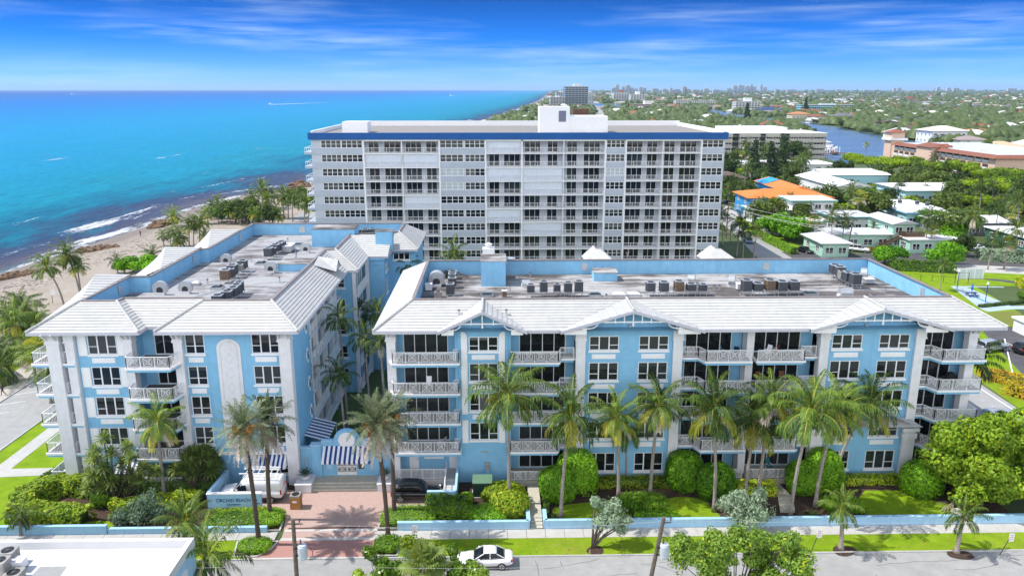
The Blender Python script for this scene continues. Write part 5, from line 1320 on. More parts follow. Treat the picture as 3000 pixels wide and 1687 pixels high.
for i, (x, y, w, h, lab) in enumerate(((100, 1335, 1.0, 1.0, 'upper of the two pale condensers at the left edge of the white roof'), (20, 1440, 1.0, 1.05, 'lower of the two pale condensers at the left edge of the white roof'))):
    p = at(*Q6(x, y), FZ - .55); condenser('condenser_unit', lab, w, h, 'acpale', .12, (p.x, p.y, FZ - .55), 'condensers on the white roof')
p = at(*Q6(160, 1462), FZ - .55); condenser('condenser_unit', 'small round topped condenser at bottom edge of the white roof', 1.0, .5, 'acpale', .05, (p.x, p.y - .2, FZ - .55), 'condensers on the white roof')
ductbox('white duct box between the condensers on the white roof', at(*Q6(190, 1380), FZ - .55), .8, .7, .7, 'whitegrey')
# ---------------------------------------------------------------- utility poles and wires
def transformer(par, x, y, z):
    mb = MB(); mb.lathe([(.26, 0), (.31, .06), (.31, .95), (.27, 1.0), (.27, 1.06), (.05, 1.1)], (x, y, z), 18); o = mb.build('transformer_can', M['steel2'], par, smooth=False)
    mb = MB(); mb.lathe([(.05, 0), (.07, .1), (.04, .16), (.07, .22), (.03, .4)], (x - .1, y, z + 1.08), 8); mb.build('bushing', M['acgrey'], o)
    mb = MB(); mb.box(x - .55, x - .3, y - .05, y + .05, z + .2, z + .3); mb.box(x - .55, x - .3, y - .05, y + .05, z + .75, z + .85); mb.build('bracket', M['dark'], o)
    mb = MB(); mb.path([(x + .2, y, z + .9), (x + .5, y - .1, z + .95), (x + .7, y - .1, z + .6), (x + .65, y, z + .2), (x + .45, y, z + .1)], .02, 5); mb.build('lead_wire', M['black'], o)
M['steel2'] = mat('pale grey painted steel', (.46, .50, .55), .5, var=.1, scale=3)
def upole(name, label, top, foot, r0, r1, tf=None, arm=False):
    r = thing(name, label, 'utility pole', foot); mb = MB(); mb.path([foot, top], [r0, r1], 10); mb.build('pole', M['wood'], r)
    if tf: transformer(r, *tf)
    t_ = Vector(top)
    mb = MB()
    mb.beam(t_ + Vector((-.1, -.1, -.35)), t_ + Vector((.5, -.1, -.3)), .06); mb.lathe([(.03, 0), (.07, .05), (.03, .12), (.07, .2), (.03, .3)], tuple(t_ + Vector((.45, -.1, -.2))), 8)
    mb.build('insulator_arm', M['acgrey'], r); return r
PL = atY(858, 1520, 46.6); PLf = (PL.x - .1, 46.6, 0)
upole('utility_pole', 'weathered wooden utility pole with grey transformer in front of the drive', tuple(PL), PLf, .17, .13, (PL.x + .52, 46.5, PL.z - 2.95))
PR = atY(1945, 1515, 46.4); a_ = atY(1908, 1687, 46.4)
k_ = PR.z / (PR.z - a_.z); PRf = tuple(PR + (a_ - PR) * k_)
upole('utility_pole', 'leaning wooden utility pole with rust stained transformer beside the leafy street tree', tuple(PR), (PRf[0], 46.4, 0), .17, .13, (PR.x + .08, 46.1, PR.z - 2.9))
def wire(label, a, b, sag=.4, r=.009, m='wirepale'):
    a, b = Vector(a), Vector(b); mb = MB()
    mb.path([a.lerp(b, k/12) - Vector((0, 0, sag * 4 * (k/12) * (1 - k/12))) for k in range(13)], r, 4); tag(mb.build('overhead_wire', M[m]), label, 'wire', 'overhead wires')
M['wirepale'] = mat('pale overhead cable', (.42, .42, .42), .6)
wire('pale cable from the transformer pole by the drive to the leaning pole', PL + Vector((.4, 0, -.3)), PR + Vector((0, 0, -.3)), .5); wire('lower cable between the two street poles', PL + Vector((0, 0, -3.4)), PR + Vector((0, 0, -3.3)), .5)
wire('pale cable running left from the transformer pole by the drive', PL + Vector((0, 0, -3.4)), (-60, 46.5, PL.z - 3), .6); wire('pale cable running right from the leaning pole', PR + Vector((0, 0, -.2)), (60, 46.5, PR.z), .6)
# ---------------------------------------------------------------- signs
def parksign(p, label, lean=0.):
    r = thing('parking_sign', label, 'sign', (0, 0, 0), 'small red lettered signs along the verge')
    mb = MB(); mb.path([(0, 0, 0), (lean * 1.7, 0, 1.75)], .035, 6); mb.build('post', M['dark'], r)
    x = lean * 1.9; mb = MB(); mb.box(x - .22, x + .22, -.03, -.015, 1.3, 2.05); o = mb.build('plate', M['white'], r)
    RD = M.get('signred') or mat('sign red', (.5, .04, .06), .5); M['signred'] = RD
    textobj('lettering', 'NO', .17, RD, r, (x, -.034, 1.88), (R(90), 0, 0), extrude=.002); textobj('lettering', 'PARKING', .1, RD, r, (x, -.034, 1.7), (R(90), 0, 0), extrude=.002, wid=.85)
    mb = MB(); mb.beam((x - .15, -.034, 1.47), (x + .15, -.034, 1.47), .05, .004, up=(0, 1, 0)); mb.build('arrow', RD, r)
    r.location = p
parksign(at(2377, 1613), 'white plate sign on a leaning black post right of the leafy street tree', .28); parksign(at(2928, 1625), 'white plate sign on a leaning black post at far right of the verge', .4); parksign(at(1211, 1600), 'white plate sign among the shrubs behind the white car', .1)
p = at(2726, 1165); r_ = thing('road_sign', 'white plate on a thin post beside the orange croton bed', 'sign', tuple(p)); mb = MB(); mb.path([p, p + Vector((.15, 0, 2.2))], .04, 6); mb.build('post', M['steel'], r_); mb = MB(); mb.box(p.x - .1, p.x + .4, p.y - .06, p.y - .03, 1.9, 2.6); mb.build('plate', M['white'], r_)
# ---------------------------------------------------------------- green cabinet, carton, timber
g_ = thing('transformer_cabinet', 'dark green ground transformer cabinet with paler lid by the blue wall', 'transformer', (-1.5, 67, 0))
M['tgreen'] = mat('dark green enamel', (.012, .04, .03), .45, var=.1); M['tgreen2'] = mat('pale green enamel lid', (.11, .2, .13), .5, var=.1)
mb = MB(); mb.box(-2.35, -.55, 66.5, 67.9, .2, 1.65); mb.build('cabinet', M['tgreen'], g_); mb = MB(); mb.extr([(-2.4, 66.4, 1.652), (-2.4, 67.95, 1.652), (-2.4, 67.95, 1.85), (-2.4, 66.4, 1.72)], (1.9, 0, 0)); mb.build('lid', M['tgreen2'], g_)
mb = MB(); mb.box(-2.45, -.45, 66.4, 68, 0, .2); mb.build('pad', M['concrete'], g_); mb = MB(); mb.box(-1.1, -.85, 66.48, 66.497, .8, 1.05); mb.build('warning_label', mat('pink warning label', (.6, .3, .35)), g_)
c_ = thing('cardboard_carton', 'brown carton with a condenser fan top standing by the white van', 'carton', (-18.9, 65.3, 0))
mb = MB(); mb.box(-19.35, -18.42, 64.85, 65.75, .05, 1.25); mb.build('box', mat('brown cardboard', (.36, .17, .06), .8, var=.08), c_); mb = MB(); mb.box(-19.33, -18.44, 64.87, 65.73, 1.252, 1.42); mb.build('cabinet_top', M['acpale'], c_)
mb = MB(); mb.lathe([(.0, 0), (.36, 0), (.36, .02)], (-18.88, 65.3, 1.422), 18); mb.build('fan_grille', M['black'], c_); mb = MB(); mb.box(-19.1, -18.7, 64.838, 64.849, .75, .92); mb.build('shipping_label', M['white'], c_)
mb = MB()
for k in range(4): mb.box(-20.75, -19.8, 64.05 + k*.2, 64.16 + k*.2, .12, .16)
for x in (-20.7, -20.3, -19.9): mb.box(x, x + .08, 64.05, 64.8, .036, .119)
tag(mb.build('wooden_pallet', mat('pale pallet wood', (.48, .36, .2), .8, var=.15)), 'pale wooden pallet lying on the drive before the white van', 'pallet')
# ---------------------------------------------------------------- vehicles
def paint(name, col, rough=.22, metal=0.):
    m, t, b = nt(name); b.inputs['Base Color'].default_value = (*col, 1); b.inputs['Roughness'].default_value = rough; b.inputs['Metallic'].default_value = metal
    b.inputs['Coat Weight'].default_value = .5; b.inputs['Coat Roughness'].default_value = .05
    n = noise(t, coord(t, 'Object'), 3, 3); t.links.new(ramp(t, n, [(.3, sc(col, .92)), (.7, col)]), b.inputs['Base Color']); return m
PWH, PBK, PSV, PRD, PBL = paint('white car paint', (.78, .78, .80)), paint('black car paint', (.006, .006, .008)), paint('silver car paint', (.38, .41, .45), .3, .4), paint('dark red car paint', (.12, .01, .015)), paint('blue grey car paint', (.06, .1, .17), .3, .3)
M['lampred'] = mat('red tail lamp', (.35, .01, .012), .25); M['lampclear'] = mat('headlamp glass', (.55, .58, .6), .1)
def loft(mb, secs, n=14, e=3.2):                                    # secs: (x, half width, z low, z high)
    vs = []
    for x, w, a, b in secs:
        cz, hz = (a + b) / 2, (b - a) / 2
        for j in range(n):
            t = 2 * math.pi * (j + .5) / n; c, s = math.cos(t), math.sin(t)
            vs.append((x, w * math.copysign(abs(c) ** (2/e), c), cz + hz * math.copysign(abs(s) ** (2/e), s)))
    k = len(secs); fs = [(i*n + j, i*n + (j+1) % n, (i+1)*n + (j+1) % n, (i+1)*n + j) for i in range(k-1) for j in range(n)]
    fs += [list(range(n))[::-1], [(k-1)*n + j for j in range(n)]]; mb.add(vs, fs)
def wheel(par, x, y, r, w=.22, name='wheel', rimr=.66):
    mb = MB(); sg = 1 if y > 0 else -1
    prof = [(r*.7, -w/2), (r*.95, -w/2), (r, -w*.3), (r, w*.3), (r*.95, w/2), (r*.7, w/2)]; n = 20
    vs = [(x + q*math.cos(2*math.pi*j/n), y + z, r + q*math.sin(2*math.pi*j/n)) for q, z in prof for j in range(n)]
    mb.add(vs, [(i*n + j, i*n + (j+1) % n, (i+1)*n + (j+1) % n, (i+1)*n + j) for i in range(5) for j in range(n)])
    o = mb.build(name, M['black'], par, local=True)
    mb = MB(); yy = y + sg*w*.42
    mb.add([(x + r*.7*math.cos(2*math.pi*j/n), yy - sg*.05, r + r*.7*math.sin(2*math.pi*j/n)) for j in range(n)], [list(range(n))])
    mb2 = MB()
    for k in range(5):
        a = 2*math.pi*k/5 + .3
        for da in (-.16, .16): mb2.beam((x, yy, r), (x + r*.69*math.cos(a + da), yy, r + r*.69*math.sin(a + da)), .05, .03, up=(0, 1, 0))
    mb2.add([(x + (r*.7)*math.cos(2*math.pi*j/n)*q, yy + sg*.01, r + (r*.7)*math.sin(2*math.pi*j/n)*q) for q in (1, .9) for j in range(n)], [(j, (j+1) % n, n + (j+1) % n, n + j) for j in range(n)])
    mb.build('brake_disc', M['dark'], o, local=True); mb2.build('rim', M['steel'], o, local=True)
def car(name, label, cat, body, cab, roofz, glassm, pm, wheels, r, lamps, loc, rotz, hw, pillars, group=None, extra=None, roofsecs=None):
    R_ = thing(name, label, cat, (0, 0, 0), group); WLOC[R_] = Vector((0, 0, 0))
    mb = MB(); loft(mb, body); bo = mb.build('body', pm, R_, smooth=True, local=True)
    mb = MB(); loft(mb, cab, 16, 3.4); mb.build('glasshouse', glassm, R_, smooth=True, local=True)
    if roofsecs: mb = MB(); loft(mb, roofsecs, 14, 3); mb.build('roof_panel', pm, R_, smooth=True, local=True)
    mb = MB()
    for a, b in pillars:
        for s in (-1, 1): mb.beam((a[0], s*a[1], a[2]), (b[0], s*b[1], b[2]), .09, .05)
    if pillars: mb.build('pillar', pm, R_, local=True)
    for x, sgn in wheels:
        for s in (-1, 1): wheel(R_, x, s*(hw - .08), r)
    for (x, y, z, dx, dy, dz, mm) in lamps:
        for s in (-1, 1): mb = MB(); mb.box(x - dx, x + dx, s*y - dy, s*y + dy, z - dz, z + dz); mb.build('headlight' if mm == 'lampclear' else 'tail_light', M[mm], R_, local=True)
    for s in (-1, 1):
        mb = MB(); cx = cab[1][0] + .25 * (1 if cab[1][0] < cab[-1][0] else -1); mb.box(cx - .08, cx + .08, s*(hw + .02) - .09, s*(hw + .02) + .09, body[4][3] - .02, body[4][3] + .12); mb.build('mirror', pm, R_, local=True)
    if extra: extra(R_)
    R_.location = loc; R_.rotation_euler = (0, 0, rotz); return R_
GLS = M['glass']
# x grows towards the tail (front at -x)
coupe = dict(body=[(-2.32, .55, .32, .6), (-2.25, .78, .22, .68), (-1.9, .88, .2, .78), (-1.3, .91, .2, .86), (-.6, .92, .2, .92), (.5, .92, .2, .94), (1.3, .92, .22, .97), (1.9, .89, .26, .98), (2.22, .8, .34, .93), (2.3, .62, .42, .82)],
    cab=[(-.95, .58, .84, .9), (-.75, .74, .84, 1.0), (-.1, .74, .85, 1.36), (.3, .73, .86, 1.40), (.9, .71, .88, 1.36), (1.35, .70, .9, 1.14), (1.62, .62, .9, .99)],
    roofsecs=[(-.12, .55, 1.3, 1.385), (0, .61, 1.31, 1.41), (.4, .62, 1.33, 1.435), (.8, .6, 1.3, 1.415), (.98, .5, 1.25, 1.36)],
    pillars=[((-.78, .73, .95), (-.05, .61, 1.37)), ((.95, .62, 1.33), (1.6, .66, .97)), ((.42, .75, .9), (.42, .66, 1.36))],
    wheels=[(-1.42, 1), (1.36, 1)], r=.335, hw=.92, lamps=[(-2.16, .66, .62, .1, .14, .06, 'lampclear'), (2.2, .68, .78, .07, .16, .07, 'lampred')])
def mk(spec, name, label, cat, pm, loc, rotz, group=None, extra=None): return car(name, label, cat, spec['body'], spec['cab'], 0, GLS, pm, spec['wheels'], spec['r'], spec['lamps'], loc, rotz, spec['hw'], spec['pillars'], group, extra, spec.get('roofsecs'))
mk(coupe, 'coupe_car', 'white two door coupe parked on the street by the flowering shrubs', 'car', PWH, (-1.05, 56.05, 0), 0)
suv = dict(body=[(-2.3, .7, .4, .85), (-2.2, .9, .32, .98), (-1.7, .95, .3, 1.05), (-1.0, .97, .3, 1.1), (0, .98, .3, 1.14), (1, .98, .3, 1.16), (1.9, .97, .34, 1.16), (2.3, .9, .4, 1.12), (2.38, .75, .5, 1.0)],
    cab=[(-1.1, .7, 1.05, 1.1), (-.85, .82, 1.05, 1.25), (-.3, .8, 1.08, 1.72), (.4, .79, 1.1, 1.78), (1.6, .77, 1.1, 1.74), (2.05, .76, 1.1, 1.6), (2.3, .72, 1.1, 1.2)],
    roofsecs=[(-.35, .6, 1.62, 1.73), (-.1, .7, 1.66, 1.79), (.8, .7, 1.7, 1.82), (1.7, .68, 1.66, 1.78), (2.1, .6, 1.58, 1.68)],
    pillars=[((-.88, .81, 1.2), (-.3, .7, 1.72)), ((.3, .83, 1.12), (.35, .73, 1.74)), ((1.3, .82, 1.12), (1.35, .72, 1.72)), ((2.05, .7, 1.62), (2.25, .78, 1.16))],
    wheels=[(-1.45, 1), (1.45, 1)], r=.39, hw=.97, lamps=[(-2.2, .72, .86, .08, .16, .08, 'lampclear'), (2.32, .76, .95, .05, .12, .14, 'lampred')])
mk(suv, 'suv_car', 'black suv parked at the ramp right of the entrance steps', 'car', PBK, (-7.75, 66.75, .04), math.pi)
def vanx(R_):
    mb = MB()
    for y in (-.75, .75): mb.beam((-.6, y, 2.62), (2.5, y, 2.62), .06); mb.beam((-.9, y*.95, 2.95), (2.6, y*.95, 2.9), .09)
    for k in range(6): mb.beam((-.5 + k*.58, -.8, 2.66), (-.5 + k*.58, .8, 2.66), .05)
    for k in range(4):
        for y in (-.75, .75): mb.beam((-.4 + k*.9, y, 2.42), (-.4 + k*.9, y, 2.66), .05)
    for k in range(9): mb.beam((-.8 + k*.38, .55, 2.8), (-.8 + k*.38, .9, 2.8), .04)
    mb.beam((-.9, .55, 2.8), (2.5, .55, 2.8), .07); mb.beam((-.9, .9, 2.8), (2.5, .9, 2.8), .07)
    mb.build('roof_rack', M['rail'], R_, local=True)
    mb = MB()
    for s in (-1, 1): mb.poly((-1.05, s*.975, 1.3), (-.25, s*.985, 1.3), (-.3, s*.93, 1.85), (-.72, s*.93, 1.85))
    mb.build('side_window', M['glass'], R_, local=True)
    mb = MB(); mb.box(-2.9, 2.95, -.9, .9, .28, .42); mb.build('underbody', M['dark'], R_, local=True)
    for s in (-1, 1): mb = MB(); mb.box(-.2, -.05, s*1.02 - .02, s*1.02 + .02, 1.12, 1.17); mb.build('door_handle', M['dark'], R_, local=True)
van = dict(body=[(-3.0, .7, .45, .9), (-2.92, .92, .4, 1.05), (-2.5, .98, .38, 1.18), (-1.8, 1.0, .38, 1.27), (-1.2, 1.01, .38, 1.32), (0, 1.01, .38, 1.34), (1.5, 1.01, .38, 1.34), (2.85, 1.0, .4, 1.34), (3.0, .95, .45, 1.3)],
    cab=[(-1.6, .82, 1.2, 1.3), (-1.45, .86, 1.2, 1.4), (-.95, .84, 1.22, 1.98), (-.8, .8, 1.25, 2.05)],
    roofsecs=[(-1.0, .8, 1.15, 1.95), (-.6, .9, 1.1, 2.3), (0, .93, 1.1, 2.42), (1.5, .94, 1.1, 2.45), (2.8, .92, 1.1, 2.42), (2.98, .85, 1.1, 2.34)],
    pillars=[((-1.5, .86, 1.3), (-.75, .8, 2.1))], wheels=[(-2.0, 1), (1.95, 1)], r=.40, hw=1.0, lamps=[(-2.9, .75, .92, .06, .14, .1, 'lampclear'), (2.96, .9, 1.12, .05, .08, .2, 'lampred')])
mk(van, 'panel_van', 'white panel van with ladder rack parked behind the lettered sign wall', 'van', PWH, (-23.4, 67.05, .04), R(-2), extra=vanx)
sedan = coupe
mk(suv, 'suv_car', 'silver suv parked beside the white low building beyond the right block', 'car', PSV, at(2905, 1027), R(196)); mk(suv, 'suv_car', 'black suv parked right behind the silver one on the right', 'car', PBK, at(2990, 1033) + Vector((1, 0, 0)), R(198))
p = at(2895, 1215); mk(coupe, 'sedan_car', 'blue grey car half hidden by the big sea grape tree', 'car', PSV, (p.x + 1.0, p.y - 1.5, 0), R(-70))
for px, py, pm, rot, lab, sp in ((2127, 642, PWH, 0, 'white car parked across the end of the motel lawn', sedan), (2101, 628, PSV, 0, 'silver car behind the white one at the motel lawn', sedan), (2362, 742, PBK, 115, 'black car in the bay by the mint pavilion', sedan), (2394, 738, PRD, 115, 'dark red car beside the mint pavilion', sedan), (2522, 740, PWH, 150, 'white suv in front of the mint motel hedge', suv), (2145, 583, PBK, 60, 'dark car on the drive left of the orange roofed hotel', sedan), (2127, 600, PBK, 10, 'dark car by the low wall near the street', sedan), (2197, 713, PBL, 80, 'blue car driving on the side street', sedan), (2865, 735, PWH, 20, 'white car under the palms at far right', sedan), (2908, 618, PWH, 15, 'white pickup on the grass by round trees', suv), (2962, 588, PSV, 10, 'silver car on the far right car park', sedan), (2635, 543, PBK, 5, 'dark car in the shade of the flat topped trees', sedan)):
    mk(sp, 'parked_car', lab, 'car', pm, at(px, py) + Vector((0, 1, 0)), R(rot), 'cars around the motels')
# ---------------------------------------------------------------- people
def person(label, p, rotz, joints, mats, h=1.72):
    r = thing('person', label, 'person', (0, 0, 0)); k = h / 1.72
    J = {n_: Vector(v) * k for n_, (v, _) in joints.items()}; RAD = {n_: q * k for n_, (_, q) in joints.items()}
    E_ = [('pelvis','chest'),('chest','neck'),('neck','head'),('head','crown'),('chest','shL'),('shL','elL'),('elL','haL'),('chest','shR'),('shR','elR'),('elR','haR'),('pelvis','hipL'),('hipL','knL'),('knL','anL'),('anL','toL'),('pelvis','hipR'),('hipR','knR'),('knR','anR'),('anR','toR')]
    names = ['pelvis'] + [n_ for n_ in J if n_ != 'pelvis']; ix = {n_: i for i, n_ in enumerate(names)}
    me = bpy.data.meshes.new('body'); me.from_pydata([J[n_] for n_ in names], [(ix[a], ix[b]) for a, b in E_], [])
    tmp = bpy.data.objects.new('tmp', me); COL.objects.link(tmp)
    tmp.modifiers.new('s', 'SKIN'); sv = me.skin_vertices[0].data
    for n_ in names: sv[ix[n_]].radius = (RAD[n_], RAD[n_]); 
    sv[0].use_root = True
    su = tmp.modifiers.new('u', 'SUBSURF'); su.levels = 2; su.render_levels = 2
    m2 = bpy.data.meshes.new_from_object(tmp.evaluated_get(bpy.context.evaluated_depsgraph_get())); bpy.data.objects.remove(tmp)
    for q in mats: m2.materials.append(q)
    for f in m2.polygons:
        z = f.center.z / k; f.material_index = 2 if z > 1.62 or (z > 1.5 and f.center.y > .04) else 0 if z > 1.42 or abs(f.center.x) > .24 or z < .42 else 1
        f.use_smooth = True
    o = bpy.data.objects.new('body', m2); put(o, r); r.location = p; r.rotation_euler = (0, 0, rotz); return r
walk = {'pelvis': ((0,0,.95),.14),'chest': ((0,0,1.28),.15),'neck': ((0,0,1.46),.055),'head': ((0,-.02,1.58),.095),'crown': ((0,-.01,1.68),.07),'shL': ((-.19,0,1.4),.06),'elL': ((-.25,.12,1.15),.042),'haL': ((-.24,.05,.92),.035),'shR': ((.19,0,1.4),.06),'elR': ((.25,-.06,1.14),.042),'haR': ((.22,-.24,1.0),.035),'hipL': ((-.1,0,.9),.1),'knL': ((-.11,-.16,.52),.065),'anL': ((-.11,-.2,.08),.045),'toL': ((-.11,-.34,.04),.04),'hipR': ((.1,0,.9),.1),'knR': ((.11,.08,.5),.065),'anR': ((.11,.34,.12),.045),'toR': ((.11,.24,.03),.04)}
SK, CL1, HR = mat('brown skin', (.10, .05, .035), .6), mat('dark grey sportswear', (.04, .042, .055), .8), mat('dark hair', (.012, .01, .009), .6)
person('person in dark shorts walking along the beachfront promenade at far left', at(10, 1158), R(-60), walk, [SK, CL1, HR])
person('person in dark clothes standing at the water edge on the sand', at(412, 692, -.5), R(140), {**walk, 'knL': ((-.11,-.02,.5),.065), 'anL': ((-.11,0,.08),.045), 'knR': ((.11,-.02,.5),.065), 'anR': ((.11,.02,.08),.045), 'toR': ((.11,-.14,.03),.04), 'toL': ((-.11,-.14,.03),.04), 'haL': ((-.1,-.3,1.2),.035), 'haR': ((.1,-.3,1.2),.035)}, [SK, mat('navy clothes', (.015, .02, .05), .8), HR])
# ---------------------------------------------------------------- balcony furniture
def chair(label, p, m, rotz=0, rocker=False, lounge=False):
    r = thing('patio_chair', label, 'chair', (0, 0, 0)); mb = MB(); mb.box(-.26, .26, -.26, .26, .4, .45); mb.build('seat', m, r)
    mb = MB(); mb.extr([(-.26, .22, .45), (.26, .22, .45), (.26, .45, 1.12), (-.26, .45, 1.12)], (0, .04, 0)); mb.build('backrest', m, r)
    for sx in (-.24, .24):
        for sy in (-.24, .24): mb = MB(); mb.beam((sx, sy, 0), (sx, sy, .4), .045); mb.build('leg', m if rocker else M['rail'], r)
        mb = MB(); mb.beam((sx, -.26, .64), (sx, .3, .66), .05); mb.build('armrest', m if rocker else M['rail'], r)
    r.location = p; r.rotation_euler = (0, 0, rotz)
CT, CN, CR, CB, CG = mat('teal sling fabric', (.02, .17, .2), .7), mat('navy sling fabric', (.012, .03, .07), .7), mat('red cushion', (.30, .035, .02), .8), mat('brown wicker', (.17, .07, .035), .8), mat('grey cushion', (.4, .38, .36), .8)
chair('teal patio chair on the top balcony right of the second gable', (22.0, 69.9, 12.97), CT, R(70)); chair('navy patio chair beside the teal one on the top balcony', (23.3, 70.2, 12.97), CN, R(150))
chair('white rocking chair with red cushion on the top balcony', (26.1, 70.0, 12.97), M['white'], R(-60), True); chair('red cushioned chair behind the white rocking chair', (27.0, 70.5, 12.97), CR, R(-110))
chair('left of two brown wicker seats on the fourth floor balcony', (25.8, 70.7, 9.9), CB); chair('right of two brown wicker seats on the fourth floor balcony', (28.2, 70.8, 9.9), CB)
chair('white rocking chair on the fourth floor balcony nearest the gate', (-6.6, 70.1, 9.9), M['white'], 0, True); chair('grey cushioned recliner on the second floor balcony above the black car', (-5.5, 70.1, 3.76), CG, R(-120))
chair('teal chair on the ground terrace behind the clipped hedge', (27.6, 70.5, .62), CT, R(20))
bq = thing('covered_grill', 'black covered barbecue on the fourth floor corner balcony at right', 'barbecue', (44.9, 70.6, 9.9)); mb = MB(); mb.extr([(44.3, 70.4, 9.91), (45.5, 70.4, 9.91), (45.4, 70.4, 10.6), (45.1, 70.4, 10.95), (44.7, 70.4, 10.95), (44.4, 70.4, 10.6)], (0, .5, 0)); mb.build('cover', M['black'], bq); mb = MB(); mb.beam((43.6, 70.6, 10.5), (44.28, 70.6, 10.55), .05); mb.build('handle', M['dark'], bq)
# ---------------------------------------------------------------- foliage materials
L = {}
L['coco'] = leafmat('coconut frond green', (.016, .045, .006), (.15, .235, .035), .3, 1.3)
L['cocod'] = leafmat('deep green coconut frond', (.010, .028, .006), (.07, .13, .022), .25, 1.1)
L['cocoy'] = leafmat('yellowing coconut frond', (.16, .17, .015), (.44, .42, .06), .4, .9)
L['dead'] = leafmat('dead frond', (.20, .16, .12), (.52, .45, .38), .15, .8)
L['date'] = leafmat('grey green date frond', (.045, .062, .025), (.25, .28, .165), .2, 1.3)
L['date2'] = leafmat('dark date frond', (.025, .042, .014), (.15, .19, .09), .2, 1.3)
L['palm'] = leafmat('dark palm frond', (.018, .045, .012), (.075, .125, .03), .35, .5)
L['fan'] = leafmat('fan palm leaf', (.05, .09, .016), (.27, .34, .09), .35, .9)
L['hedge'] = leafmat('clipped hedge leaf', (.03, .085, .005), (.20, .36, .02), .3, .9)
L['bright'] = leafmat('bright clusia leaf', (.03, .12, .003), (.22, .46, .015), .3, 1.0)
L['lime'] = leafmat('yellow green hedge leaf', (.13, .19, .006), (.50, .52, .03), .35, .8)
L['dark'] = leafmat('dark shrub leaf', (.018, .04, .01), (.085, .15, .028), .25, .7)
L['silver'] = leafmat('silver buttonwood leaf', (.09, .14, .08), (.27, .35, .23), .2, 1.2)
L['grape'] = leafmat('sea grape leaf', (.03, .085, .005), (.25, .37, .02), .3, 1.0)
L['tree'] = leafmat('street tree leaf', (.035, .085, .01), (.22, .34, .05), .35, 1.1)
L['poinc'] = leafmat('flat crowned tree leaf', (.06, .12, .006), (.24, .34, .012), .35, .12)
L['wood'] = leafmat('background tree leaf', (.02, .046, .010), (.12, .165, .03), .3, .2)
L['pine'] = leafmat('pine needle', (.014, .03, .012), (.045, .075, .026), .2, .3)
L['croton'] = leafmat('orange croton leaf', (.14, .16, .01), (.55, .24, .02), .3, .9)
L['yellow'] = leafmat('yellow croton leaf', (.24, .24, .01), (.55, .45, .03), .3, .9)
L['shrub'] = leafmat('bright shrub leaf', (.05, .12, .008), (.34, .46, .05), .4, 1.2)
L['flower'] = mat('cream flower', (.75, .72, .55), .7, var=.1)
L['orangefruit'] = mat('orange palm fruit', (.55, .20, .015), .6, var=.2)
def barkmat(name, c1, c2, s=7, rings=True):
    m, t, b = nt(name); co = coord(t, 'Object')
    wv = N(t, 'ShaderNodeTexWave', wave_type='BANDS', bands_direction='Z', inp={'Scale': s, 'Distortion': 2.5, 'Detail': 3, 'Detail Scale': 2})
    t.links.new(co, wv.inputs['Vector']); n1 = noise(t, co, 5, 5, .7)
    f = mth(t, 'ADD', mth(t, 'MULTIPLY', wv.outputs['Fac'], .45 if rings else .1), mth(t, 'MULTIPLY', n1, .6))
    t.links.new(ramp(t, f, [(.3, c1), (.75, c2)]), b.inputs['Base Color']); b.inputs['Roughness'].default_value = .9
    bump(t, b, f, .6, .04); return m
BARK = barkmat('ringed palm trunk', (.16, .13, .115), (.38, .34, .31), 2.2); BARKD = barkmat('rough date palm trunk', (.03, .021, .016), (.13, .09, .07), 3.0)
TRK = barkmat('grey brown bark', (.07, .055, .045), (.22, .18, .15), 2, False)

def frond(rr, az, el0, L_, droop, nl, ll, w, stiff=0., fold=.35, tipw=.25, plume=False):
    """rachis + leaflets -> list of (quads as 4x3)"""
    pts = []; p = np.zeros(3); el = el0; n = 9; side = np.array([-math.sin(az), math.cos(az), 0.])
    sway = rr.uniform(-.12, .12); a = az
    for i in range(n + 1):
        pts.append(p.copy()); d = np.array([math.cos(a)*math.cos(el), math.sin(a)*math.cos(el), math.sin(el)])
        p = p + d * L_ / n; el -= droop / n * (0.2 + 1.75 * i / n); a += sway / n
    pts = np.array(pts); Q = []
    for i in range(n):                                              # rachis ribbon
        d = pts[i+1] - pts[i]; r = .045 * (1 - i / (n + 1)) + .008; s = side * r
        Q.append([pts[i] - s, pts[i] + s, pts[i+1] + s*.85, pts[i+1] - s*.85])
    nr = len(Q)
    for k in range(nl):
        t = .14 + .86 * (k + .5) / nl; f = t * n; i = min(int(f), n - 1); b = pts[i] + (pts[i+1] - pts[i]) * (f - i); T = pts[i+1] - pts[i]; T = T / np.linalg.norm(T)
        prof = math.sin(math.pi * min(1, .12 + t * .80)) ** .7; l = ll * prof * rr.uniform(.65, 1.15)
        up = np.cross(T, side); up = up / np.linalg.norm(up)
        if up[2] < 0: up = -up
        for sg in (-1, 1):
            fw = .55 + .5 * t + rr.uniform(-.3, .3)
            dr = side * sg * (1 - .25*t) + T * fw + up * (rr.uniform(-.7, .7) if plume else (fold if stiff > .5 else rr.uniform(-.05, .25)))
            dr = dr / np.linalg.norm(dr)
            g = np.array([0, 0, -1.0]) * (1 - stiff)
            mid = b + dr * l * .55 + g * l * .10; tip = b + dr * l * (1 - .2 * (1 - stiff)) + g * l * (.72 + rr.uniform(-.15, .2)) if stiff < .5 else b + dr * l
            wv = np.cross(dr, up); wv = wv / np.linalg.norm(wv) * w
            Q.append([b, mid - wv, tip, mid + wv])
    return np.array(Q), nr
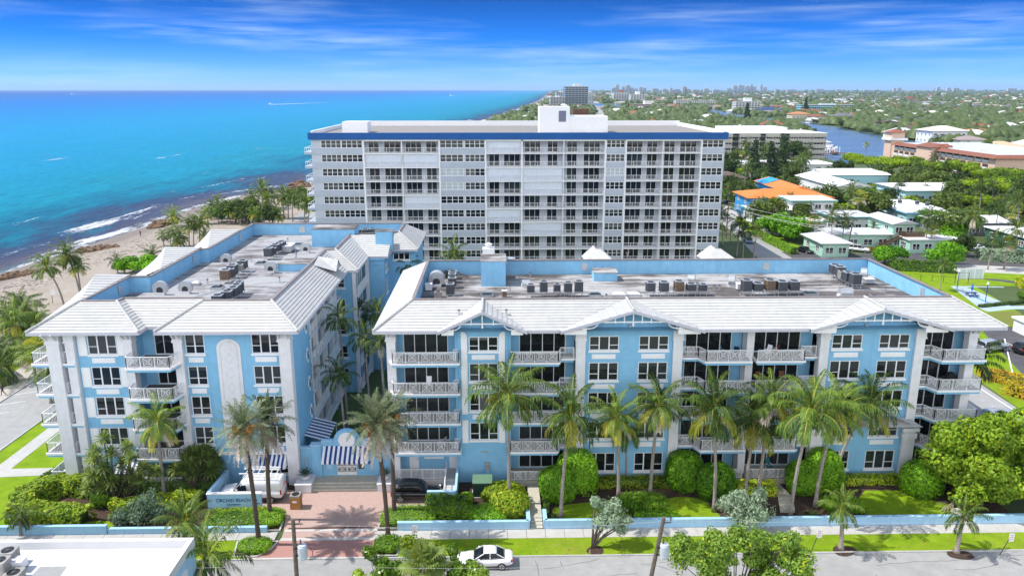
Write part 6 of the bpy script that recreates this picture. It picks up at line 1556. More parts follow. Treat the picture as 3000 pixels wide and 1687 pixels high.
def crownmesh(kind, seed):
    rr = random.Random(seed); Qs = []; mi = []
    def addf(Q, m_, base=(0, 0, 0)):
        Qs.append(Q + np.array(base)); mi.extend([m_] * len(Q))
    if kind in ('coco', 'cocos', 'palm'):
        nf = 27 if kind == 'coco' else 20
        for k in range(nf):
            u = k / (nf - 1); az = k * 2.39996 + rr.uniform(-.25, .25); el = R(84 - 122 * u + rr.uniform(-10, 10)); Lf = rr.uniform(3.2, 4.0) * (.75 + .25*math.sin(math.pi * min(1, .25 + u)))
            if kind == 'palm': Lf *= .85
            droop = R(65 + 45*u + rr.uniform(-12, 20)) if u < .8 else R(50)
            Q, nr = frond(rr, az, el, Lf, droop, 40 if kind != 'palm' else 32, .86, .037, 0.05)
            m_ = 0
            if kind == 'coco' and (u > .62 and rr.random() < .4): m_ = 1
            if u > .9 and rr.random() < .5: m_ = 2
            if m_ == 0 and kind != 'palm' and rr.random() < .4: m_ = 3
            b0 = (0, 0, rr.uniform(-.1, .15)); addf(Q[:nr], 1, b0); addf(Q[nr:], m_, b0)
        mats = [L['coco'] if kind != 'palm' else L['palm'], L['cocoy'], L['dead'], L['cocod']]
    elif kind == 'date':
        nf = 46
        for k in range(nf):
            u = k / (nf - 1); az = k * 2.39996 + rr.uniform(-.2, .2); el = R(84 - 108 * u + rr.uniform(-7, 7)); Lf = rr.uniform(2.5, 3.1)
            Q, nr = frond(rr, az, el, Lf, R(34 + 34*u), 46, .46, .024, .8, plume=True); addf(Q, 1 if rr.random() < .4 else 0, (0, 0, rr.uniform(-.2, .3)))
        for k in range(22):
            az = k * 2.39996; el = R(-38 - rr.random()*34); Q, nr = frond(rr, az, el, rr.uniform(2.2, 3.2), R(28), 34, .36, .026, .6, plume=True); addf(Q, 2, (0, 0, -.3))
        for k in range(7):
            az = rr.uniform(0, 6.28); c = np.array([.7*math.cos(az), .7*math.sin(az), rr.uniform(-.5, .05)]); Q = []
            for j in range(26):
                p = c + np.array([rr.gauss(0, .17), rr.gauss(0, .17), rr.gauss(0, .22)]); s = .06; Q.append([p + (-s, 0, -s), p + (s, 0, -s), p + (s, s, s), p + (-s, s, s)])
            addf(np.array(Q), 3)
        mats = [L['date'], L['date2'], L['dead'], L['orangefruit']]
    elif kind == 'fan':
        nf = 34
        for k in range(nf):
            u = k / (nf - 1); az = k * 2.39996; el = R(80 - 120*u + rr.uniform(-8, 8)); st = rr.uniform(.8, 1.2)
            d = np.array([math.cos(az)*math.cos(el), math.sin(az)*math.cos(el), math.sin(el)]); s = np.array([-math.sin(az), math.cos(az), 0]); up = np.cross(d, s); h = d * st; Q = [[np.zeros(3) - s*.02, s*.02, h + s*.02, h - s*.02]]
            for j in range(15):
                a = (j - 7) / 7 * 1.9; dd = d * math.cos(a) + s * math.sin(a) + up * (.12 * abs(a)); l = .8 * (1 - .12*abs(a)); tip = h + dd * l + np.array([0, 0, -.22 - .15*rr.random()]); mid = h + dd * l * .6; wv = np.cross(dd, up) * .055; Q.append([h, mid - wv, tip, mid + wv])
            addf(np.array(Q), 2 if u > .9 else (1 if rr.random() < .15 else 0))
        mats = [L['fan'], L['cocoy'], L['dead']]
    Q = np.concatenate(Qs); V = Q.reshape(-1, 3); F = np.arange(len(V)).reshape(-1, 4)
    o = npmesh('crown', V, F, mats, mi); me = o.data; bpy.data.objects.remove(o); return me
CROWN = {k: [crownmesh(kk, s) for s in range(n)] for k, kk, n in (('coco', 'coco', 4), ('cocos', 'cocos', 2), ('palm', 'palm', 3), ('date', 'date', 2), ('fan', 'fan', 2))}
_pc = {}
def palm(kind, base, top, label, group=None, scale=1., r0=None, name=None, seed=0, wind=0.):
    nm = name or {'coco': 'coconut_palm', 'cocos': 'coconut_palm', 'palm': 'palm_tree', 'date': 'date_palm', 'fan': 'fan_palm'}[kind]
    r = thing(nm, label, 'palm', (0, 0, 0), group)
    rr = random.Random(seed * 7 + 1); base = Vector(base); top = Vector(top); d = top - base; mb = MB(); n = 12
    r0 = r0 or {'coco': .18, 'cocos': .17, 'palm': .15, 'date': .20, 'fan': .2}[kind]; r1 = r0 * (.62 if kind != 'date' else .85)
    pts = []; rad = []; bow = Vector((d.x, d.y, 0)) * .22
    for i in range(n + 1):
        t = i / n; pts.append(base + d * t - bow * math.sin(math.pi * t)); rad.append((r0 + (r1 - r0) * t) * (1.5 if i == 0 else 1.08 if i == 1 else 1) * (1 + .04 * (i % 2)))
    if kind == 'date': rad[-1] *= 1.5; rad[-2] *= 1.25
    mb.path([p - base for p in pts], rad, 9); mb.build('trunk', BARKD if kind == 'date' else BARK, r, smooth=True, local=True)
    me = CROWN[kind][seed % len(CROWN[kind])]; o = bpy.data.objects.new('crown', me); put(o, r); o.location = d; o.rotation_euler = (0, wind, rr.uniform(0, 6.28)); s = scale * rr.uniform(.96, 1.05); o.scale = (s, s, s)
    r.location = base; return r
def S(p, y=None, z=None): return at(*p, z or 0) if y is None else atY(*p, y)
def palmpx(kind, bpx, cpx, label, dy=0., zb=0.05, **k):
    b = at(*bpx, zb); c = atY(*cpx, b.y + dy); return palm(kind, b, c, label, **k)
g1 = 'date palms at the entrance drive'
def DD(x, y): return (x / .85867, y / .85867)
palmpx('date', DD(652, 1368), DD(612, 1082), 'date palm left of the drive, nearest the street', group=g1, seed=0, scale=.98)
palmpx('date', DD(680, 1305), DD(672, 1062), 'date palm left of the drive, beside the lettered sign wall', group=g1, seed=1, scale=.95)
palmpx('date', DD(977, 1360), DD(945, 1070), 'date palm right of the drive, nearest the street', group=g1, seed=1, scale=1.02)
palmpx('date', DD(992, 1298), DD(985, 1052), 'date palm right of the drive, in front of the black car', group=g1, seed=2, scale=1.0)
g2 = 'coconut palms in front of the right block'
for i, (b, c, s, lab) in enumerate((((1492, 1482), (1485, 1160), 1.08, 'first and tallest coconut palm from left before the right block'), ((1643, 1521), (1671, 1225), .98, 'coconut palm beside the garden walk, second from left'),
    ((1812, 1455), (1803, 1222), .82, 'slim coconut palm, third from left before the right block'), ((1833, 1404), (1832, 1255), .7, 'dark coconut palm close to the wall behind the slim third one'), ((1904, 1452), (1931, 1190), .92, 'coconut palm leaning right between two window columns'),
    ((2092, 1497), (2089, 1202), 1.0, 'coconut palm with pale foot beside the small lawn'), ((2183, 1452), (2213, 1235), .95, 'coconut palm rising from the lime hedge, left of two'), ((2221, 1455), (2262, 1175), .85, 'coconut palm rising from the lime hedge, right of two'),
    ((2314, 1517), (2378, 1205), 1.1, 'big coconut palm leaning right beside the second garden walk'), ((2387, 1484), (2452, 1205), .98, 'coconut palm leaning right, behind the big leaning one'), ((2438, 1428), (2549, 1185), 1.0, 'rightmost coconut palm, leaning steeply near the third gable'))):
    palmpx('coco', b, c, lab, group=g2, seed=i, scale=s * 1.12)
palmpx('coco', DD(415, 1255), DD(396, 1065), 'coconut palm in front of the left block balconies', seed=2, scale=.92)
palm('coco', (-24.2, 52.8, 0), atY(545, 1530, 52.8), 'pale yellow coconut palm standing above the near white roof corner', seed=3, scale=.8)
palm('cocos', (-20.3, 49.6, 0), atY(600, 1640, 49.6), 'low dark coconut palm against the near pale blue wall', seed=1, scale=1.0)
palm('cocos', at(63, 1570), at(63, 1570) + Vector((0.2, 0, 1.9)), 'small drooping palm behind the near white roof at far left', seed=0, scale=.5)
palm('cocos', at(2463, 1607, .1), atY(2465, 1490, at(2463, 1607).y), 'young street palm on the verge, left of two', seed=1, scale=.62, r0=.2, group='young palms on the verge'); palm('cocos', at(2802, 1618, .1), atY(2822, 1515, at(2802, 1618).y), 'young street palm on the verge, right of two', seed=0, scale=.62, r0=.2, group='young palms on the verge')
for q, r_ in (((2463, 1609), .95), ((2802, 1620), .95), ((1735, 1609), .8)):
    p = at(*q, .1); blob('tree_pit', p.x + .25, p.y - .1, r_, r_ * .8, M['mulch'], .108, seed=int(q[0]), k=.1)
# courtyard palms
def R2(x, y): return (700 + x / 3.22, 850 + y / 3.22)
for i, (b, c, yy, s, lab) in enumerate(((R2(935, 1100), R2(945, 270), 82, .8, 'tall courtyard palm between the blocks, top left'), (R2(960, 1230), R2(940, 800), 76, .8, 'courtyard palm low beside the striped canopy'), (R2(1180, 900), R2(1180, 450), 80, .85, 'courtyard palm in the middle with brown dead leaves'), (R2(1290, 900), R2(1150, 220), 96, .9, 'dark courtyard palm deep between the blocks'), (R2(1360, 800), R2(1330, 480), 78, .8, 'courtyard palm against the left end of the right block'), (R2(1300, 800), R2(1300, 215), 92, .8, 'dark courtyard palm touching the white hip roof'))):
    c_ = atY(*c, yy); palm('palm', (c_.x + .3, yy, 0), c_, lab, group='courtyard palms between the blue blocks', seed=i, scale=s)
palm('palm', (-5.5, 118, 0), atY(1265 / .85867 * .85867 + 30 if False else 1330, 745, 120), 'palm showing above the blue parapet before the tower', seed=1, scale=1.1)
palm('palm', (-5, 110, 0), atY(1195, 775, 108), 'palm fronds poking up behind the far tiled wing', seed=2, scale=.8)
palm('palm', (48.5, 76, 0), atY(2850, 1060, 75), 'dark palm behind the right end of the right block', seed=0, scale=1.15)
# ---------------------------------------------------------------- shrubs
def leafquads(P, Nn, size, rr, asp=.55, jit=.8):
    n = len(P); Nn = Nn / np.linalg.norm(Nn, axis=1, keepdims=True); T = rng.normal(size=(n, 3)); A = np.cross(Nn, T); A /= np.linalg.norm(A, axis=1, keepdims=True)
    Nn = Nn + rng.normal(size=(n, 3)) * jit * .5; Nn /= np.linalg.norm(Nn, axis=1, keepdims=True)
    A = A - Nn * (A * Nn).sum(1, keepdims=True); A /= np.linalg.norm(A, axis=1, keepdims=True); B = np.cross(Nn, A); s = (size * rng.uniform(.65, 1.3, n))[:, None]
    return np.stack([P - A*s, P - B*s*asp + Nn*s*.12, P + A*s, P + B*s*asp + Nn*s*.12], axis=1)
def lumps(P, c, k, amp, freq, seed):
    """push points out along their direction by a smooth lumpy field"""
    q = np.random.default_rng(abs(int(seed))); D = P - c; r = np.zeros(len(P))
    for j in range(6):
        w = q.normal(size=3) * freq; r += np.sin(P @ w + q.uniform(0, 6.28))
    return c + D * (1 + amp * r[:, None] / 3)
def sph(n):
    v = rng.normal(size=(n, 3)); return v / np.linalg.norm(v, axis=1, keepdims=True)
def bush(name, label, cx, cy, z0, rx, ry, h, n, size, m, box=2.2, cat='shrub', group=None, amp=.10, rot=0., dens=1., inner=True, m2=None, frac=.0, loc0=True):
    v = sph(int(n)); e = box
    k = (np.abs(v) ** e).sum(1) ** (-1 / e); U = v * k[:, None]
    ok = U[:, 2] > -.75; U = U[ok]; v = v[ok]
    rad = 1.04 - .26 * rng.random(len(U)) ** 2
    P = U * rad[:, None] * np.array([rx, ry, h / 1.75]) + np.array([0, 0, h * .428]); P[:, 2] = np.maximum(P[:, 2], .02)
    P = lumps(P, np.array([0, 0, h * .4]), 0, amp, 2.6 / max(rx, ry, h) * 1.6, hash(label) % 1000 if False else len(label) * 7 + int(abs(cx) * 13))
    Nn = U / np.array([rx, ry, h / 1.75]); Q = leafquads(P, Nn, size, None)
    mi = np.zeros(len(Q), int); mats = [L[m]]
    if m2: mats.append(L[m2]); mi[rng.random(len(Q)) < frac] = 1
    V = Q.reshape(-1, 3); F = np.arange(len(V)).reshape(-1, 4)
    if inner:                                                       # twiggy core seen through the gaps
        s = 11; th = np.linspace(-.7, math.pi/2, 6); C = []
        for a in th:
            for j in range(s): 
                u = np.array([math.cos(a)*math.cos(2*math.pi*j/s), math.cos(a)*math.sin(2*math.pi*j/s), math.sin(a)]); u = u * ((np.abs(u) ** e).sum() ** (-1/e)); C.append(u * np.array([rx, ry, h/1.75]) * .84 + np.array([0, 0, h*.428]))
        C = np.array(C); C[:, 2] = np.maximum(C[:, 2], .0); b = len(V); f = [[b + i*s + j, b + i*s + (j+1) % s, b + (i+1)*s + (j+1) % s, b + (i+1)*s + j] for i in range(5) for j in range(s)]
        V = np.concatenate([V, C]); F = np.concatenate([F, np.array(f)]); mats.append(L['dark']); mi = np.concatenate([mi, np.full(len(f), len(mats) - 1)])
    if rot: c, s_ = math.cos(rot), math.sin(rot); V = V @ np.array([[c, s_, 0], [-s_, c, 0], [0, 0, 1]])
    o = npmesh(name, V, F, mats, mi, loc=(cx, cy, z0)); tag(o, label, cat, group); return o
def hedge(label, pts, w, h, m, size=.1, dens=95, m2=None, frac=0., name='hedge', group=None, z0=.02, box=5):
    """clipped hedge along a line, one mesh"""
    Vs = []; Ns = []
    pts = [np.array(p, float) for p in pts]; core = MB()
    for a, b in zip(pts, pts[1:]):
        d = b - a; Ln = np.linalg.norm(d); d /= Ln; nrm = np.array([-d[1], d[0]]); n = int(dens * Ln * (w + 2*h))
        s = rng.random(n) * (Ln + w*.6) - w*.3; u = rng.random(n) * (w + 2*h); off = np.clip(u - h, 0, w) - w/2; z = np.where(u < h, u, np.where(u > h + w, w + 2*h - u, h)) 
        lump = .12*np.sin(s*2.1 + pts[0][0]) + .1*np.sin(s*4.7 + off*3); z = z * (1 + .10*lump/.2) + rng.normal(size=n)*.03
        off = off * (1 - .18 * (z / h) ** 4) + .12*np.sin(s*3.1 + z*2)*.4
        P = np.stack([a[0] + d[0]*s + nrm[0]*off, a[1] + d[1]*s + nrm[1]*off, np.maximum(z, .02)], 1); Vs.append(P)
        up = (z > h*.86); Ns.append(np.stack([np.where(up, 0, nrm[0]*np.sign(off)), np.where(up, 0, nrm[1]*np.sign(off)), np.where(up, 1, .25)], 1))
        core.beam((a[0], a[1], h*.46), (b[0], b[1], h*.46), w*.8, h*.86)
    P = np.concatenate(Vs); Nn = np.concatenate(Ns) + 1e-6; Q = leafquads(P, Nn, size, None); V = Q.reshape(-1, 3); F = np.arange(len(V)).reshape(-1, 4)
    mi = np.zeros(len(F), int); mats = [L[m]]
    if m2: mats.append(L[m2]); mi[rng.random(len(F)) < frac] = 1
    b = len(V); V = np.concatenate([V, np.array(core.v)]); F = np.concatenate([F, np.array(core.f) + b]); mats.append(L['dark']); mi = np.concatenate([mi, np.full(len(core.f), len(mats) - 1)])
    o_ = np.array([pts[0][0], pts[0][1], z0]); V = V - np.array([o_[0], o_[1], 0]); o = npmesh(name, V, F, mats, mi, loc=tuple(o_)); return tag(o, label, 'hedge', group)
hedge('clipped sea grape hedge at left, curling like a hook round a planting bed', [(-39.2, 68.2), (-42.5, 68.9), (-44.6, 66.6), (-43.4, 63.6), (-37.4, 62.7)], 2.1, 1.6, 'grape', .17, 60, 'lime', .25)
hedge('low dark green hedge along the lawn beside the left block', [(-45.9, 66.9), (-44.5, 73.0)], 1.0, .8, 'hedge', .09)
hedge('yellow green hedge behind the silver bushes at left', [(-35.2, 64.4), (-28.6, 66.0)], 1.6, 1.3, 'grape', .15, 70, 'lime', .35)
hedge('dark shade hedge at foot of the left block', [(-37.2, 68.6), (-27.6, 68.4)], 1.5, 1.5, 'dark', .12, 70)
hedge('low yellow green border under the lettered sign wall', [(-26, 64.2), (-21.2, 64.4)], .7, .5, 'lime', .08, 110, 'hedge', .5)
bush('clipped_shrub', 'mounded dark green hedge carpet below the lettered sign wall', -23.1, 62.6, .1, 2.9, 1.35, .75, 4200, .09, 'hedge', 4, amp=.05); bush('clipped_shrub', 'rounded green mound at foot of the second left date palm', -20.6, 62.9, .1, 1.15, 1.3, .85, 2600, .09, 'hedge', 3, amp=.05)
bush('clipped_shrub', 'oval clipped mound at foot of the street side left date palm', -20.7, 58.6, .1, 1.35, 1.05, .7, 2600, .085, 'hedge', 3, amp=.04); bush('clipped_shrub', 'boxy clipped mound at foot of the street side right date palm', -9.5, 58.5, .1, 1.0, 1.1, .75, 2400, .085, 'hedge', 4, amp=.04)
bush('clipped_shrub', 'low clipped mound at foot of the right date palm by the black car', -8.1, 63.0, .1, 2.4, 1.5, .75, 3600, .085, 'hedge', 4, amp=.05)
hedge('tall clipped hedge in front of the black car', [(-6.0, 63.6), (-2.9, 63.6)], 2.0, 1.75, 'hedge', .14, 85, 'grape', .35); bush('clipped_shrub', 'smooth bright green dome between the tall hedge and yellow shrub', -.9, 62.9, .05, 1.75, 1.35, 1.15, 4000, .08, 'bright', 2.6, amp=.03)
bush('sea_grape_shrub', 'yellow green shrub mass left of the garden walk', 1.2, 64.3, .05, 1.7, 2.0, 1.9, 3600, .16, 'grape', 3, m2='lime', frac=.4); bush('sea_grape_shrub', 'yellow green shrub by the green transformer cabinet', .4, 66.6, .05, 2.0, 1.1, 1.5, 2600, .16, 'grape', 3, m2='lime', frac=.3); bush('red_flowered_shrub', 'small shrub with red specks by the green cabinet', -2.9, 65.6, .05, .7, .6, 1.2, 700, .11, 'hedge', 2, m2='orangefruit', frac=.06)
bl = [(5.9, 66.4, 1.65, 3.2, 'front left round bush right of the garden walk'), (7.9, 67.9, 1.95, 3.9, 'taller round bush behind the front left one'), (18.3, 68.4, 1.75, 3.6, 'round bush beside the middle balcony column'), (21.0, 67.0, 1.75, 2.9, 'round bush in front of the ground terrace'), (29.9, 67.4, 1.7, 2.9, 'round bush left of the last pair before the third gable'), (32.0, 68.2, 1.8, 3.7, 'tall round bush behind the leaning palms'), (41.2, 67.0, 1.85, 3.0, 'round bush next to the big sea grape tree')]
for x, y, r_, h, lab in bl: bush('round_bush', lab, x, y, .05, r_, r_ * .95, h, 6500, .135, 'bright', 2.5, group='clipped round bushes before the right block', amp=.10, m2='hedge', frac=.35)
hedge('two tone yellow hedge under the second gable windows', [(9.6, 68.6), (17.0, 68.6)], 1.1, 1.0, 'lime', .1, 100, 'hedge', .35); hedge('lime hedge round two palms on the ground terrace', [(22.6, 67.0), (26.6, 66.9)], 1.3, 1.2, 'lime', .13, 90, 'bright', .3); hedge('two tone yellow hedge under the third gable windows', [(33.8, 68.7), (39.6, 68.7)], 1.0, .9, 'lime', .1, 100, 'hedge', .4)
hedge('dark low border right of the garden walk', [(4.5, 63.3), (4.6, 66.6)], .6, .5, 'dark', .08, 90)
def strappy(label, cx, cy, rx, ry, n, h=1.0, m='hedge'):
    mi = []; Q = []; rr = random.Random(int(cx*10))
    for k in range(n):
        x, y = cx + rx*rr.uniform(-1, 1), cy + ry*rr.uniform(-1, 1)
        for j in range(13):
            a = rr.uniform(0, 6.28); el = R(rr.uniform(35, 80)); l = h*rr.uniform(.7, 1.2); d = np.array([math.cos(a)*math.cos(el), math.sin(a)*math.cos(el), math.sin(el)]); s = np.array([-math.sin(a), math.cos(a), 0])*.05; p = np.array([x, y, .05]); q = p + d*l*.6; Q.append([p, q - s, q + d*l*.45 + np.array([0, 0, -.3*l]), q + s])
    V = np.array(Q).reshape(-1, 3) - np.array([cx, cy, 0]); o = npmesh('strap_leaf_clump', V, np.arange(len(V)).reshape(-1, 4), L[m], loc=(cx, cy, 0)); return tag(o, label, 'shrub')
strappy('dense clump of strap leaved lilies beside the first lawn', 13.6, 64.6, 1.9, 1.4, 130, 1.2); strappy('clump of strap leaved lilies behind the left street palm', 32.2, 63.9, 1.6, 1.1, 90, 1.2); bush('clipped_shrub', 'low bright edging shrub in front of the strap leaved lilies', 14.6, 62.7, .05, 2.0, .6, .6, 1500, .09, 'bright', 3, amp=.06)
for x, y, lab in ((28.9, 62.6, 'small wispy grass tuft at foot of the big leaning palm'), (5.0, 62.4, 'small wispy tuft by the first garden steps'), (2.1, 62.2, 'small dark tuft left of the garden steps')): strappy(lab, x, y, .6, .5, 26, .55, 'dark')
# silver buttonwoods
def silver(label, c, lobes, trunk, n=2600):
    r = thing('silver_buttonwood', label, 'tree', (c[0], c[1], 0)); Q = []
    for (x, y, z, rx, rz) in lobes:
        v = sph(n // len(lobes)); P = v * (1 - .75*rng.random((len(v), 1))) * np.array([rx, rx, rz]) * 1.08; P = lumps(P, np.zeros(3), 0, .5, 3.4, int(x*7 + 30)); Q.append(leafquads(P + np.array([x, y, z]), v, .13, None, .4, 1.2))
    V = np.concatenate(Q).reshape(-1, 3); npmesh('crown', V, np.arange(len(V)).reshape(-1, 4), L['silver'], parent=r)
    mb = MB(); 
    for (x, y, z, rx, rz) in lobes: mb.path([(0, 0, 0), (x*.35, y*.35, z*.5), (x, y, z)], [trunk, trunk*.7, trunk*.25], 7)
    mb.build('trunk', TRK, r, smooth=True, local=True); return r
silver('silver leaved small tree leaning over the pavement right of the white car', at(1735, 1607), [(.6, .2, 2.6, .9, .8), (1.7, .1, 2.9, .9, .7), (2.3, 0, 2.0, .7, .6), (1.2, .6, 3.5, .7, .6), (.2, .8, 4.0, .5, .5), (2.0, .5, 3.6, .6, .5), (2.9, .2, 2.6, .5, .4)], .12, 5200)
silver('silver leaved tree behind the leafy street tree', at(2175, 1560), [(-.8, 0, 2.0, .9, .8), (.6, .2, 2.4, 1.0, .9), (1.6, .2, 1.7, .8, .7), (-.3, .8, 3.1, .8, .7), (1.4, .8, 3.2, .7, .7), (-1.5, .4, 2.7, .6, .6), (.3, -.5, 1.4, .9, .6)], .14, 6000)
silver('silver leaved bush low behind the near white roof', (-32.9, 62.6), [(-1.0, 0, .8, .9, .8), (.6, 0, 1.0, 1.0, .9), (1.3, .8, 2.0, 1.0, .9), (2.2, .4, 1.1, .9, .8), (.4, .8, 1.5, .7, .6)], .1, 5200)
# dragon trees / pandanus at the left block corner
def rosettes(label, c, heads, name='dragon_tree', m='fan', leaf=.62, nl=34, lw=.05):
    r = thing(name, label, 'tree', (c[0], c[1], 0)); mb = MB(); Q = []; rr = random.Random(4)
    for (x, y, z) in heads:
        mb.path([(x*.1, y*.1, 0), (x*.55, y*.55, z*.5), (x, y, z)], [.12, .08, .06], 6)
        for k in range(nl):
            a = k*2.4 + rr.random()*.4; el = R(85 - 125*k/nl); l = leaf*rr.uniform(.8, 1.15); d = np.array([math.cos(a)*math.cos(el), math.sin(a)*math.cos(el), math.sin(el)]); s = np.array([-math.sin(a), math.cos(a), 0])*lw; p = np.array([x, y, z]); q = p + d*l*.55; Q.append([p, q - s, q + d*l*.5 + np.array([0, 0, -.12*l]), q + s])
    mb.build('trunk', TRK, r, local=True, smooth=True); V = np.array(Q).reshape(-1, 3); npmesh('crown', V, np.arange(len(V)).reshape(-1, 4), L[m], parent=r)
rr = random.Random(9)
hd = [atY(*Q6(x, y), 66.3) for x, y in ((1010, 110), (1090, 250), (950, 210), (1200, 220), (1310, 260), (930, 310), (860, 350), (1040, 360), (1180, 370), (850, 470), (930, 440), (1060, 450), (1250, 470), (1400, 400), (1500, 450), (880, 560), (1020, 560), (1120, 500), (1340, 500), (840, 620))]
cc = at(*Q6(1110, 740)); rosettes('multi headed dragon tree with spiky rosettes at the left block corner', (cc.x, cc.y), [(p.x - cc.x, p.y - cc.y + rr.uniform(-.8, .8), p.z) for p in hd], m='fan', leaf=.95, nl=60, lw=.075)
cc = at(*Q6(1225, 740)); rosettes('low double headed dragon tree in front of the taller one', (cc.x, cc.y), [(-.9, .2, 1.7), (.2, .1, 1.8)], leaf=.95, nl=60, lw=.075)
cc = at(*Q6(1930, 640)); hd = []
for k in range(46):
    v = sph(1)[0]; v[2] = abs(v[2])*.9 - .1; hd.append((v[0]*2.0, v[1]*1.7 + .3, 2.5 + v[2]*2.1))
rosettes('dense ball shaped screw pine beside the white panel van', (cc.x, cc.y), hd, 'screw_pine', 'fan', .95, 44, .07)
bush('round_bush', 'dark shrub at foot of the dragon trees', at(*Q6(990, 760)).x, at(*Q6(990, 760)).y, .05, .9, .8, 1.5, 900, .12, 'hedge', 2.2)
bush('round_bush', 'round shrub under the sea side balconies of the left block', -46.8, 83.5, .05, 1.4, 1.4, 2.0, 1800, .14, 'hedge', 2.2)
# ---------------------------------------------------------------- broadleaf trees
def tree(name, label, base, h, lobes, m, leaf, n, trunk=.2, cat='tree', group=None, branches=True, hollow=.45, flat=1., zlow=.4, m2=None, frac=0., seed=1):
    r = thing(name, label, cat, (0, 0, 0), group); Q = []; mb = MB(); rr = np.random.default_rng(seed); tot = sum(l[3]**2 for l in lobes)
    for (x, y, z, rx, rz) in lobes:
        v = sph(max(40, int(n * rx*rx / tot))); P = v * (1 - hollow*rng.random((len(v), 1)) ** 1.6) * np.array([rx, rx, rz]); P = lumps(P, np.zeros(3), 0, .28, 2.4 / rx, int(x*17 + y*5 + 50)); Q.append(leafquads(P + np.array([x, y, z]), v + np.array([0, 0, .35]), leaf, None, .55, 1.1))
        if branches: mb.path([(0, 0, h*zlow*.6), (x*.4, y*.4, h*zlow + (z - h*zlow)*.35), (x, y, z - rz*.2)], [trunk*.55, trunk*.35, trunk*.12], 6)
    mb.path([(0, 0, 0), (.03*h, 0, h*zlow*.5), (0, .02*h, h*zlow)], [trunk*1.3, trunk, trunk*.75], 8)
    mb.build('trunk', TRK, r, local=True, smooth=True); Q = np.concatenate(Q); V = Q.reshape(-1, 3); mi = np.zeros(len(Q), int); mats = [L[m]]
    if m2: mats.append(L[m2]); mi[rng.random(len(Q)) < frac] = 1
    npmesh('crown', V, np.arange(len(V)).reshape(-1, 4), mats, mi, parent=r); r.location = base; return r
# big sea grape tree at the right edge
rr = random.Random(2); lob = []
for k in range(56):
    a = rr.uniform(0, 6.28); q = rr.random() ** .45; z = rr.uniform(1.2, 7.9); k_ = 1 - max(0, (z - 4.4) / 4.6) ** 2 * .6
    lob.append((q*4.9*k_*math.cos(a), q*2.9*k_*math.sin(a), z, rr.uniform(1.2, 1.8), rr.uniform(1.0, 1.4)))
tree('sea_grape_tree', 'huge bright green sea grape tree at the right edge', (46.6, 64.9, 0), 6, lob, 'grape', .20, 42000, .3, zlow=.2, m2='lime', frac=.07, hollow=.3)
tr_ = thing('tree_root', 'bare fallen branch roots on mulch under the sea grape tree', 'branch', (42.3, 63.6, 0)); mb = MB()
for k in range(5): mb.path([(42.6, 63.9, .5), (42.1 + .2*k - .4, 63.6, .3), (41.6 + .35*k - .5, 63.2, .03)], [.1, .07, .03], 6)
mb.build('branch', mat('bleached branch', (.34, .27, .22), .9), tr_)
# leafy street tree bottom right of centre, near side of the road
rr = random.Random(6); lob = []
while len(lob) < 48:
    x, z = rr.uniform(-4.6, 5.2), rr.uniform(4.0, 8.7)
    if ((x - .2)/4.9)**2 + max(0, (z - 5.6)/3.2)**2 > 1 or (z < 5 and abs(x) > 3.6): continue
    lob.append((x, rr.uniform(-1.4, 1.4), z, rr.uniform(.55, 1.0), rr.uniform(.45, .75)))
tree('street_tree', 'airy bright green street tree at the bottom, right of centre', (16.8, 46.9, 0), 7, lob, 'tree', .125, 24000, .13, zlow=.35, hollow=.85, m2='lime', frac=.06)
# flowering shrubs and fan palm at the bottom centre
for i, (x, y, yy, rx, h_, m_, lab) in enumerate(((1330, 1640, 50.0, 1.5, 0, 'shrub', 'flowering shrub right of the fan palm beside the white car'), (1240, 1600, 51.5, 1.3, 0, 'lime', 'yellow green shrub behind the fan palm at bottom centre'), (1110, 1640, 50.0, 1.5, 0, 'shrub', 'cream flowered shrub left of the fan palm at bottom centre'), (1370, 1690, 48.6, 1.3, 0, 'shrub', 'lowest flowering shrub at the bottom edge under the white car'), (1060, 1695, 48.5, 1.4, 0, 'shrub', 'lowest cream flowered shrub at the bottom edge left of centre'))):
    p = atY(x, y, yy); q = random.Random(i + 40); hz = p.z + .7
    lob = [(q.uniform(-1, 1)*rx, q.uniform(-.8, .8)*rx, hz*q.uniform(.35, .92), q.uniform(.45, .8), q.uniform(.4, .65)) for _ in range(15)]
    tree('flowering_shrub', lab, (p.x, yy, 0), hz*.7, lob, m_, .13, 8000, .09, cat='shrub', hollow=.7, zlow=.3, m2='flower' if m_ == 'shrub' else 'shrub', frac=.03 if m_ == 'shrub' else .4)
p = atY(1240, 1655, 49.3); palm('fan', (p.x, 49.3, 0), p, 'pale fan palm among flowering shrubs at the bottom centre', seed=0, scale=1.15, r0=.2)
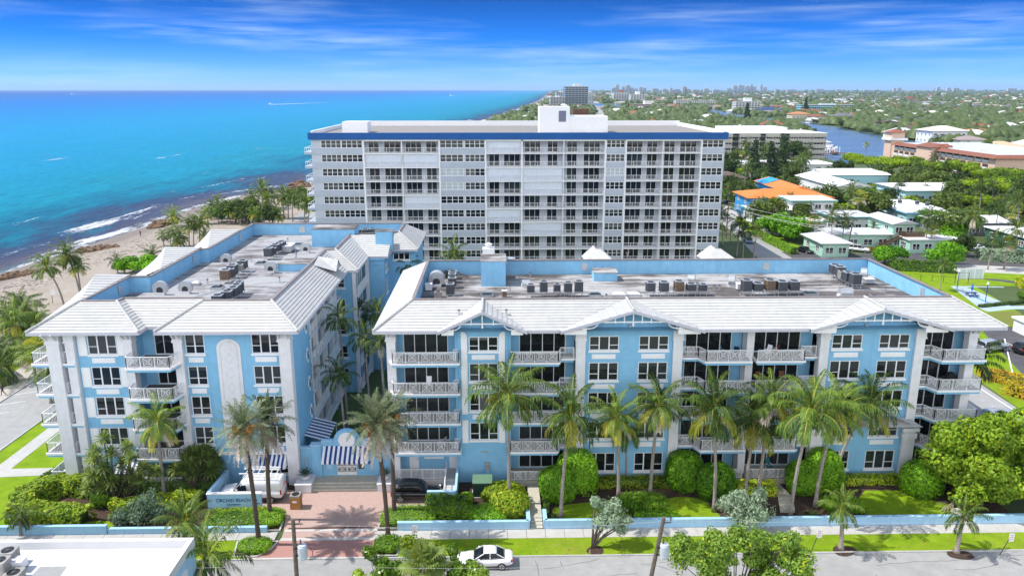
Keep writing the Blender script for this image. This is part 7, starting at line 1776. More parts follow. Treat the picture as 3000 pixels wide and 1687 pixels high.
# ================================================================ houses and blocks behind, to the right
FOOT = []
def mm(name, col, **k): 
    if name not in M: M[name] = mat(name, col, **k)
    return M[name]
RW = mm('white motel roof', (.72, .72, .74), var=.06, scale=.4, big=.15); RGREY = mm('pale grey motel roof', (.50, .51, .53), var=.06, scale=.4, big=.2); RCREAM = mm('cream gravel roof', (.60, .57, .53), var=.08, scale=.4, big=.2)
RORANGE = mm('orange painted roof', (.62, .20, .045), var=.07, scale=.5, big=.1); RTERRA = mm('terracotta roof', (.25, .095, .06), var=.15, scale=.5); RBROWN = mm('brown shingle roof', (.12, .085, .07), var=.2, scale=.6); RBLUE = mm('slate blue roof', (.04, .06, .16), var=.1); RSLATE = mm('grey slate roof', (.14, .14, .16), var=.15, scale=.5)
WW, WMINT, WBLUE, WAQUA, WCREAM, WPINK, WTAN = mm('white house wall', (.66, .67, .68), var=.05), mm('mint house wall', (.36, .58, .48), var=.05), mm('bright blue hotel wall', (.03, .24, .50), var=.08), mm('aqua motel wall', (.34, .58, .66), var=.05), mm('cream house wall', (.58, .53, .42), var=.05), mm('peach stucco', (.58, .42, .33), var=.06), mm('brown house wall', (.16, .125, .105), var=.1)
TEAL = mm('teal roof trim', (.05, .30, .28), var=.08)
def hwin(par, fr, u0, u1, z0, z1): window(par, fr, u0, u1, z0, z1, 2 if u1 - u0 < 2.2 else 3, sill=False, fw=.1, d=-.065)
def house(name, label, x0, x1, y0, y1, h, wall, roof, trim=None, kind='flat', ov=.7, rise=1.6, wins=3, floors=1, cat='house', group=None, root=None, side=True, loc=None):
    r = root or thing(name, label, cat, ((x0 + x1)/2, (y0 + y1)/2, 0), group); FOOT.append((x0 - 2, x1 + 2, y0 - 2, y1 + 3))
    mb = MB(); mb.box(x0, x1, y0, y1, 0, h); mb.build('wall', wall, r)
    a, b, c, d = x0 - ov, x1 + ov, y0 - ov, y1 + ov; mb = MB()
    if kind == 'flat': mb.box(a, b, c, d, h + .002, h + .28)
    elif kind == 'hip':
        if b - a > d - c: q = (d - c)/2; rg = [(a + q, c + q), (b - q, c + q)]
        else: q = (b - a)/2; rg = [(a + q, c + q), (a + q, d - q)]
        A, B, C, D_ = (a, c, h), (b, c, h), (b, d, h), (a, d, h); r0, r1 = (*rg[0], h + rise), (*rg[1], h + rise)
        if b - a > d - c: mb.poly(A, B, r1, r0); mb.poly(B, C, r1); mb.poly(C, D_, r0, r1); mb.poly(D_, A, r0)
        else: mb.poly(A, B, r0); mb.poly(B, C, r1, r0); mb.poly(C, D_, r1); mb.poly(D_, A, r0, r1)
        mb.box(a, b, c, d, h - .15, h - .002)
    elif kind == 'gabley':                                          # ridge runs in depth
        m_ = (a + b)/2; mb.extr([(a, c, h), (b, c, h), (m_, c, h + rise)], (0, d - c, 0))
    else: m_ = (c + d)/2; mb.extr([(a, c, h), (a, d, h), (a, m_, h + rise)], (b - a, 0, 0))
    ro = mb.build('roof', roof, r)
    if trim: mb = MB(); mb.box(a - .04, b + .04, c - .05, c + .05, h - .12, h + .2); mb.box(a - .05, a + .05, c + .051, d, h - .12, h + .2); mb.build('fascia', trim, ro)
    if wins:
        for f in range(floors):
            z = h/floors*f + .9; zz = z + min(1.5, h/floors - 1.4)
            for k in range(wins):
                u = x0 + (x1 - x0)*(k + .5)/wins; w = min(1.1, (x1 - x0)/wins*.32); hwin(r, front(y0), u - w, u + w, z, zz)
            if side:
                n = max(1, int((y1 - y0)/5))
                for k in range(n): u = y0 + (y1 - y0)*(k + .5)/n; hwin(r, left_(x0), u - .9, u + .9, z, zz)
    return r
def sbox(par, name, m, *q): mb = MB(); mb.box(*q); return mb.build(name, m, par)
def mcond(r, x, y, z):                                              # small roof-top coolers, parts of nothing: things of their own
    condenser('condenser_unit', 'small condenser standing on the long white motel roof', .95, 1.0, 'acgrey', .3, (x, y, z), 'condensers on the white motel roof')
r = house('orange_roofed_hotel', 'bright blue two storey hotel with orange roof and blue tarpaulin', 77.3, 102.3, 232.3, 246.5, 6.1, WBLUE, RORANGE, None, 'hip', .9, 1.9, 6, 2, 'hotel')
house('', '', 93.6, 103.2, 246.6, 276, 6.1, WBLUE, RORANGE, None, 'gabley', .8, 1.5, 0, 2, root=r)
mb = MB(); mb.poly((93.0, 266, 6.32), (98.2, 266, 7.72), (98.2, 275, 7.72), (93.0, 275, 6.32)); mb.build('tarpaulin', mm('blue tarpaulin', (.03, .30, .72), var=.06), r)
sbox(r, 'gallery', WW, 91.5, 93.5, 250, 272, 3.0, 3.25)
r = house('white_motel', 'white one storey motel wing with cream roof left of the two storey wing', 74.8, 86.2, 221.4, 230, 3.8, WW, RCREAM, TEAL, wins=5, cat='motel')
r = house('white_motel', 'white two storey motel wing with teal eaves and upper gallery', 86.3, 98.2, 221, 230.8, 6.6, WW, RCREAM, TEAL, ov=.9, wins=4, floors=2, cat='motel')
sbox(r, 'gallery', WW, 88.5, 100.5, 219.4, 221, 3.1, 3.3); railing(r, [(88.5, 219.5), (100.4, 219.5)], 3.3, xpan=False, step=.3, bay=2)
house('white_motel', 'long low white motel wing with cream roof in front of the two storey one', 72.5, 89.0, 203, 208, 3.6, WW, RCREAM, TEAL, wins=6, cat='motel')
house('white_motel', 'pale blue grey motel wing with teal eaves and corner porch', 92.2, 103.0, 206, 216.5, 4.2, WW, RGREY, TEAL, wins=4, cat='motel')
r = house('mint_motel', 'mint green motel with long grey roof and low corner pavilion', 82.4, 97, 184.5, 192, 3.6, WMINT, RGREY, None, 'gablex', .9, 1.0, 4, cat='motel')
house('', '', 76.2, 82.3, 174.6, 186, 3.4, WMINT, RGREY, None, 'hip', .8, 1.2, 2, root=r)
r = house('mint_house', 'mint green two storey house with gable roof, timber stair and deck', 97.2, 102.6, 184, 197, 6.2, WMINT, RGREY, None, 'gabley', .8, .9, 2, 2)
house('', '', 98.9, 110.5, 178.6, 183.9, 3.2, WMINT, RW, None, 'flat', .6, 1, 4, root=r)
mb = MB(); mb.box(98.6, 103.6, 181.0, 183.9, 3.55, 3.7); mb.build('deck', M['woodbrown'], r); railing(r, [(98.7, 183.8), (98.7, 181.1), (103.5, 181.1)], 3.7, xpan=False, step=.22, m=M['woodbrown'], bt=.1)
mb = MB(); mb.beam((92.2, 181.6, .2), (98.5, 181.6, 3.5), .14, .3); mb.beam((92.2, 182.9, .2), (98.5, 182.9, 3.5), .14, .3); mb.beam((92.2, 181.6, 1.2), (98.5, 181.6, 4.5), .1); mb.beam((92.2, 182.9, 1.2), (98.5, 182.9, 4.5), .1)
for k in range(14): u = 92.4 + k*.45; mb.box(u, u + .4, 181.6, 182.9, .25 + k*.235, .32 + k*.235)
for k in range(6): u = 92.4 + k*1.2; mb.beam((u, 181.6, .3 + k*.63), (u, 181.6, 1.3 + k*.63), .08)
mb.build('stair', M['woodbrown'], r)
r = house('aqua_motel', 'aqua motel wing with long flat white roof carrying coolers', 117.6, 131, 216, 241.5, 3.8, WAQUA, RW, M['blue'], wins=4, cat='motel')
for x, y in ((121.5, 236), (123.5, 232), (127.5, 229.5), (129.0, 226.5)): mcond(r, x, y, 4.1)
house('aqua_motel', 'aqua and cream motel with white ridged roof below flat topped trees', 141.8, 160, 263, 284, 4.2, WAQUA, RW, None, 'gablex', .9, 1.5, 5, cat='motel')
house('white_roofed_house', 'low grey house with long white roof at right by the leaning pole', 120, 137, 201, 213, 3.5, mm('grey house wall', (.2, .22, .24)), RW, None, 'gablex', .8, 1.1, 5)
house('white_roofed_house', 'dark green walled house with white roof at far right edge', 128, 150, 179, 196, 3.4, mm('dark green wall', (.03, .12, .10)), RW, None, 'hip', .7, 1.0, 4)
r = house('white_winged_house', 'pale blue motel with two white roofed wings at an angle', 131, 155, 302, 322, 5.4, WAQUA, RW, None, 'gablex', .8, 1.6, 5, 1, 'motel')
house('', '', 119.3, 131.5, 268, 304, 5.0, WW, RW, None, 'gabley', .8, 1.7, 2, root=r)
house('long_low_building', 'very long low white roofed building below the beige block', 106.5, 162, 366, 388, 3.3, WW, RW, None, 'flat', .5, 1, 10, cat='building')
p = at(*(2080 + 150/4.39, 470 + 430/4.39)); house('brown_house', 'brown walled house with shingle roof beside the tower', p.x - 1, p.x + 9, p.y, p.y + 14, 6.0, WTAN, RBROWN, None, 'hip', .6, 1.6, 2, 2)
# beige four storey block
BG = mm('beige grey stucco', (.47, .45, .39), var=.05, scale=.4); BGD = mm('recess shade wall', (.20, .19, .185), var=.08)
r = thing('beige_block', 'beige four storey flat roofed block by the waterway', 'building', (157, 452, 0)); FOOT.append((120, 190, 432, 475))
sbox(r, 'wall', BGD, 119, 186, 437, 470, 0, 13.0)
for f in range(5):
    z = f*3.1
    for a, b in ((119, 133), (136.5, 148.5), (151.5, 162), (165, 186)): sbox(r, 'spandrel', BG, a, b, 436, 436.99, z - .2 if f else 0, z + 1.5 if f < 4 else z + 1.6)
    if f < 4:
        for a, b in ((121, 126), (128, 132.5), (137.5, 142), (144, 148), (152, 156), (157.5, 161.5), (166, 170.5), (172, 177), (179, 185)): window(r, front(437), a, b, z + 1.55, z + 2.85, 3, sill=False, bar=0, fw=.18, d=-.06)
        for a, b in ((133.2, 136.3), (148.7, 151.3), (162.2, 164.8)): sbox(r, 'balcony_opening', M['glass2'], a, b, 436.6, 436.98, z + .9, z + 3.0)
sbox(r, 'roof', RW, 118.5, 186.5, 435.8, 470.5, 14.0, 14.3); sbox(r, 'roof_house', RW, 131, 167, 446, 466, 14.3, 17.0); sbox(r, 'roof_house', RW, 139, 144, 440, 446, 14.3, 16.8)
# peach arcaded block
r = thing('arcaded_block', 'peach four storey arcaded block with terracotta eaves and lookout tower', 'building', (215, 350, 0)); FOOT.append((196, 262, 305, 398))
sbox(r, 'wall', WPINK, 201.5, 245, 309, 393, 0, 11.3); SF = left_(201.5)
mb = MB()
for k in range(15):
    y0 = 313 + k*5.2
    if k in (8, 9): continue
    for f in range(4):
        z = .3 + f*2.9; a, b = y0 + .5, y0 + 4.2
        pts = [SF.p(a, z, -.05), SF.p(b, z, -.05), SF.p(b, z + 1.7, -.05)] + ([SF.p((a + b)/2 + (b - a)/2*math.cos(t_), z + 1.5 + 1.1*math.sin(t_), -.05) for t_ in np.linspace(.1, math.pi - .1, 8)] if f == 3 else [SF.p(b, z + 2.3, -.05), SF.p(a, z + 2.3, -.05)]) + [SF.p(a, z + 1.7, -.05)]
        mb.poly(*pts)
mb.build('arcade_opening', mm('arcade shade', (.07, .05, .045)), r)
for k in range(15):
    if k in (8, 9): continue
    for f in range(4): mb = MB(); fbox(mb, SF, 313.5 + k*5.2, 317.2 + k*5.2, .3 + f*2.9, 1.3 + f*2.9, -.25, -.06); mb.build('arcade_parapet', WW, r)
for y0, y1 in ((309, 351), (364, 390)):
    mb = MB(); slope(mb, (199.8, y1, 11.0), (199.8, y0 - 1.5, 11.0), (202.4, y0 + 1, 12.4), (202.4, y1, 12.4), 5); slope(mb, (199.8, y0 - 1.5, 11.0), (216, y0 - 1.5, 11.0), (216, y0 + 1, 12.4), (202.4, y0 + 1, 12.4), 5); mb.build('tiled_eave', [RTERRA, RBROWN], r)
sbox(r, 'projecting_bay', WPINK, 198.5, 206, 351.1, 363.9, 0, 12.4); mb = MB(); slope(mb, (197.5, 365, 12.4), (197.5, 350, 12.4), (203, 352, 14), (203, 363, 14), 4); slope(mb, (197.5, 350, 12.4), (208, 350, 12.4), (206, 352, 14), (203, 352, 14), 4); mb.build('tiled_eave', [RTERRA, RBROWN], r)
sbox(r, 'lookout_tower', WPINK, 201, 207.5, 393.01, 400, 0, 16.8); sbox(r, 'tower_balcony', WW, 199.8, 208.7, 391.8, 401, 13.0, 14.1)
mb = MB(); A = [(200, 392, 16.8), (208.5, 392, 16.8), (208.5, 401, 16.8), (200, 401, 16.8)]
for i in range(4): mb.poly(A[i], A[(i+1) % 4], (204.2, 396.5, 18.6))
mb.build('tower_roof', RTERRA, r)
sbox(r, 'roof_deck', RGREY, 204, 245, 312, 392, 11.7, 11.95)
for f in range(4): sbox(r, 'glazed_gallery', M['glass2'], 222, 245, 307.5, 308.99, .6 + f*2.9, 2.7 + f*2.9); window(r, front(309), 216.8, 219.4, 1.2 + f*2.9, 2.8 + f*2.9, 2, sill=False, fw=.12, d=-.065)
# mid and far apartment blocks
def slabblock(name, label, x0, x1, y, depth, h, nf, nb, wall=None, roofh=2.5, cat='building', gl='glass2', base=None, crown=None):
    r = thing(name, label, cat, ((x0 + x1)/2, y, 0)); FOOT.append((x0 - 4, x1 + 4, y - 10, y + depth + 5)); sbox(r, 'wall', wall or WW, x0, x1, y, y + depth, 0, h)
    fh = h/nf; mb = MB(); m2 = MB(); sl_ = MB()
    for f in range(nf):
        for k in range(nb):
            u = x0 + (x1 - x0)*(k + .12)/nb; w = (x1 - x0)/nb*.76; fbox(mb, front(y), u, u + w, f*fh + fh*.3, f*fh + fh*.85, -.06, 0)
        nn = max(2, int(depth/((x1 - x0)/nb)))
        for k in range(nn): u = y + depth*(k + .15)/nn; fbox(mb, left_(x0), u, u + depth/nn*.7, f*fh + fh*.3, f*fh + fh*.85, -.06, 0)
        sl_.box(x0 - .8, x1 + .8, y - 1.2, y - .061, f*fh - .1, f*fh + .22)
    mb.build('window_band', M[gl], r); sl_.build('balcony_band', WW, r); sbox(r, 'roof_house', crown or WW, x0 + (x1-x0)*.4, x0 + (x1-x0)*.7, y + depth*.3, y + depth*.7, h, h + roofh); sbox(r, 'parapet', WW, x0 - .3, x1 + .3, y - .3, y + .0 - .005, h - .3, h + .6)
    return r
def hx(dx, y): return atY(dx/.85867, 262, y).x
def span(x0, x1, yb, yt):                                           # photo pixels of a far block: left, right, foot, top
    y = at((x0 + x1)/2, yb).y; return atY(x0, yb, y).x, atY(x1, yb, y).x, y, max(3, atY((x0 + x1)/2, yt, y).z)
def fblock(name, label, q, depth, nf, nb, wall=None, roofh=2.5, **k): x0, x1, y, h = span(*q); return slabblock(name, label, x0, x1, y, depth, h, nf, nb, wall, roofh, **k)
PG = mm('pale grey block', (.45, .45, .46))
fblock('white_block', 'white six storey block with two stair towers beyond the waterway', (2154, 2226, 331, 298), 22, 6, 8, roofh=6)
fblock('glass_tower', 'grey glass condominium tower on the far beach', (1655, 1722, 316, 254), 50, 10, 7, mm('grey glass wall', (.16, .20, .25)), 6)
fblock('beach_block', 'pale condominium block left of the far glass tower', (1612, 1654, 316, 285), 45, 8, 5, PG); fblock('beach_block', 'grey stepped block behind the far glass tower at left', (1630, 1660, 305, 270), 60, 9, 5, PG)
fblock('beach_block', 'white block just right of the far glass tower', (1723, 1737, 306, 271), 45, 10, 3)
fblock('white_tower_block', 'grey white tower block with brown crown beyond the palms', (1797, 1843, 300, 272), 40, 8, 6, roofh=7, crown=RTERRA); fblock('white_tower_block', 'white tower block beside the grey one beyond the palms', (1847, 1888, 301, 277), 36, 7, 5, roofh=9)
fblock('terraced_block', 'low brown and grey terraced block beside the far canal', (1856, 1947, 322, 306), 50, 3, 14, mm('dusty pink wall', (.33, .22, .19)), 6); fblock('long_red_block', 'long three storey block with red roof beyond the canal', (1980, 2100, 312, 295), 30, 3, 18, WW, .6, crown=RTERRA)
fblock('aqua_block', 'long white and aqua three storey block across the waterway', (2345, 2500, 326, 308), 24, 3, 24, mm('aqua block wall', (.24, .50, .62)), 2); fblock('low_white_block', 'long low white two storey block in the palms behind the tower', (2034, 2152, 363, 351), 14, 2, 16, WW, 1); fblock('low_white_block', 'low white two storey block behind the beige one', (2100, 2190, 372, 362), 14, 2, 14, WW, 1)
slabblock('beach_club', 'white low beach building with round gable behind the tower parapet', hx(1120, 236), hx(1350, 236), 236, 20, 18.5, 5, 20, WW, 1.5)
ORC = mm('orange clay roof', (.45, .19, .09))
for lab, q, wl, ro, kind, fl in (('white two storey villa with slate blue hip roof by the water', (2226, 2288, 340, 322), WW, RBLUE, 'hip', 2), ('tan villa with orange hip roof on the waterside', (2320, 2374, 347, 335), WCREAM, ORC, 'hip', 1), ('villa with brown hip roof right of the orange roofed villa', (2376, 2418, 353, 341), WCREAM, RTERRA, 'hip', 1), ('white villa with grey hip roof on the waterside point', (2446, 2514, 357, 341), WW, RSLATE, 'hip', 2), ('gabled beige villa on the waterway bend', (2577, 2630, 388, 360), WCREAM, RBROWN, 'gabley', 2), ('white villa with long balcony and cream roof behind the arcaded block', (2726, 2830, 420, 384), WW, RCREAM, 'hip', 2), ('villa with bright orange roof behind the arcaded block', (2834, 2926, 408, 390), WPINK, ORC, 'hip', 1), ('villa with mauve grey hip roof behind the arcaded block', (2812, 2888, 432, 410), WW, mm('mauve roof', (.30, .24, .23)), 'hip', 1), ('low villa with wide cream hip roof at the right edge', (2895, 3010, 448, 432), WCREAM, mm('cream tile roof', (.52, .40, .26)), 'hip', 1), ('terracotta roofed villa between the orange roof and the palms', (2850, 2930, 392, 374), WPINK, RTERRA, 'hip', 2), ('dark roofed villa behind the gabled beige one', (2620, 2672, 366, 350), WW, RSLATE, 'hip', 1), ('white villa left of the dark leafy gap', (2640, 2720, 398, 380), WW, RBROWN, 'hip', 2)):
    x0, x1, y, h = span(*q); house('waterfront_villa', lab, x0, x1, y, y + min(28, (x1 - x0)*.8), h, wl, ro, None, kind, 1.3, (x1 - x0)*.13, 5, fl)
# scattered far houses: four patterns copied
pats = []
for nm, lab, ro, wl, hh in (('suburban_house', 'small white roofed house among the far trees', mm('weathered pale roof', (.48, .48, .49), var=.1), WW, 3.4), ('suburban_house', 'small terracotta roofed house among the far trees', RTERRA, WCREAM, 3.6), ('suburban_house', 'small grey roofed house among the far trees', RSLATE, WW, 4), ('suburban_house', 'small cream roofed house among the far trees', RCREAM, WCREAM, 3.5)):
    r = thing(nm, lab, 'house', (0, 0, 0), lab.replace('small', 'far').replace('house', 'houses')); mb = MB(); mb.box(-8, 8, -6, 6, 0, hh); mb.box(2, 9.5, -9.5, -6.01, 0, hh - .4); mb.build('wall', wl, r, local=True)
    mb = MB(); A, B, C, D_ = (-9, -7, hh), (9, -7, hh), (9, 7, hh), (-9, 7, hh); q0, q1 = (-3, 0, hh + 3), (3, 0, hh + 3); mb.poly(A, B, q1, q0); mb.poly(B, C, q1); mb.poly(C, D_, q0, q1); mb.poly(D_, A, q0)
    A, B, q = (1.2, -10.3, hh - .4), (10.3, -10.3, hh - .4), (5.7, -4, hh + 2); mb.poly(A, B, q); mb.poly(A, q, (1.2, -4, hh - .4)); mb.poly(B, (10.3, -4, hh - .4), q); mb.build('roof', ro, r, local=True)
    mb = MB()
    for u in (-6, -2.5, 4, 7): mb.box(u - .9, u + .9, -6.05 if u < 2 else -9.55, -6.0 if u < 2 else -9.5, .9, 2.4)
    mb.build('window', M['glass2'], r, local=True); pats.append(r)
RIVER = [[(v.co.x, v.co.y) for v in o.data.vertices] for o in bpy.data.objects if o.name.startswith('waterway')]
def inpoly(x, y, P_):
    c = False
    for (xa, ya), (xb, yb) in zip(P_, P_[1:] + P_[:1]):
        if (ya > y) != (yb > y) and x < (xb - xa)*(y - ya)/(yb - ya) + xa: c = not c
    return c
def onland(x, y, pad=0): 
    if x < coast_x(y) + BW(y) + 4: return False
    if any(a - pad < x < b + pad and c - pad < y < d + pad for a, b, c, d in FOOT): return False
    for k in (1, 1.05, 1.11, 1.18, .985):                            # keep the banks towards the camera low and open
        if any(inpoly(x*k, y*k, P_) for P_ in RIVER): return False
    return True
def street_x(y):
    P_ = [(58.5, 30), (60.2, 90), (62.5, 130), (65, 175), (68.5, 206), (72, 250), (76, 300), (82, 420), (95, 640), (118, 900), (160, 1200), (330, 2600)]
    for (xa, ya), (xb, yb) in zip(P_, P_[1:]):
        if y <= yb: return xa + (xb - xa)*(y - ya)/(yb - ya)
    return 1e9
hr = random.Random(21); nh = 0; first = [True]*4
while nh < 296:
    y = 480 * (14 ** hr.random()) if nh > 40 else hr.uniform(450, 800); x = hr.uniform(-.06, .72) * y
    if y < 600 and x < 200: continue
    if not onland(x, y, 8) or abs(x - street_x(y)) < 18: continue
    k = hr.choice([0, 0, 0, 1, 2, 3, 3]); FOOT.append((x - 9, x + 9, y - 9, y + 8)); s_ = hr.uniform(.8, 1.3) * (1 + y/9000)
    if first[k]: pats[k].location = (x, y, 0); pats[k].rotation_euler = (0, 0, hr.choice([0, 1, 2, 3])*math.pi/2 + hr.uniform(-.2, .2)); first[k] = False
    else: dup(pats[k], (x, y, 0), hr.choice([0, 1, 2, 3])*math.pi/2 + hr.uniform(-.3, .3), s_)
    nh += 1
# far skyline towers
FT = mm('far tower wall', (.42, .45, .50)); sk = random.Random(4); pt = thing('skyline_tower', 'hazy tower on the far city skyline', 'tower', (0, 0, 0), 'hazy towers on the far skyline')
mb = MB(); mb.box(-20, 20, -20, 20, 0, 80); mb.box(-8, 8, -8, 8, 80, 88); mb.build('wall', FT, pt, local=True); mb = MB()
for f in range(9): mb.box(-20.2, 20.2, -20.3, -20.05, 4 + f*8.5, 8 + f*8.5)
mb.build('window_band', M['glass2'], pt, local=True); k0 = True
for dx, dy, wpx in [(1541, 219, 5), (1546, 216, 6), (1553, 208, 7), (1560, 222, 9), (1568, 214, 7), (1580, 210, 10), (1590, 217, 8), (1600, 219, 7), (1612, 215, 8), (1622, 217, 6), (1648, 219, 14), (1672, 220, 10), (1688, 217, 6), (1702, 221, 14), (1722, 214, 10), (1728, 220, 10), (1750, 222, 16), (1776, 219, 10), (1800, 222, 14), (1834, 219, 12), (1847, 211, 5), (1853, 212, 5), (1862, 209, 6), (1870, 210, 5), (1880, 212, 8), (1890, 208, 6), (1898, 214, 8), (1915, 209, 5), (1925, 216, 7), (1955, 221, 10), (1990, 222, 20), (2062, 221, 18), (2110, 222, 12), (2180, 223, 14), (2250, 218, 7), (2262, 217, 8), (2360, 215, 8), (2386, 217, 8), (2405, 218, 14), (2440, 221, 20), (2545, 219, 22)]:
    Yd = 9000 if dx > 1820 else 6500; p = atY(dx/.85867, (dy + 3)/.85867, Yd); h = max(12, p.z); w_ = wpx/.85867/FPX*Yd
    if k0: q_ = pt; k0 = False; q_.location = (p.x, Yd, 0)
    else: q_ = dup(pt, (p.x, Yd, 0), 0)
    q_.scale = (w_/40, .8, h/88)
# boats, wakes, rocks, docks
def boat(label, p, rotz, s, cat='boat'):
    r = thing('motor_boat', label, cat, (0, 0, 0)); mb = MB(); secs = [(-3.2, 1.1, -.2, .9), (-1, 1.25, -.3, 1.0), (1.5, 1.0, -.2, 1.1), (3.0, .45, .1, 1.25), (3.6, .08, .6, 1.3)]; loft(mb, secs, 12, 2.4); mb.build('hull', M['white'], r, local=True)
    mb = MB(); loft(mb, [(-1.4, .8, .9, 1.9), (.6, .8, .9, 2.0), (1.5, .6, .9, 1.4)], 12, 3); mb.build('cabin', M['whitegrey'], r, local=True); mb = MB(); mb.box(-1.0, 1.0, -.83, .83, 1.35, 1.7); mb.build('windscreen', M['glass'], r, local=True); r.location = p; r.rotation_euler = (0, 0, rotz); r.scale = (s,)*3
FOAM = mm('white wake foam', (.75, .78, .8), rough=.9)
for (x0, y0, x1, y1, lab, s_) in ((680, 263.5, 830, 258, 'small speed boat far out with a long white wake', 2.2), (180, 238, 216, 239.5, 'white boat near the horizon at far left', 4), (1133, 241, 1150, 242, 'tiny white boat far out near the headland', 3)):
    a, b = at(x0/.85867, y0/.85867, -1.45), at(x1/.85867, y1/.85867, -1.45); d = (b - a); n_ = Vector((-d.y, d.x, 0)).normalized() * 15
    mb = MB(); mb.poly(a - n_*.5, b - n_*.12, b + n_*.12, a + n_*.5); o = mb.build('wake', FOAM); o['kind'] = 'structure'; boat(lab, a + Vector((0, 0, .1)), math.atan2(-d.y, -d.x), s_)
for i, (x, y) in enumerate(((1990, 905), (2040, 885), (2075, 900), (2100, 880))): p = at(2000 + x/4.83, 250 + (y + 30)/4.83, .1); boat(['white motor boat at the wooden dock, leftmost', 'white motor boat second along the wooden dock', 'white motor boat third along the wooden dock', 'white motor boat at the outer end of the dock'][i], p, .4, 1.5)
dk = thing('wooden_dock', 'red brown timber dock with white pilings on the waterway', 'dock', at(2000 + 2150/4.83, 250 + 1000/4.83)); p = at(2000 + 2000/4.83, 250 + 990/4.83); q = at(2000 + 2300/4.83, 250 + 980/4.83)
mb = MB(); mb.beam((p.x, p.y, .9), (q.x, q.y, .9), 3, .3); mb.beam((p.x + 8, p.y, .9), (p.x + 16, p.y + 28, .9), 3, .3); mb.build('decking', mm('red brown dock timber', (.16, .07, .05)), dk); mb = MB()
for k in range(14): v = p.lerp(q, k/13); mb.path([(v.x, v.y + 6 + (k % 3)*6, -.5), (v.x, v.y + 6 + (k % 3)*6, 4.2)], .22, 6)
mb.build('piling', M['white'], dk)
def rocks(label, spots, group='brown boulders on the beach'):
    for i, (px, py, s) in enumerate(spots):
        p = at(px, py, -.6); v = sph(1)[0]; th = np.linspace(-.4, math.pi/2, 6); mb = MB(); n = 9; q = np.random.default_rng(i + int(px)); vs = [(s*(1 + .35*q.normal()*.5)*math.cos(a)*math.cos(2*math.pi*j/n)*1.3, s*(1 + .35*q.normal()*.5)*math.cos(a)*math.sin(2*math.pi*j/n), s*.75*math.sin(a)*(1 + .3*q.normal()*.5)) for a in th for j in range(n)]
        mb.add(vs, [(r_*n + j, r_*n + (j+1) % n, (r_+1)*n + (j+1) % n, (r_+1)*n + j) for r_ in range(5) for j in range(n)]); mb.v = [(x + p.x, y + p.y, z - .6) for x, y, z in mb.v]; tag(mb.build('boulder', M['rock'], loc=(p.x, p.y, -.6)), label, 'rock', group)
M['rock'] = mat('brown reef rock', (.15, .095, .06), .95, var=.5, scale=1.2, bmp=.8)
rocks('brown reef boulder at the tide line', [(245, 735, 1.3), (262, 736, 1.5), (280, 733, 1.4), (300, 730, 1.3), (318, 727, 1.2), (340, 725, 1.0), (10, 815, 1.2), (30, 812, 1.4), (55, 808, 1.3), (80, 803, 1.1), (100, 799, 1.0), (455, 665, 1.7), (470, 660, 2.0), (485, 656, 1.7), (500, 655, 1.5)]); rocks('big brown reef rock standing in the shallow water beside the tower', [(868, 547, 2.6), (882, 545, 3.0), (890, 549, 2.4)])
# ---------------------------------------------------------------- trees behind
def mtree(kind, seed):
    q = random.Random(seed)
    if kind == 'poinc': lob = [(q.uniform(-5, 5), q.uniform(-4.5, 4.5), 6 + q.uniform(-.8, 1.2), q.uniform(2.0, 3.4), q.uniform(.8, 1.5)) for _ in range(13)]; return tree('flat_topped_tree', 'flat topped bright green tree', (0, -900, 0), 7, lob, 'poinc', .42, 4200, .35, zlow=.45, hollow=.5)
    if kind == 'wood': lob = [(q.uniform(-2.6, 2.6), q.uniform(-2.6, 2.6), q.uniform(2.4, 6), q.uniform(1.4, 2.4), q.uniform(1.2, 2)) for _ in range(9)]; return tree('broadleaf_tree', 'dark green bushy tree', (0, -900, 0), 6, lob, 'wood', .38, 2400, .25, zlow=.3)
    if kind == 'lime': lob = [(q.uniform(-1.8, 1.8), q.uniform(-1.8, 1.8), q.uniform(1.6, 3.4), q.uniform(1.0, 1.7), q.uniform(.9, 1.3)) for _ in range(8)]; return tree('round_tree', 'small bright green round tree', (0, -900, 0), 4, lob, 'bright', .26, 2400, .15, zlow=.3)
    if kind == 'pine': lob = [(q.uniform(-.4, .4)*(1 - k/14)*3, q.uniform(-.4, .4)*(1-k/14)*3, 4 + k*1.25, 3.1*(1 - k/15) + .4, 1.3) for k in range(13)]; return tree('tall_pine', 'tall dark pine tree', (0, -900, 0), 20, lob, 'pine', .5, 3400, .4, zlow=.8, branches=False)
PR_ = {k: [mtree(k, s) for s in range(n)] for k, n in (('poinc', 3), ('wood', 4), ('lime', 2), ('pine', 1))}
used = set()
def plant(kind, i, p, s=1., label=None, group=None, rot=None):
    src = PR_[kind][i % len(PR_[kind])]; rot = random.uniform(0, 6.28) if rot is None else rot
    if src.name not in used: used.add(src.name); src.location = p; src.scale = (s,)*3; src.rotation_euler = (0, 0, rot); o = src
    else: o = dup(src, p, rot, s)
    if label: o['label'] = label
    if group: o['group'] = group
    return o
def G2(x, y): return (2450 + x/4.391, 250 + y/4.391)
def G3(x, y): return (2080 + x/4.39, 470 + y/4.39)
def G4(x, y): return (2500 + x/4.83, 500 + y/4.83)
def G7(x, y): return (2550 + x/2.898, 750 + y/2.898)
gp_ = 'flat topped green trees before the arcaded block'; lp_ = 'flat topped bright green tree between the motels and the arcaded block'
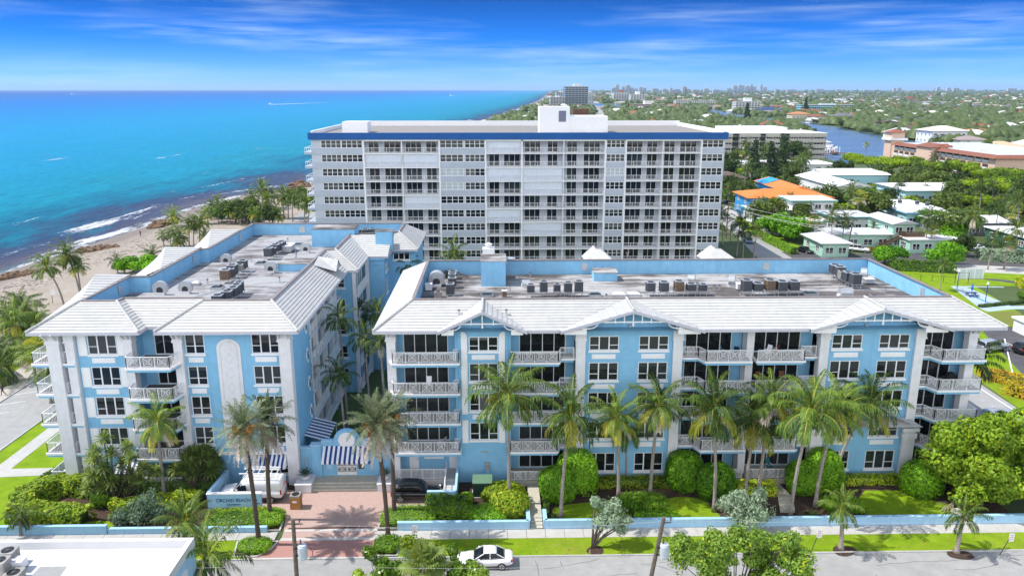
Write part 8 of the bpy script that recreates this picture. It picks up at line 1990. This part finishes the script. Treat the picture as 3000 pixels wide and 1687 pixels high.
for i, (q, s) in enumerate(((G2(210, 1080), 1.2), (G2(450, 1150), 1.3), (G2(640, 1190), 1.4), (G2(880, 1150), 1.3), (G2(1150, 1200), 1.2), (G2(1330, 1230), 1.35), (G2(1560, 1260), 1.4), (G2(1700, 1230), 1.2), (G2(1950, 1330), 1.3), (G2(2150, 1380), 1.4), (G2(2350, 1390), 1.4), (G4(1700, 330), .9), (G4(1850, 420), 1.2), (G4(2100, 400), 1.3), (G4(2330, 480), 1.3), (G4(1600, 580), .8), (G4(1750, 590), .8))): plant('poinc', i, at(*q), s * .78, lp_, gp_)
for i, (q, s, k) in enumerate(((G4(440, 1330), .95, 'lime'), (G4(560, 1310), .9, 'lime'), (G4(1180, 1330), 1.2, 'lime'), (G4(1330, 1340), 1.1, 'lime'), (G4(1060, 800), 1.1, 'lime'), (G4(1180, 820), 1.2, 'lime'), (G4(1330, 1090), 1.4, 'lime'), (G4(1440, 1060), 1.3, 'wood'), (G4(1520, 1200), .7, 'wood'), (G3(790, 960), 1.3, 'lime'), (G3(880, 990), 1.4, 'lime'), (G3(1010, 1040), 1.5, 'lime'), (G3(1110, 1000), 1.3, 'lime'), (G3(1920, 600), 1.5, 'lime'), (G3(1990, 620), 1.3, 'lime'), (G4(100, 560), 1.0, 'wood'), (G4(380, 600), .7, 'lime'))): plant(k, i, at(*q), s, {'lime': 'small round bright green tree beside the motels', 'wood': 'dark bushy tree beside the motels'}[k], {'lime': 'round trees beside the motels', 'wood': 'bushy trees beside the motels'}[k])
def G1(x, y): return (2000 + x/4.83, 250 + y/4.83)
plant('pine', 0, at(*G1(985, 1440)), .95, 'tall dark pine in front of the beige block, left one'); plant('pine', 0, at(*G1(1225, 1360)), .85, 'tall dark pine in front of the beige block, middle one'); plant('pine', 0, at(*G1(1370, 1330)), 1.0, 'tall dark pine in front of the beige block, right one'); plant('pine', 0, at(*G1(900, 560)), 1.2, 'dark columnar tree before the white six storey block'); plant('pine', 0, at(*G1(1735, 380)), 1.3, 'dark columnar tree before the aqua block')
plant('wood', 1, at(*G1(1560, 1060)), 1.5, 'wide dark bushy tree before the beige block right of the pines')
gw, lw = 'dark bushy trees in the suburbs', 'dark bushy tree in the suburb behind the tower'; gpm, lpm = 'palms in the suburbs', 'palm standing among the motels and far houses'
q_ = random.Random(8); nw = 0
while nw < 190:
    y = q_.uniform(205, 330) if nw < 60 else 330 * (2.6 ** q_.random()); x = q_.uniform(.05, .72) * y
    if x < 46 and y < 215: continue
    if not onland(x, y, .5) or abs(x - street_x(y)) < 7 or (74 < x < 140 and 160 < y < 200): continue
    plant('wood', nw, (x, y, 0), q_.uniform(.65, 1.25), lw, gw); nw += 1
pc = palm('palm', (0, 0, 0), (.4, .2, 7.5), lpm, gpm, seed=0, scale=1.1); pc2 = palm('fan', (0, 0, 0), (.2, .1, 6.0), lpm, gpm, seed=1, scale=1.25); pc3 = palm('palm', (0, 0, 0), (-.8, .3, 8.5), lpm, gpm, seed=2, scale=1.2); np_ = 0; pcs = [pc, pc2, pc3]; moved = [False]*3
def pplant(p, s, lab=None, grp=None):
    global np_
    k = np_ % 3; np_ += 1
    if not moved[k]: moved[k] = True; o = pcs[k]; o.location = p; o.scale = (s,)*3
    else: o = dup(pcs[k], p, random.uniform(0, 6.28), s)
    if lab: o['label'] = lab; o['group'] = grp
for q, s in ((G3(340, 1240), 1.1), (G3(560, 1260), 1.0), (G3(160, 1100), 1.0), (G3(420, 1300), .9), (G3(700, 720), .7), (G3(1045, 725), .7), (G3(1225, 725), .6), (G3(1310, 1050), .9), (G3(1555, 1150), .95), (G3(1680, 1150), .95), (G3(2000, 1090), .6), (G3(2100, 1090), .55), (G3(230, 560), .7), (G3(345, 590), .7), (G3(450, 560), .8), (G4(650, 420), .8), (G4(1440, 500), 1.0), (G4(1350, 470), .9), (G4(1000, 420), .6), (G4(1410, 830), .8), (G4(1560, 1200), 1.1), (G4(2000, 940), 1.0), (G4(2190, 960), 1.1), (G4(2290, 1000), 1.2), (G4(1900, 1400), .9), (G4(2130, 1400), .95), (G4(2280, 1300), .9), (G4(1000, 1150), 1.1), (G4(1080, 1160), .9), (G2(1230, 980), 1.3), (G2(1860, 1210), 1.2), (G2(380, 900), 1.0), (G7(590, 290), .6)): pplant(at(*q), s, 'palm standing beside the motels and park', 'palms beside the motels and park')
while np_ < 200:
    y = q_.uniform(205, 420) if np_ < 110 else 400 * (2.4 ** q_.random()); x = q_.uniform(.05, .72) * y
    if x < 46 and y < 215: continue
    if not onland(x, y, .5) or abs(x - street_x(y)) < 6 or (74 < x < 140 and 160 < y < 200): continue
    pplant((x, y, 0), q_.uniform(.75, 1.35)); 
# beach palms and dune scrub
def D5(x, y): return (x/3.22, 600 + y/3.22)
for i, (b, c, lab, s) in enumerate((((190, 905), (136, 782), 'leaning beach palm, leftmost of three behind the white roof', 1.1), ((236, 870), (197, 748), 'tallest wind bent beach palm behind the white roof', 1.15), ((238, 866), (226, 780), 'shorter beach palm beside the tallest one', .9), ((345, 800), (342, 768), 'beach palm bush left of the stepped parapet', .95), ((450, 790), (446, 750), 'spiky dark beach palm against the stepped parapet', 1.0))):
    bb = at(b[0] , b[1], .0); cc = atY(*c, bb.y); palm('coco' if i != 3 else 'palm', bb, cc, lab, seed=i, scale=s * .92)
gb = 'beach palms behind the left block'
for i, (bx, by, cx_, cy_, s) in enumerate(((500, 724, 503, 682, .9), (530, 722, 526, 690, .9), (555, 724, 556, 660, .95), (568, 724, 570, 655, 1.0), (586, 720, 588, 650, 1.0), (505, 660, 508, 633, 1.0), (620, 640, 620, 606, 1.1), (632, 632, 640, 598, 1.1), (660, 640, 662, 612, 1.1), (742, 610, 735, 575, 1.2), (770, 612, 768, 555, 1.3), (780, 640, 782, 590, 1.2), (795, 610, 798, 572, 1.2), (832, 640, 830, 576, 1.2), (845, 640, 846, 582, 1.2), (858, 650, 857, 588, 1.1), (893, 655, 893, 594, 1.1), (905, 655, 907, 600, 1.1), (640, 655, 642, 618, 1.0), (675, 655, 678, 620, 1.0), (690, 640, 690, 606, 1.1), (705, 660, 706, 625, .9), (725, 655, 724, 620, 1.0), (745, 660, 748, 628, .9), (775, 662, 776, 630, .9), (815, 662, 815, 630, .9), (610, 655, 606, 625, .9), (480, 720, 478, 690, .8), (520, 740, 520, 706, .8), (598, 735, 600, 690, .8))):
    bb = at(bx, by); palm('coco' if i % 3 else 'palm', bb, atY(cx_, cy_, bb.y), 'coconut palm on the sand between the left block and the sea', gb, seed=i, scale=s)
for i, (x, y, s) in enumerate(((650, 650, .9), (690, 652, .95), (720, 648, .9), (760, 655, .9), (800, 658, .8), (740, 640, .9), (700, 636, .9), (875, 605, .9), (905, 615, .9), (390, 795, .8), (420, 800, .9), (440, 805, .7), (365, 802, .7), (640, 636, .8))): plant('lime' if i > 8 or i % 3 == 0 else 'wood', i, at(x, y), s, 'dense dune scrub tree behind the stepped parapet', 'dune scrub trees')
for i, (bx, by, cx_, cy_, k, s, lab) in enumerate(((60, 960, 58, 905, 'coco', 1.2, 'palm by the promenade, back of the left group'), (20, 985, 16, 930, 'palm', 1.3, 'palm at the left edge behind the promenade'), (110, 1010, 108, 955, 'coco', 1.2, 'palm just left of the white hip roof corner'), (0, 1120, -6, 1075, 'coco', 1.3, 'yellow green palm cut by the left edge of the photo'), (78, 985, 70, 920, 'palm', 1.35, 'palm by the promenade, farthest left group, back'), (40, 1010, 45, 955, 'coco', 1.3, 'palm by the promenade with dark wind bent fronds'), (5, 1060, 0, 1030, 'coco', 1.0, 'yellow tinged palm at the left edge of the photo'), (105, 1110, 100, 1030, 'fan', 1.7, 'fan palm with shaggy brown skirt by the promenade'), (150, 1180, 140, 1080, 'coco', .85, 'coconut palm leaning beside the beach road'), (180, 1210, 175, 1130, 'palm', .8, 'palm close to the sea side balconies'))): bb = at(bx, by); palm(k, bb, atY(cx_, cy_, bb.y), lab, seed=i, scale=s)
bush('dune_shrub', 'bright green dune shrub by the promenade at left', -70.5, 101, .02, 3.2, 2.2, 1.6, 1800, .2, 'bright', 2); bush('dune_shrub', 'yellow green dune shrub beside the promenade palms', -75, 96, .02, 2.4, 2.0, 1.5, 1500, .2, 'lime', 2)
p = at(425, 888/1); sg_ = thing('beach_sign', 'small white sign with blue figure on the sand', 'sign', at(155, 888)); p = at(155, 888); mb = MB(); mb.path([p, p + Vector((0, 0, 2.0))], .05, 6); mb.build('post', M['woodbrown'], sg_); mb = MB(); mb.box(p.x - .1, p.x + .7, p.y - .06, p.y - .03, 1.5, 2.5); mb.build('plate', M['white'], sg_)
# hedges, fences, bits of the park on the right
hedge('orange flowered croton bed, farther one by the right street', [(66.2, 97.4), (72.2, 91.8)], 2.4, 1.3, 'croton', .16, 60, 'yellow', .4); hedge('yellow croton bed, nearer one by the right street', [(66.2, 91.6), (70.8, 86.6)], 2.4, 1.3, 'yellow', .16, 60, 'croton', .45)
hedge('dark hedge below the mint motels', [(86, 161.5), (97.5, 158.5)], 2.0, 2.2, 'dark', .22, 40, 'hedge', .3); hedge('grey green clipped hedge along the side street', [(69.6, 203), (70.6, 178)], 1.6, 1.7, 'hedge', .2, 40); hedge('long yellow hedge at the far right', [(104, 146), (116, 140), (128, 132)], 2.4, 1.8, 'yellow', .25, 40, 'bright', .4); hedge('grey green shrub bank at the far right', [(112, 171), (130, 166)], 4, 2.4, 'silver', .3, 25)
hedge('low dark border of the bowling green', [(87, 131.6), (92, 133.0), (97, 134.4)], .8, .5, 'dark', .12, 50); hedge('red flower bed before the mint motel', [(86.6, 182.2), (95.5, 182.4)], 1.0, .7, 'croton', .15, 50); bush('round_bush', 'dark round shrub on the park lawn', 99.5, 137.2, .02, 1.6, 1.5, 1.6, 1400, .16, 'hedge', 2.2)
tb = thing('picnic_table', 'dark blue picnic table with closed blue parasol on the pale walk', 'table', (*at(*G7(855, 342)).xy, 0)); p = at(*G7(855, 342)); mb = MB(); mb.box(p.x - 1, p.x + 1, p.y - .4, p.y + .4, .72, .78); mb.build('tabletop', M['navy'], tb)
for s_ in (-1, 1):
    mb = MB(); mb.box(p.x - 1, p.x + 1, p.y + s_*.85 - .15, p.y + s_*.85 + .15, .42, .47); mb.build('bench', M['navy'], tb)
    mb = MB(); mb.beam((p.x + s_*.7, p.y - .9, 0), (p.x + s_*.7, p.y + .3, .72), .08); mb.beam((p.x + s_*.7, p.y + .9, 0), (p.x + s_*.7, p.y - .3, .72), .08); mb.beam((p.x + s_*.7, p.y - .9, .4), (p.x + s_*.7, p.y + .9, .4), .08); mb.build('leg', M['dark'], tb)
um = thing('closed_parasol', 'closed bright blue parasol standing in the picnic table', 'parasol', (p.x, p.y, 0)); mb = MB(); mb.path([(p.x, p.y, 0), (p.x, p.y, 2.4)], .04, 6); mb.build('pole', M['dark'], um); mb = MB(); mb.lathe([(.06, 0), (.22, .1), (.16, .8), (.05, 1.3)], (p.x, p.y, 1.2), 8); mb.build('canopy', mm('bright blue canvas', (.01, .12, .5)), um)
for q, lab in ((G7(975, 390), 'blue lamp post beside the picnic table'), (G7(735, 275), 'blue lamp post at the back of the pale walk')):
    p = at(*q); r = thing('lamp_post', lab, 'lamp post', tuple(p)); mb = MB(); mb.path([p, p + Vector((0, 0, 3.2))], .07, 6); mb.build('post', M['navy'], r); mb = MB(); mb.lathe([(.08, 0), (.22, .2), (.2, .45), (.05, .6)], (p.x, p.y, 3.2), 10); mb.build('lantern', M['whitegrey'], r)
p, q = at(*G7(740, 195)), at(*G7(950, 195)); r = thing('white_fence', 'tall white panel fence at the back of the park lawn', 'fence', tuple(p)); mb = MB(); mb.beam((p.x, p.y, 1.1), (q.x, q.y, 1.1), .08, 2.1); mb.build('panel', mm('pale blue white fence', (.55, .62, .68)), r)
for k in range(4): v = p.lerp(q, k/3); mb = MB(); mb.box(v.x - .1, v.x + .1, v.y - .16, v.y - .05, 0, 2.35); mb.build('post', WW, r)
r = thing('wire_fence', 'dark wire fence with gate frame on the park lawn', 'fence', tuple(at(*G7(820, 230)))); mb = MB(); a = at(*G7(330, 200)); b = at(*G7(715, 232)); c_ = at(*G7(828, 232))
for k in range(5): v = a.lerp(b, k/4); mb.path([v, v + Vector((0, 0, 1.3))], .05, 5)
mb.beam(a + Vector((0, 0, 1.3)), b + Vector((0, 0, 1.3)), .04)
for v in (b, c_): mb.path([v, v + Vector((0, 0, 2.2))], .06, 5)
mb.beam(b + Vector((0, 0, 2.2)), c_ + Vector((0, 0, 2.2)), .06); mb.build('frame', M['dark'], r)
r = house('white_clubhouse', 'low white clubhouse with sloping roof behind the parked suvs', 84, 118, 113.5, 118, 2.1, WW, WW, None, 'flat', .3, 1, 6, cat='building', side=False)
def bpole(q, top, lab, r0=.2):
    p = at(*q); t_ = atY(*top, p.y); r = thing('utility_pole', lab, 'utility pole', tuple(p)); mb = MB(); mb.path([p, t_], [r0, r0*.7], 8); mb.build('pole', M['wood'], r); mb = MB(); mb.beam(t_ + Vector((-1, 0, -.5)), t_ + Vector((1, 0, -.5)), .12); mb.build('crossarm', M['wood'], r); return t_
a = bpole(G3(1745, 1225), G3(1850, 745), 'leaning utility pole before the mint motel'); b = bpole(G3(205, 1000), G3(240, 540), 'utility pole on the street beside the tower, left one'); c_ = bpole(G3(445, 900), G3(458, 650), 'utility pole on the street beside the tower, right one'); bpole(G3(258, 1040), G3(272, 822), 'short pole on the street beside the tower'); d_ = bpole(G4(1730, 920), G4(1785, 560), 'leaning utility pole at far right before the white roof'); bpole(G4(645, 640), G4(668, 375), 'utility pole beside the aqua motel')
p = at(*G3(1300, 1240)); e_ = Vector((p.x, p.y - 12, 9)); wire('cable from the street poles over the motel trees', c_, e_, .6, .04); wire('second cable from the street poles over the motel trees', b, e_ + Vector((1, 0, .6)), .6, .04); wire('third cable over the motel trees', b + Vector((0, 0, -1)), e_ + Vector((-1, 0, -.6)), .6, .04)
# ---------------------------------------------------------------- the far wooded plain, one mass
tv = np.array([(0, 0, 1), (.894, 0, .447), (.276, .851, .447), (-.724, .526, .447), (-.724, -.526, .447), (.276, -.851, .447), (.724, .526, -.2), (-.276, .851, -.2), (-.894, 0, -.2), (-.276, -.851, -.2), (.724, -.526, -.2)])
tf_ = np.array([(0,1,2),(0,2,3),(0,3,4),(0,4,5),(0,5,1),(1,6,2),(2,6,7),(2,7,3),(3,7,8),(3,8,4),(4,8,9),(4,9,5),(5,9,10),(5,10,1),(1,10,6)])
def wood(name, n, ya, yb, xlo, xhi, szf, m, seed):
    q = np.random.default_rng(seed); V = []; F = []; c = 0; cnt = 0
    while cnt < n:
        u = q.random(); y = 1 / (1/ya + (1/yb - 1/ya) * u); x = q.uniform(xlo, xhi) * y
        if not onland(x, y, -3) or abs(x - street_x(y)) < 9: continue
        if y > 700 and math.sin(x*.011 + y*.004) * math.sin(y*.009 - x*.003) > .62: continue
        s = szf(y) * q.uniform(.6, 1.35); hh = s * q.uniform(.7, 1.1); v = tv * (1 + .28*q.normal(size=(len(tv), 1))) * np.array([s, s, hh]); a = q.uniform(0, 6.28); ca, sa = math.cos(a), math.sin(a); v = np.stack([v[:, 0]*ca - v[:, 1]*sa + x, v[:, 0]*sa + v[:, 1]*ca + y, v[:, 2] + hh*.55], 1); V.append(v); F.append(tf_ + c); c += len(tv); cnt += 1
    o = npmesh(name, np.concatenate(V), np.concatenate(F), L[m]); o['kind'] = 'stuff'; return o
L['farwood'] = leafmat('far tree crown', (.016, .036, .012), (.075, .10, .032), .1, .05)
wood('wooded_plain', 14500, 520, 16000, -.1, .92, lambda y: 3.8 + y/800, 'farwood', 3)
q = np.random.default_rng(12); mb = MB(); k = 0                      # roofs too far to tell apart
while k < 420:
    u = q.random(); y = 1 / (1/1500 + (1/14000 - 1/1500) * u); x = q.uniform(-.05, .74) * y
    if not onland(x, y, 6): continue
    w_, d_, h_ = q.uniform(7, 13) * (1 + y/6000), q.uniform(6, 10), 6 + y/1600; mb.m = int(q.integers(0, 5)); mb.box(x - w_, x + w_, y - d_, y + d_, 0, h_*.8); mb.add([(x - w_, y - d_, h_*.8), (x + w_, y - d_, h_*.8), (x + w_, y + d_, h_*.8), (x - w_, y + d_, h_*.8), (x - w_*.5, y, h_*1.15), (x + w_*.5, y, h_*1.15)], [(0, 1, 5, 4), (1, 2, 5), (2, 3, 4, 5), (3, 0, 4)]); k += 1
mb.build('distant_rooftops', [mm('far pale roof', (.40, .40, .41)), mm('far grey roof', (.26, .26, .27)), mm('far tan roof', (.34, .29, .24)), RTERRA, RSLATE])['kind'] = 'stuff'
def leafywood(name, n, ya, yb, xlo, xhi, m, seed, lf=.55):
    q = np.random.default_rng(seed); Q = []; cnt = 0
    while cnt < n:
        u = q.random(); y = 1 / (1/ya + (1/yb - 1/ya) * u); x = q.uniform(xlo, xhi) * y
        if not onland(x, y, .5) or abs(x - street_x(y)) < 7 or (x < 46 and y < 230) or (70 < x < 140 and 160 < y < 212): continue
        v = sph(46); v[:, 2] = np.abs(v[:, 2]); s = q.uniform(1.4, 3.0); P = v * np.array([s, s, s*.8]) * (1 - .3*q.random((46, 1))) + np.array([x, y, s*.35]); Q.append(leafquads(P, v, lf * (1 + y/1500), None, .6, 1.2)); cnt += 1
    V = np.concatenate(Q).reshape(-1, 3); o = npmesh(name, V, np.arange(len(V)).reshape(-1, 4), L[m]); o['kind'] = 'stuff'; return o
leafywood('undergrowth', 1500, 205, 900, .02, .74, 'wood', 5); leafywood('undergrowth', 350, 230, 600, .1, .74, 'poinc', 6)
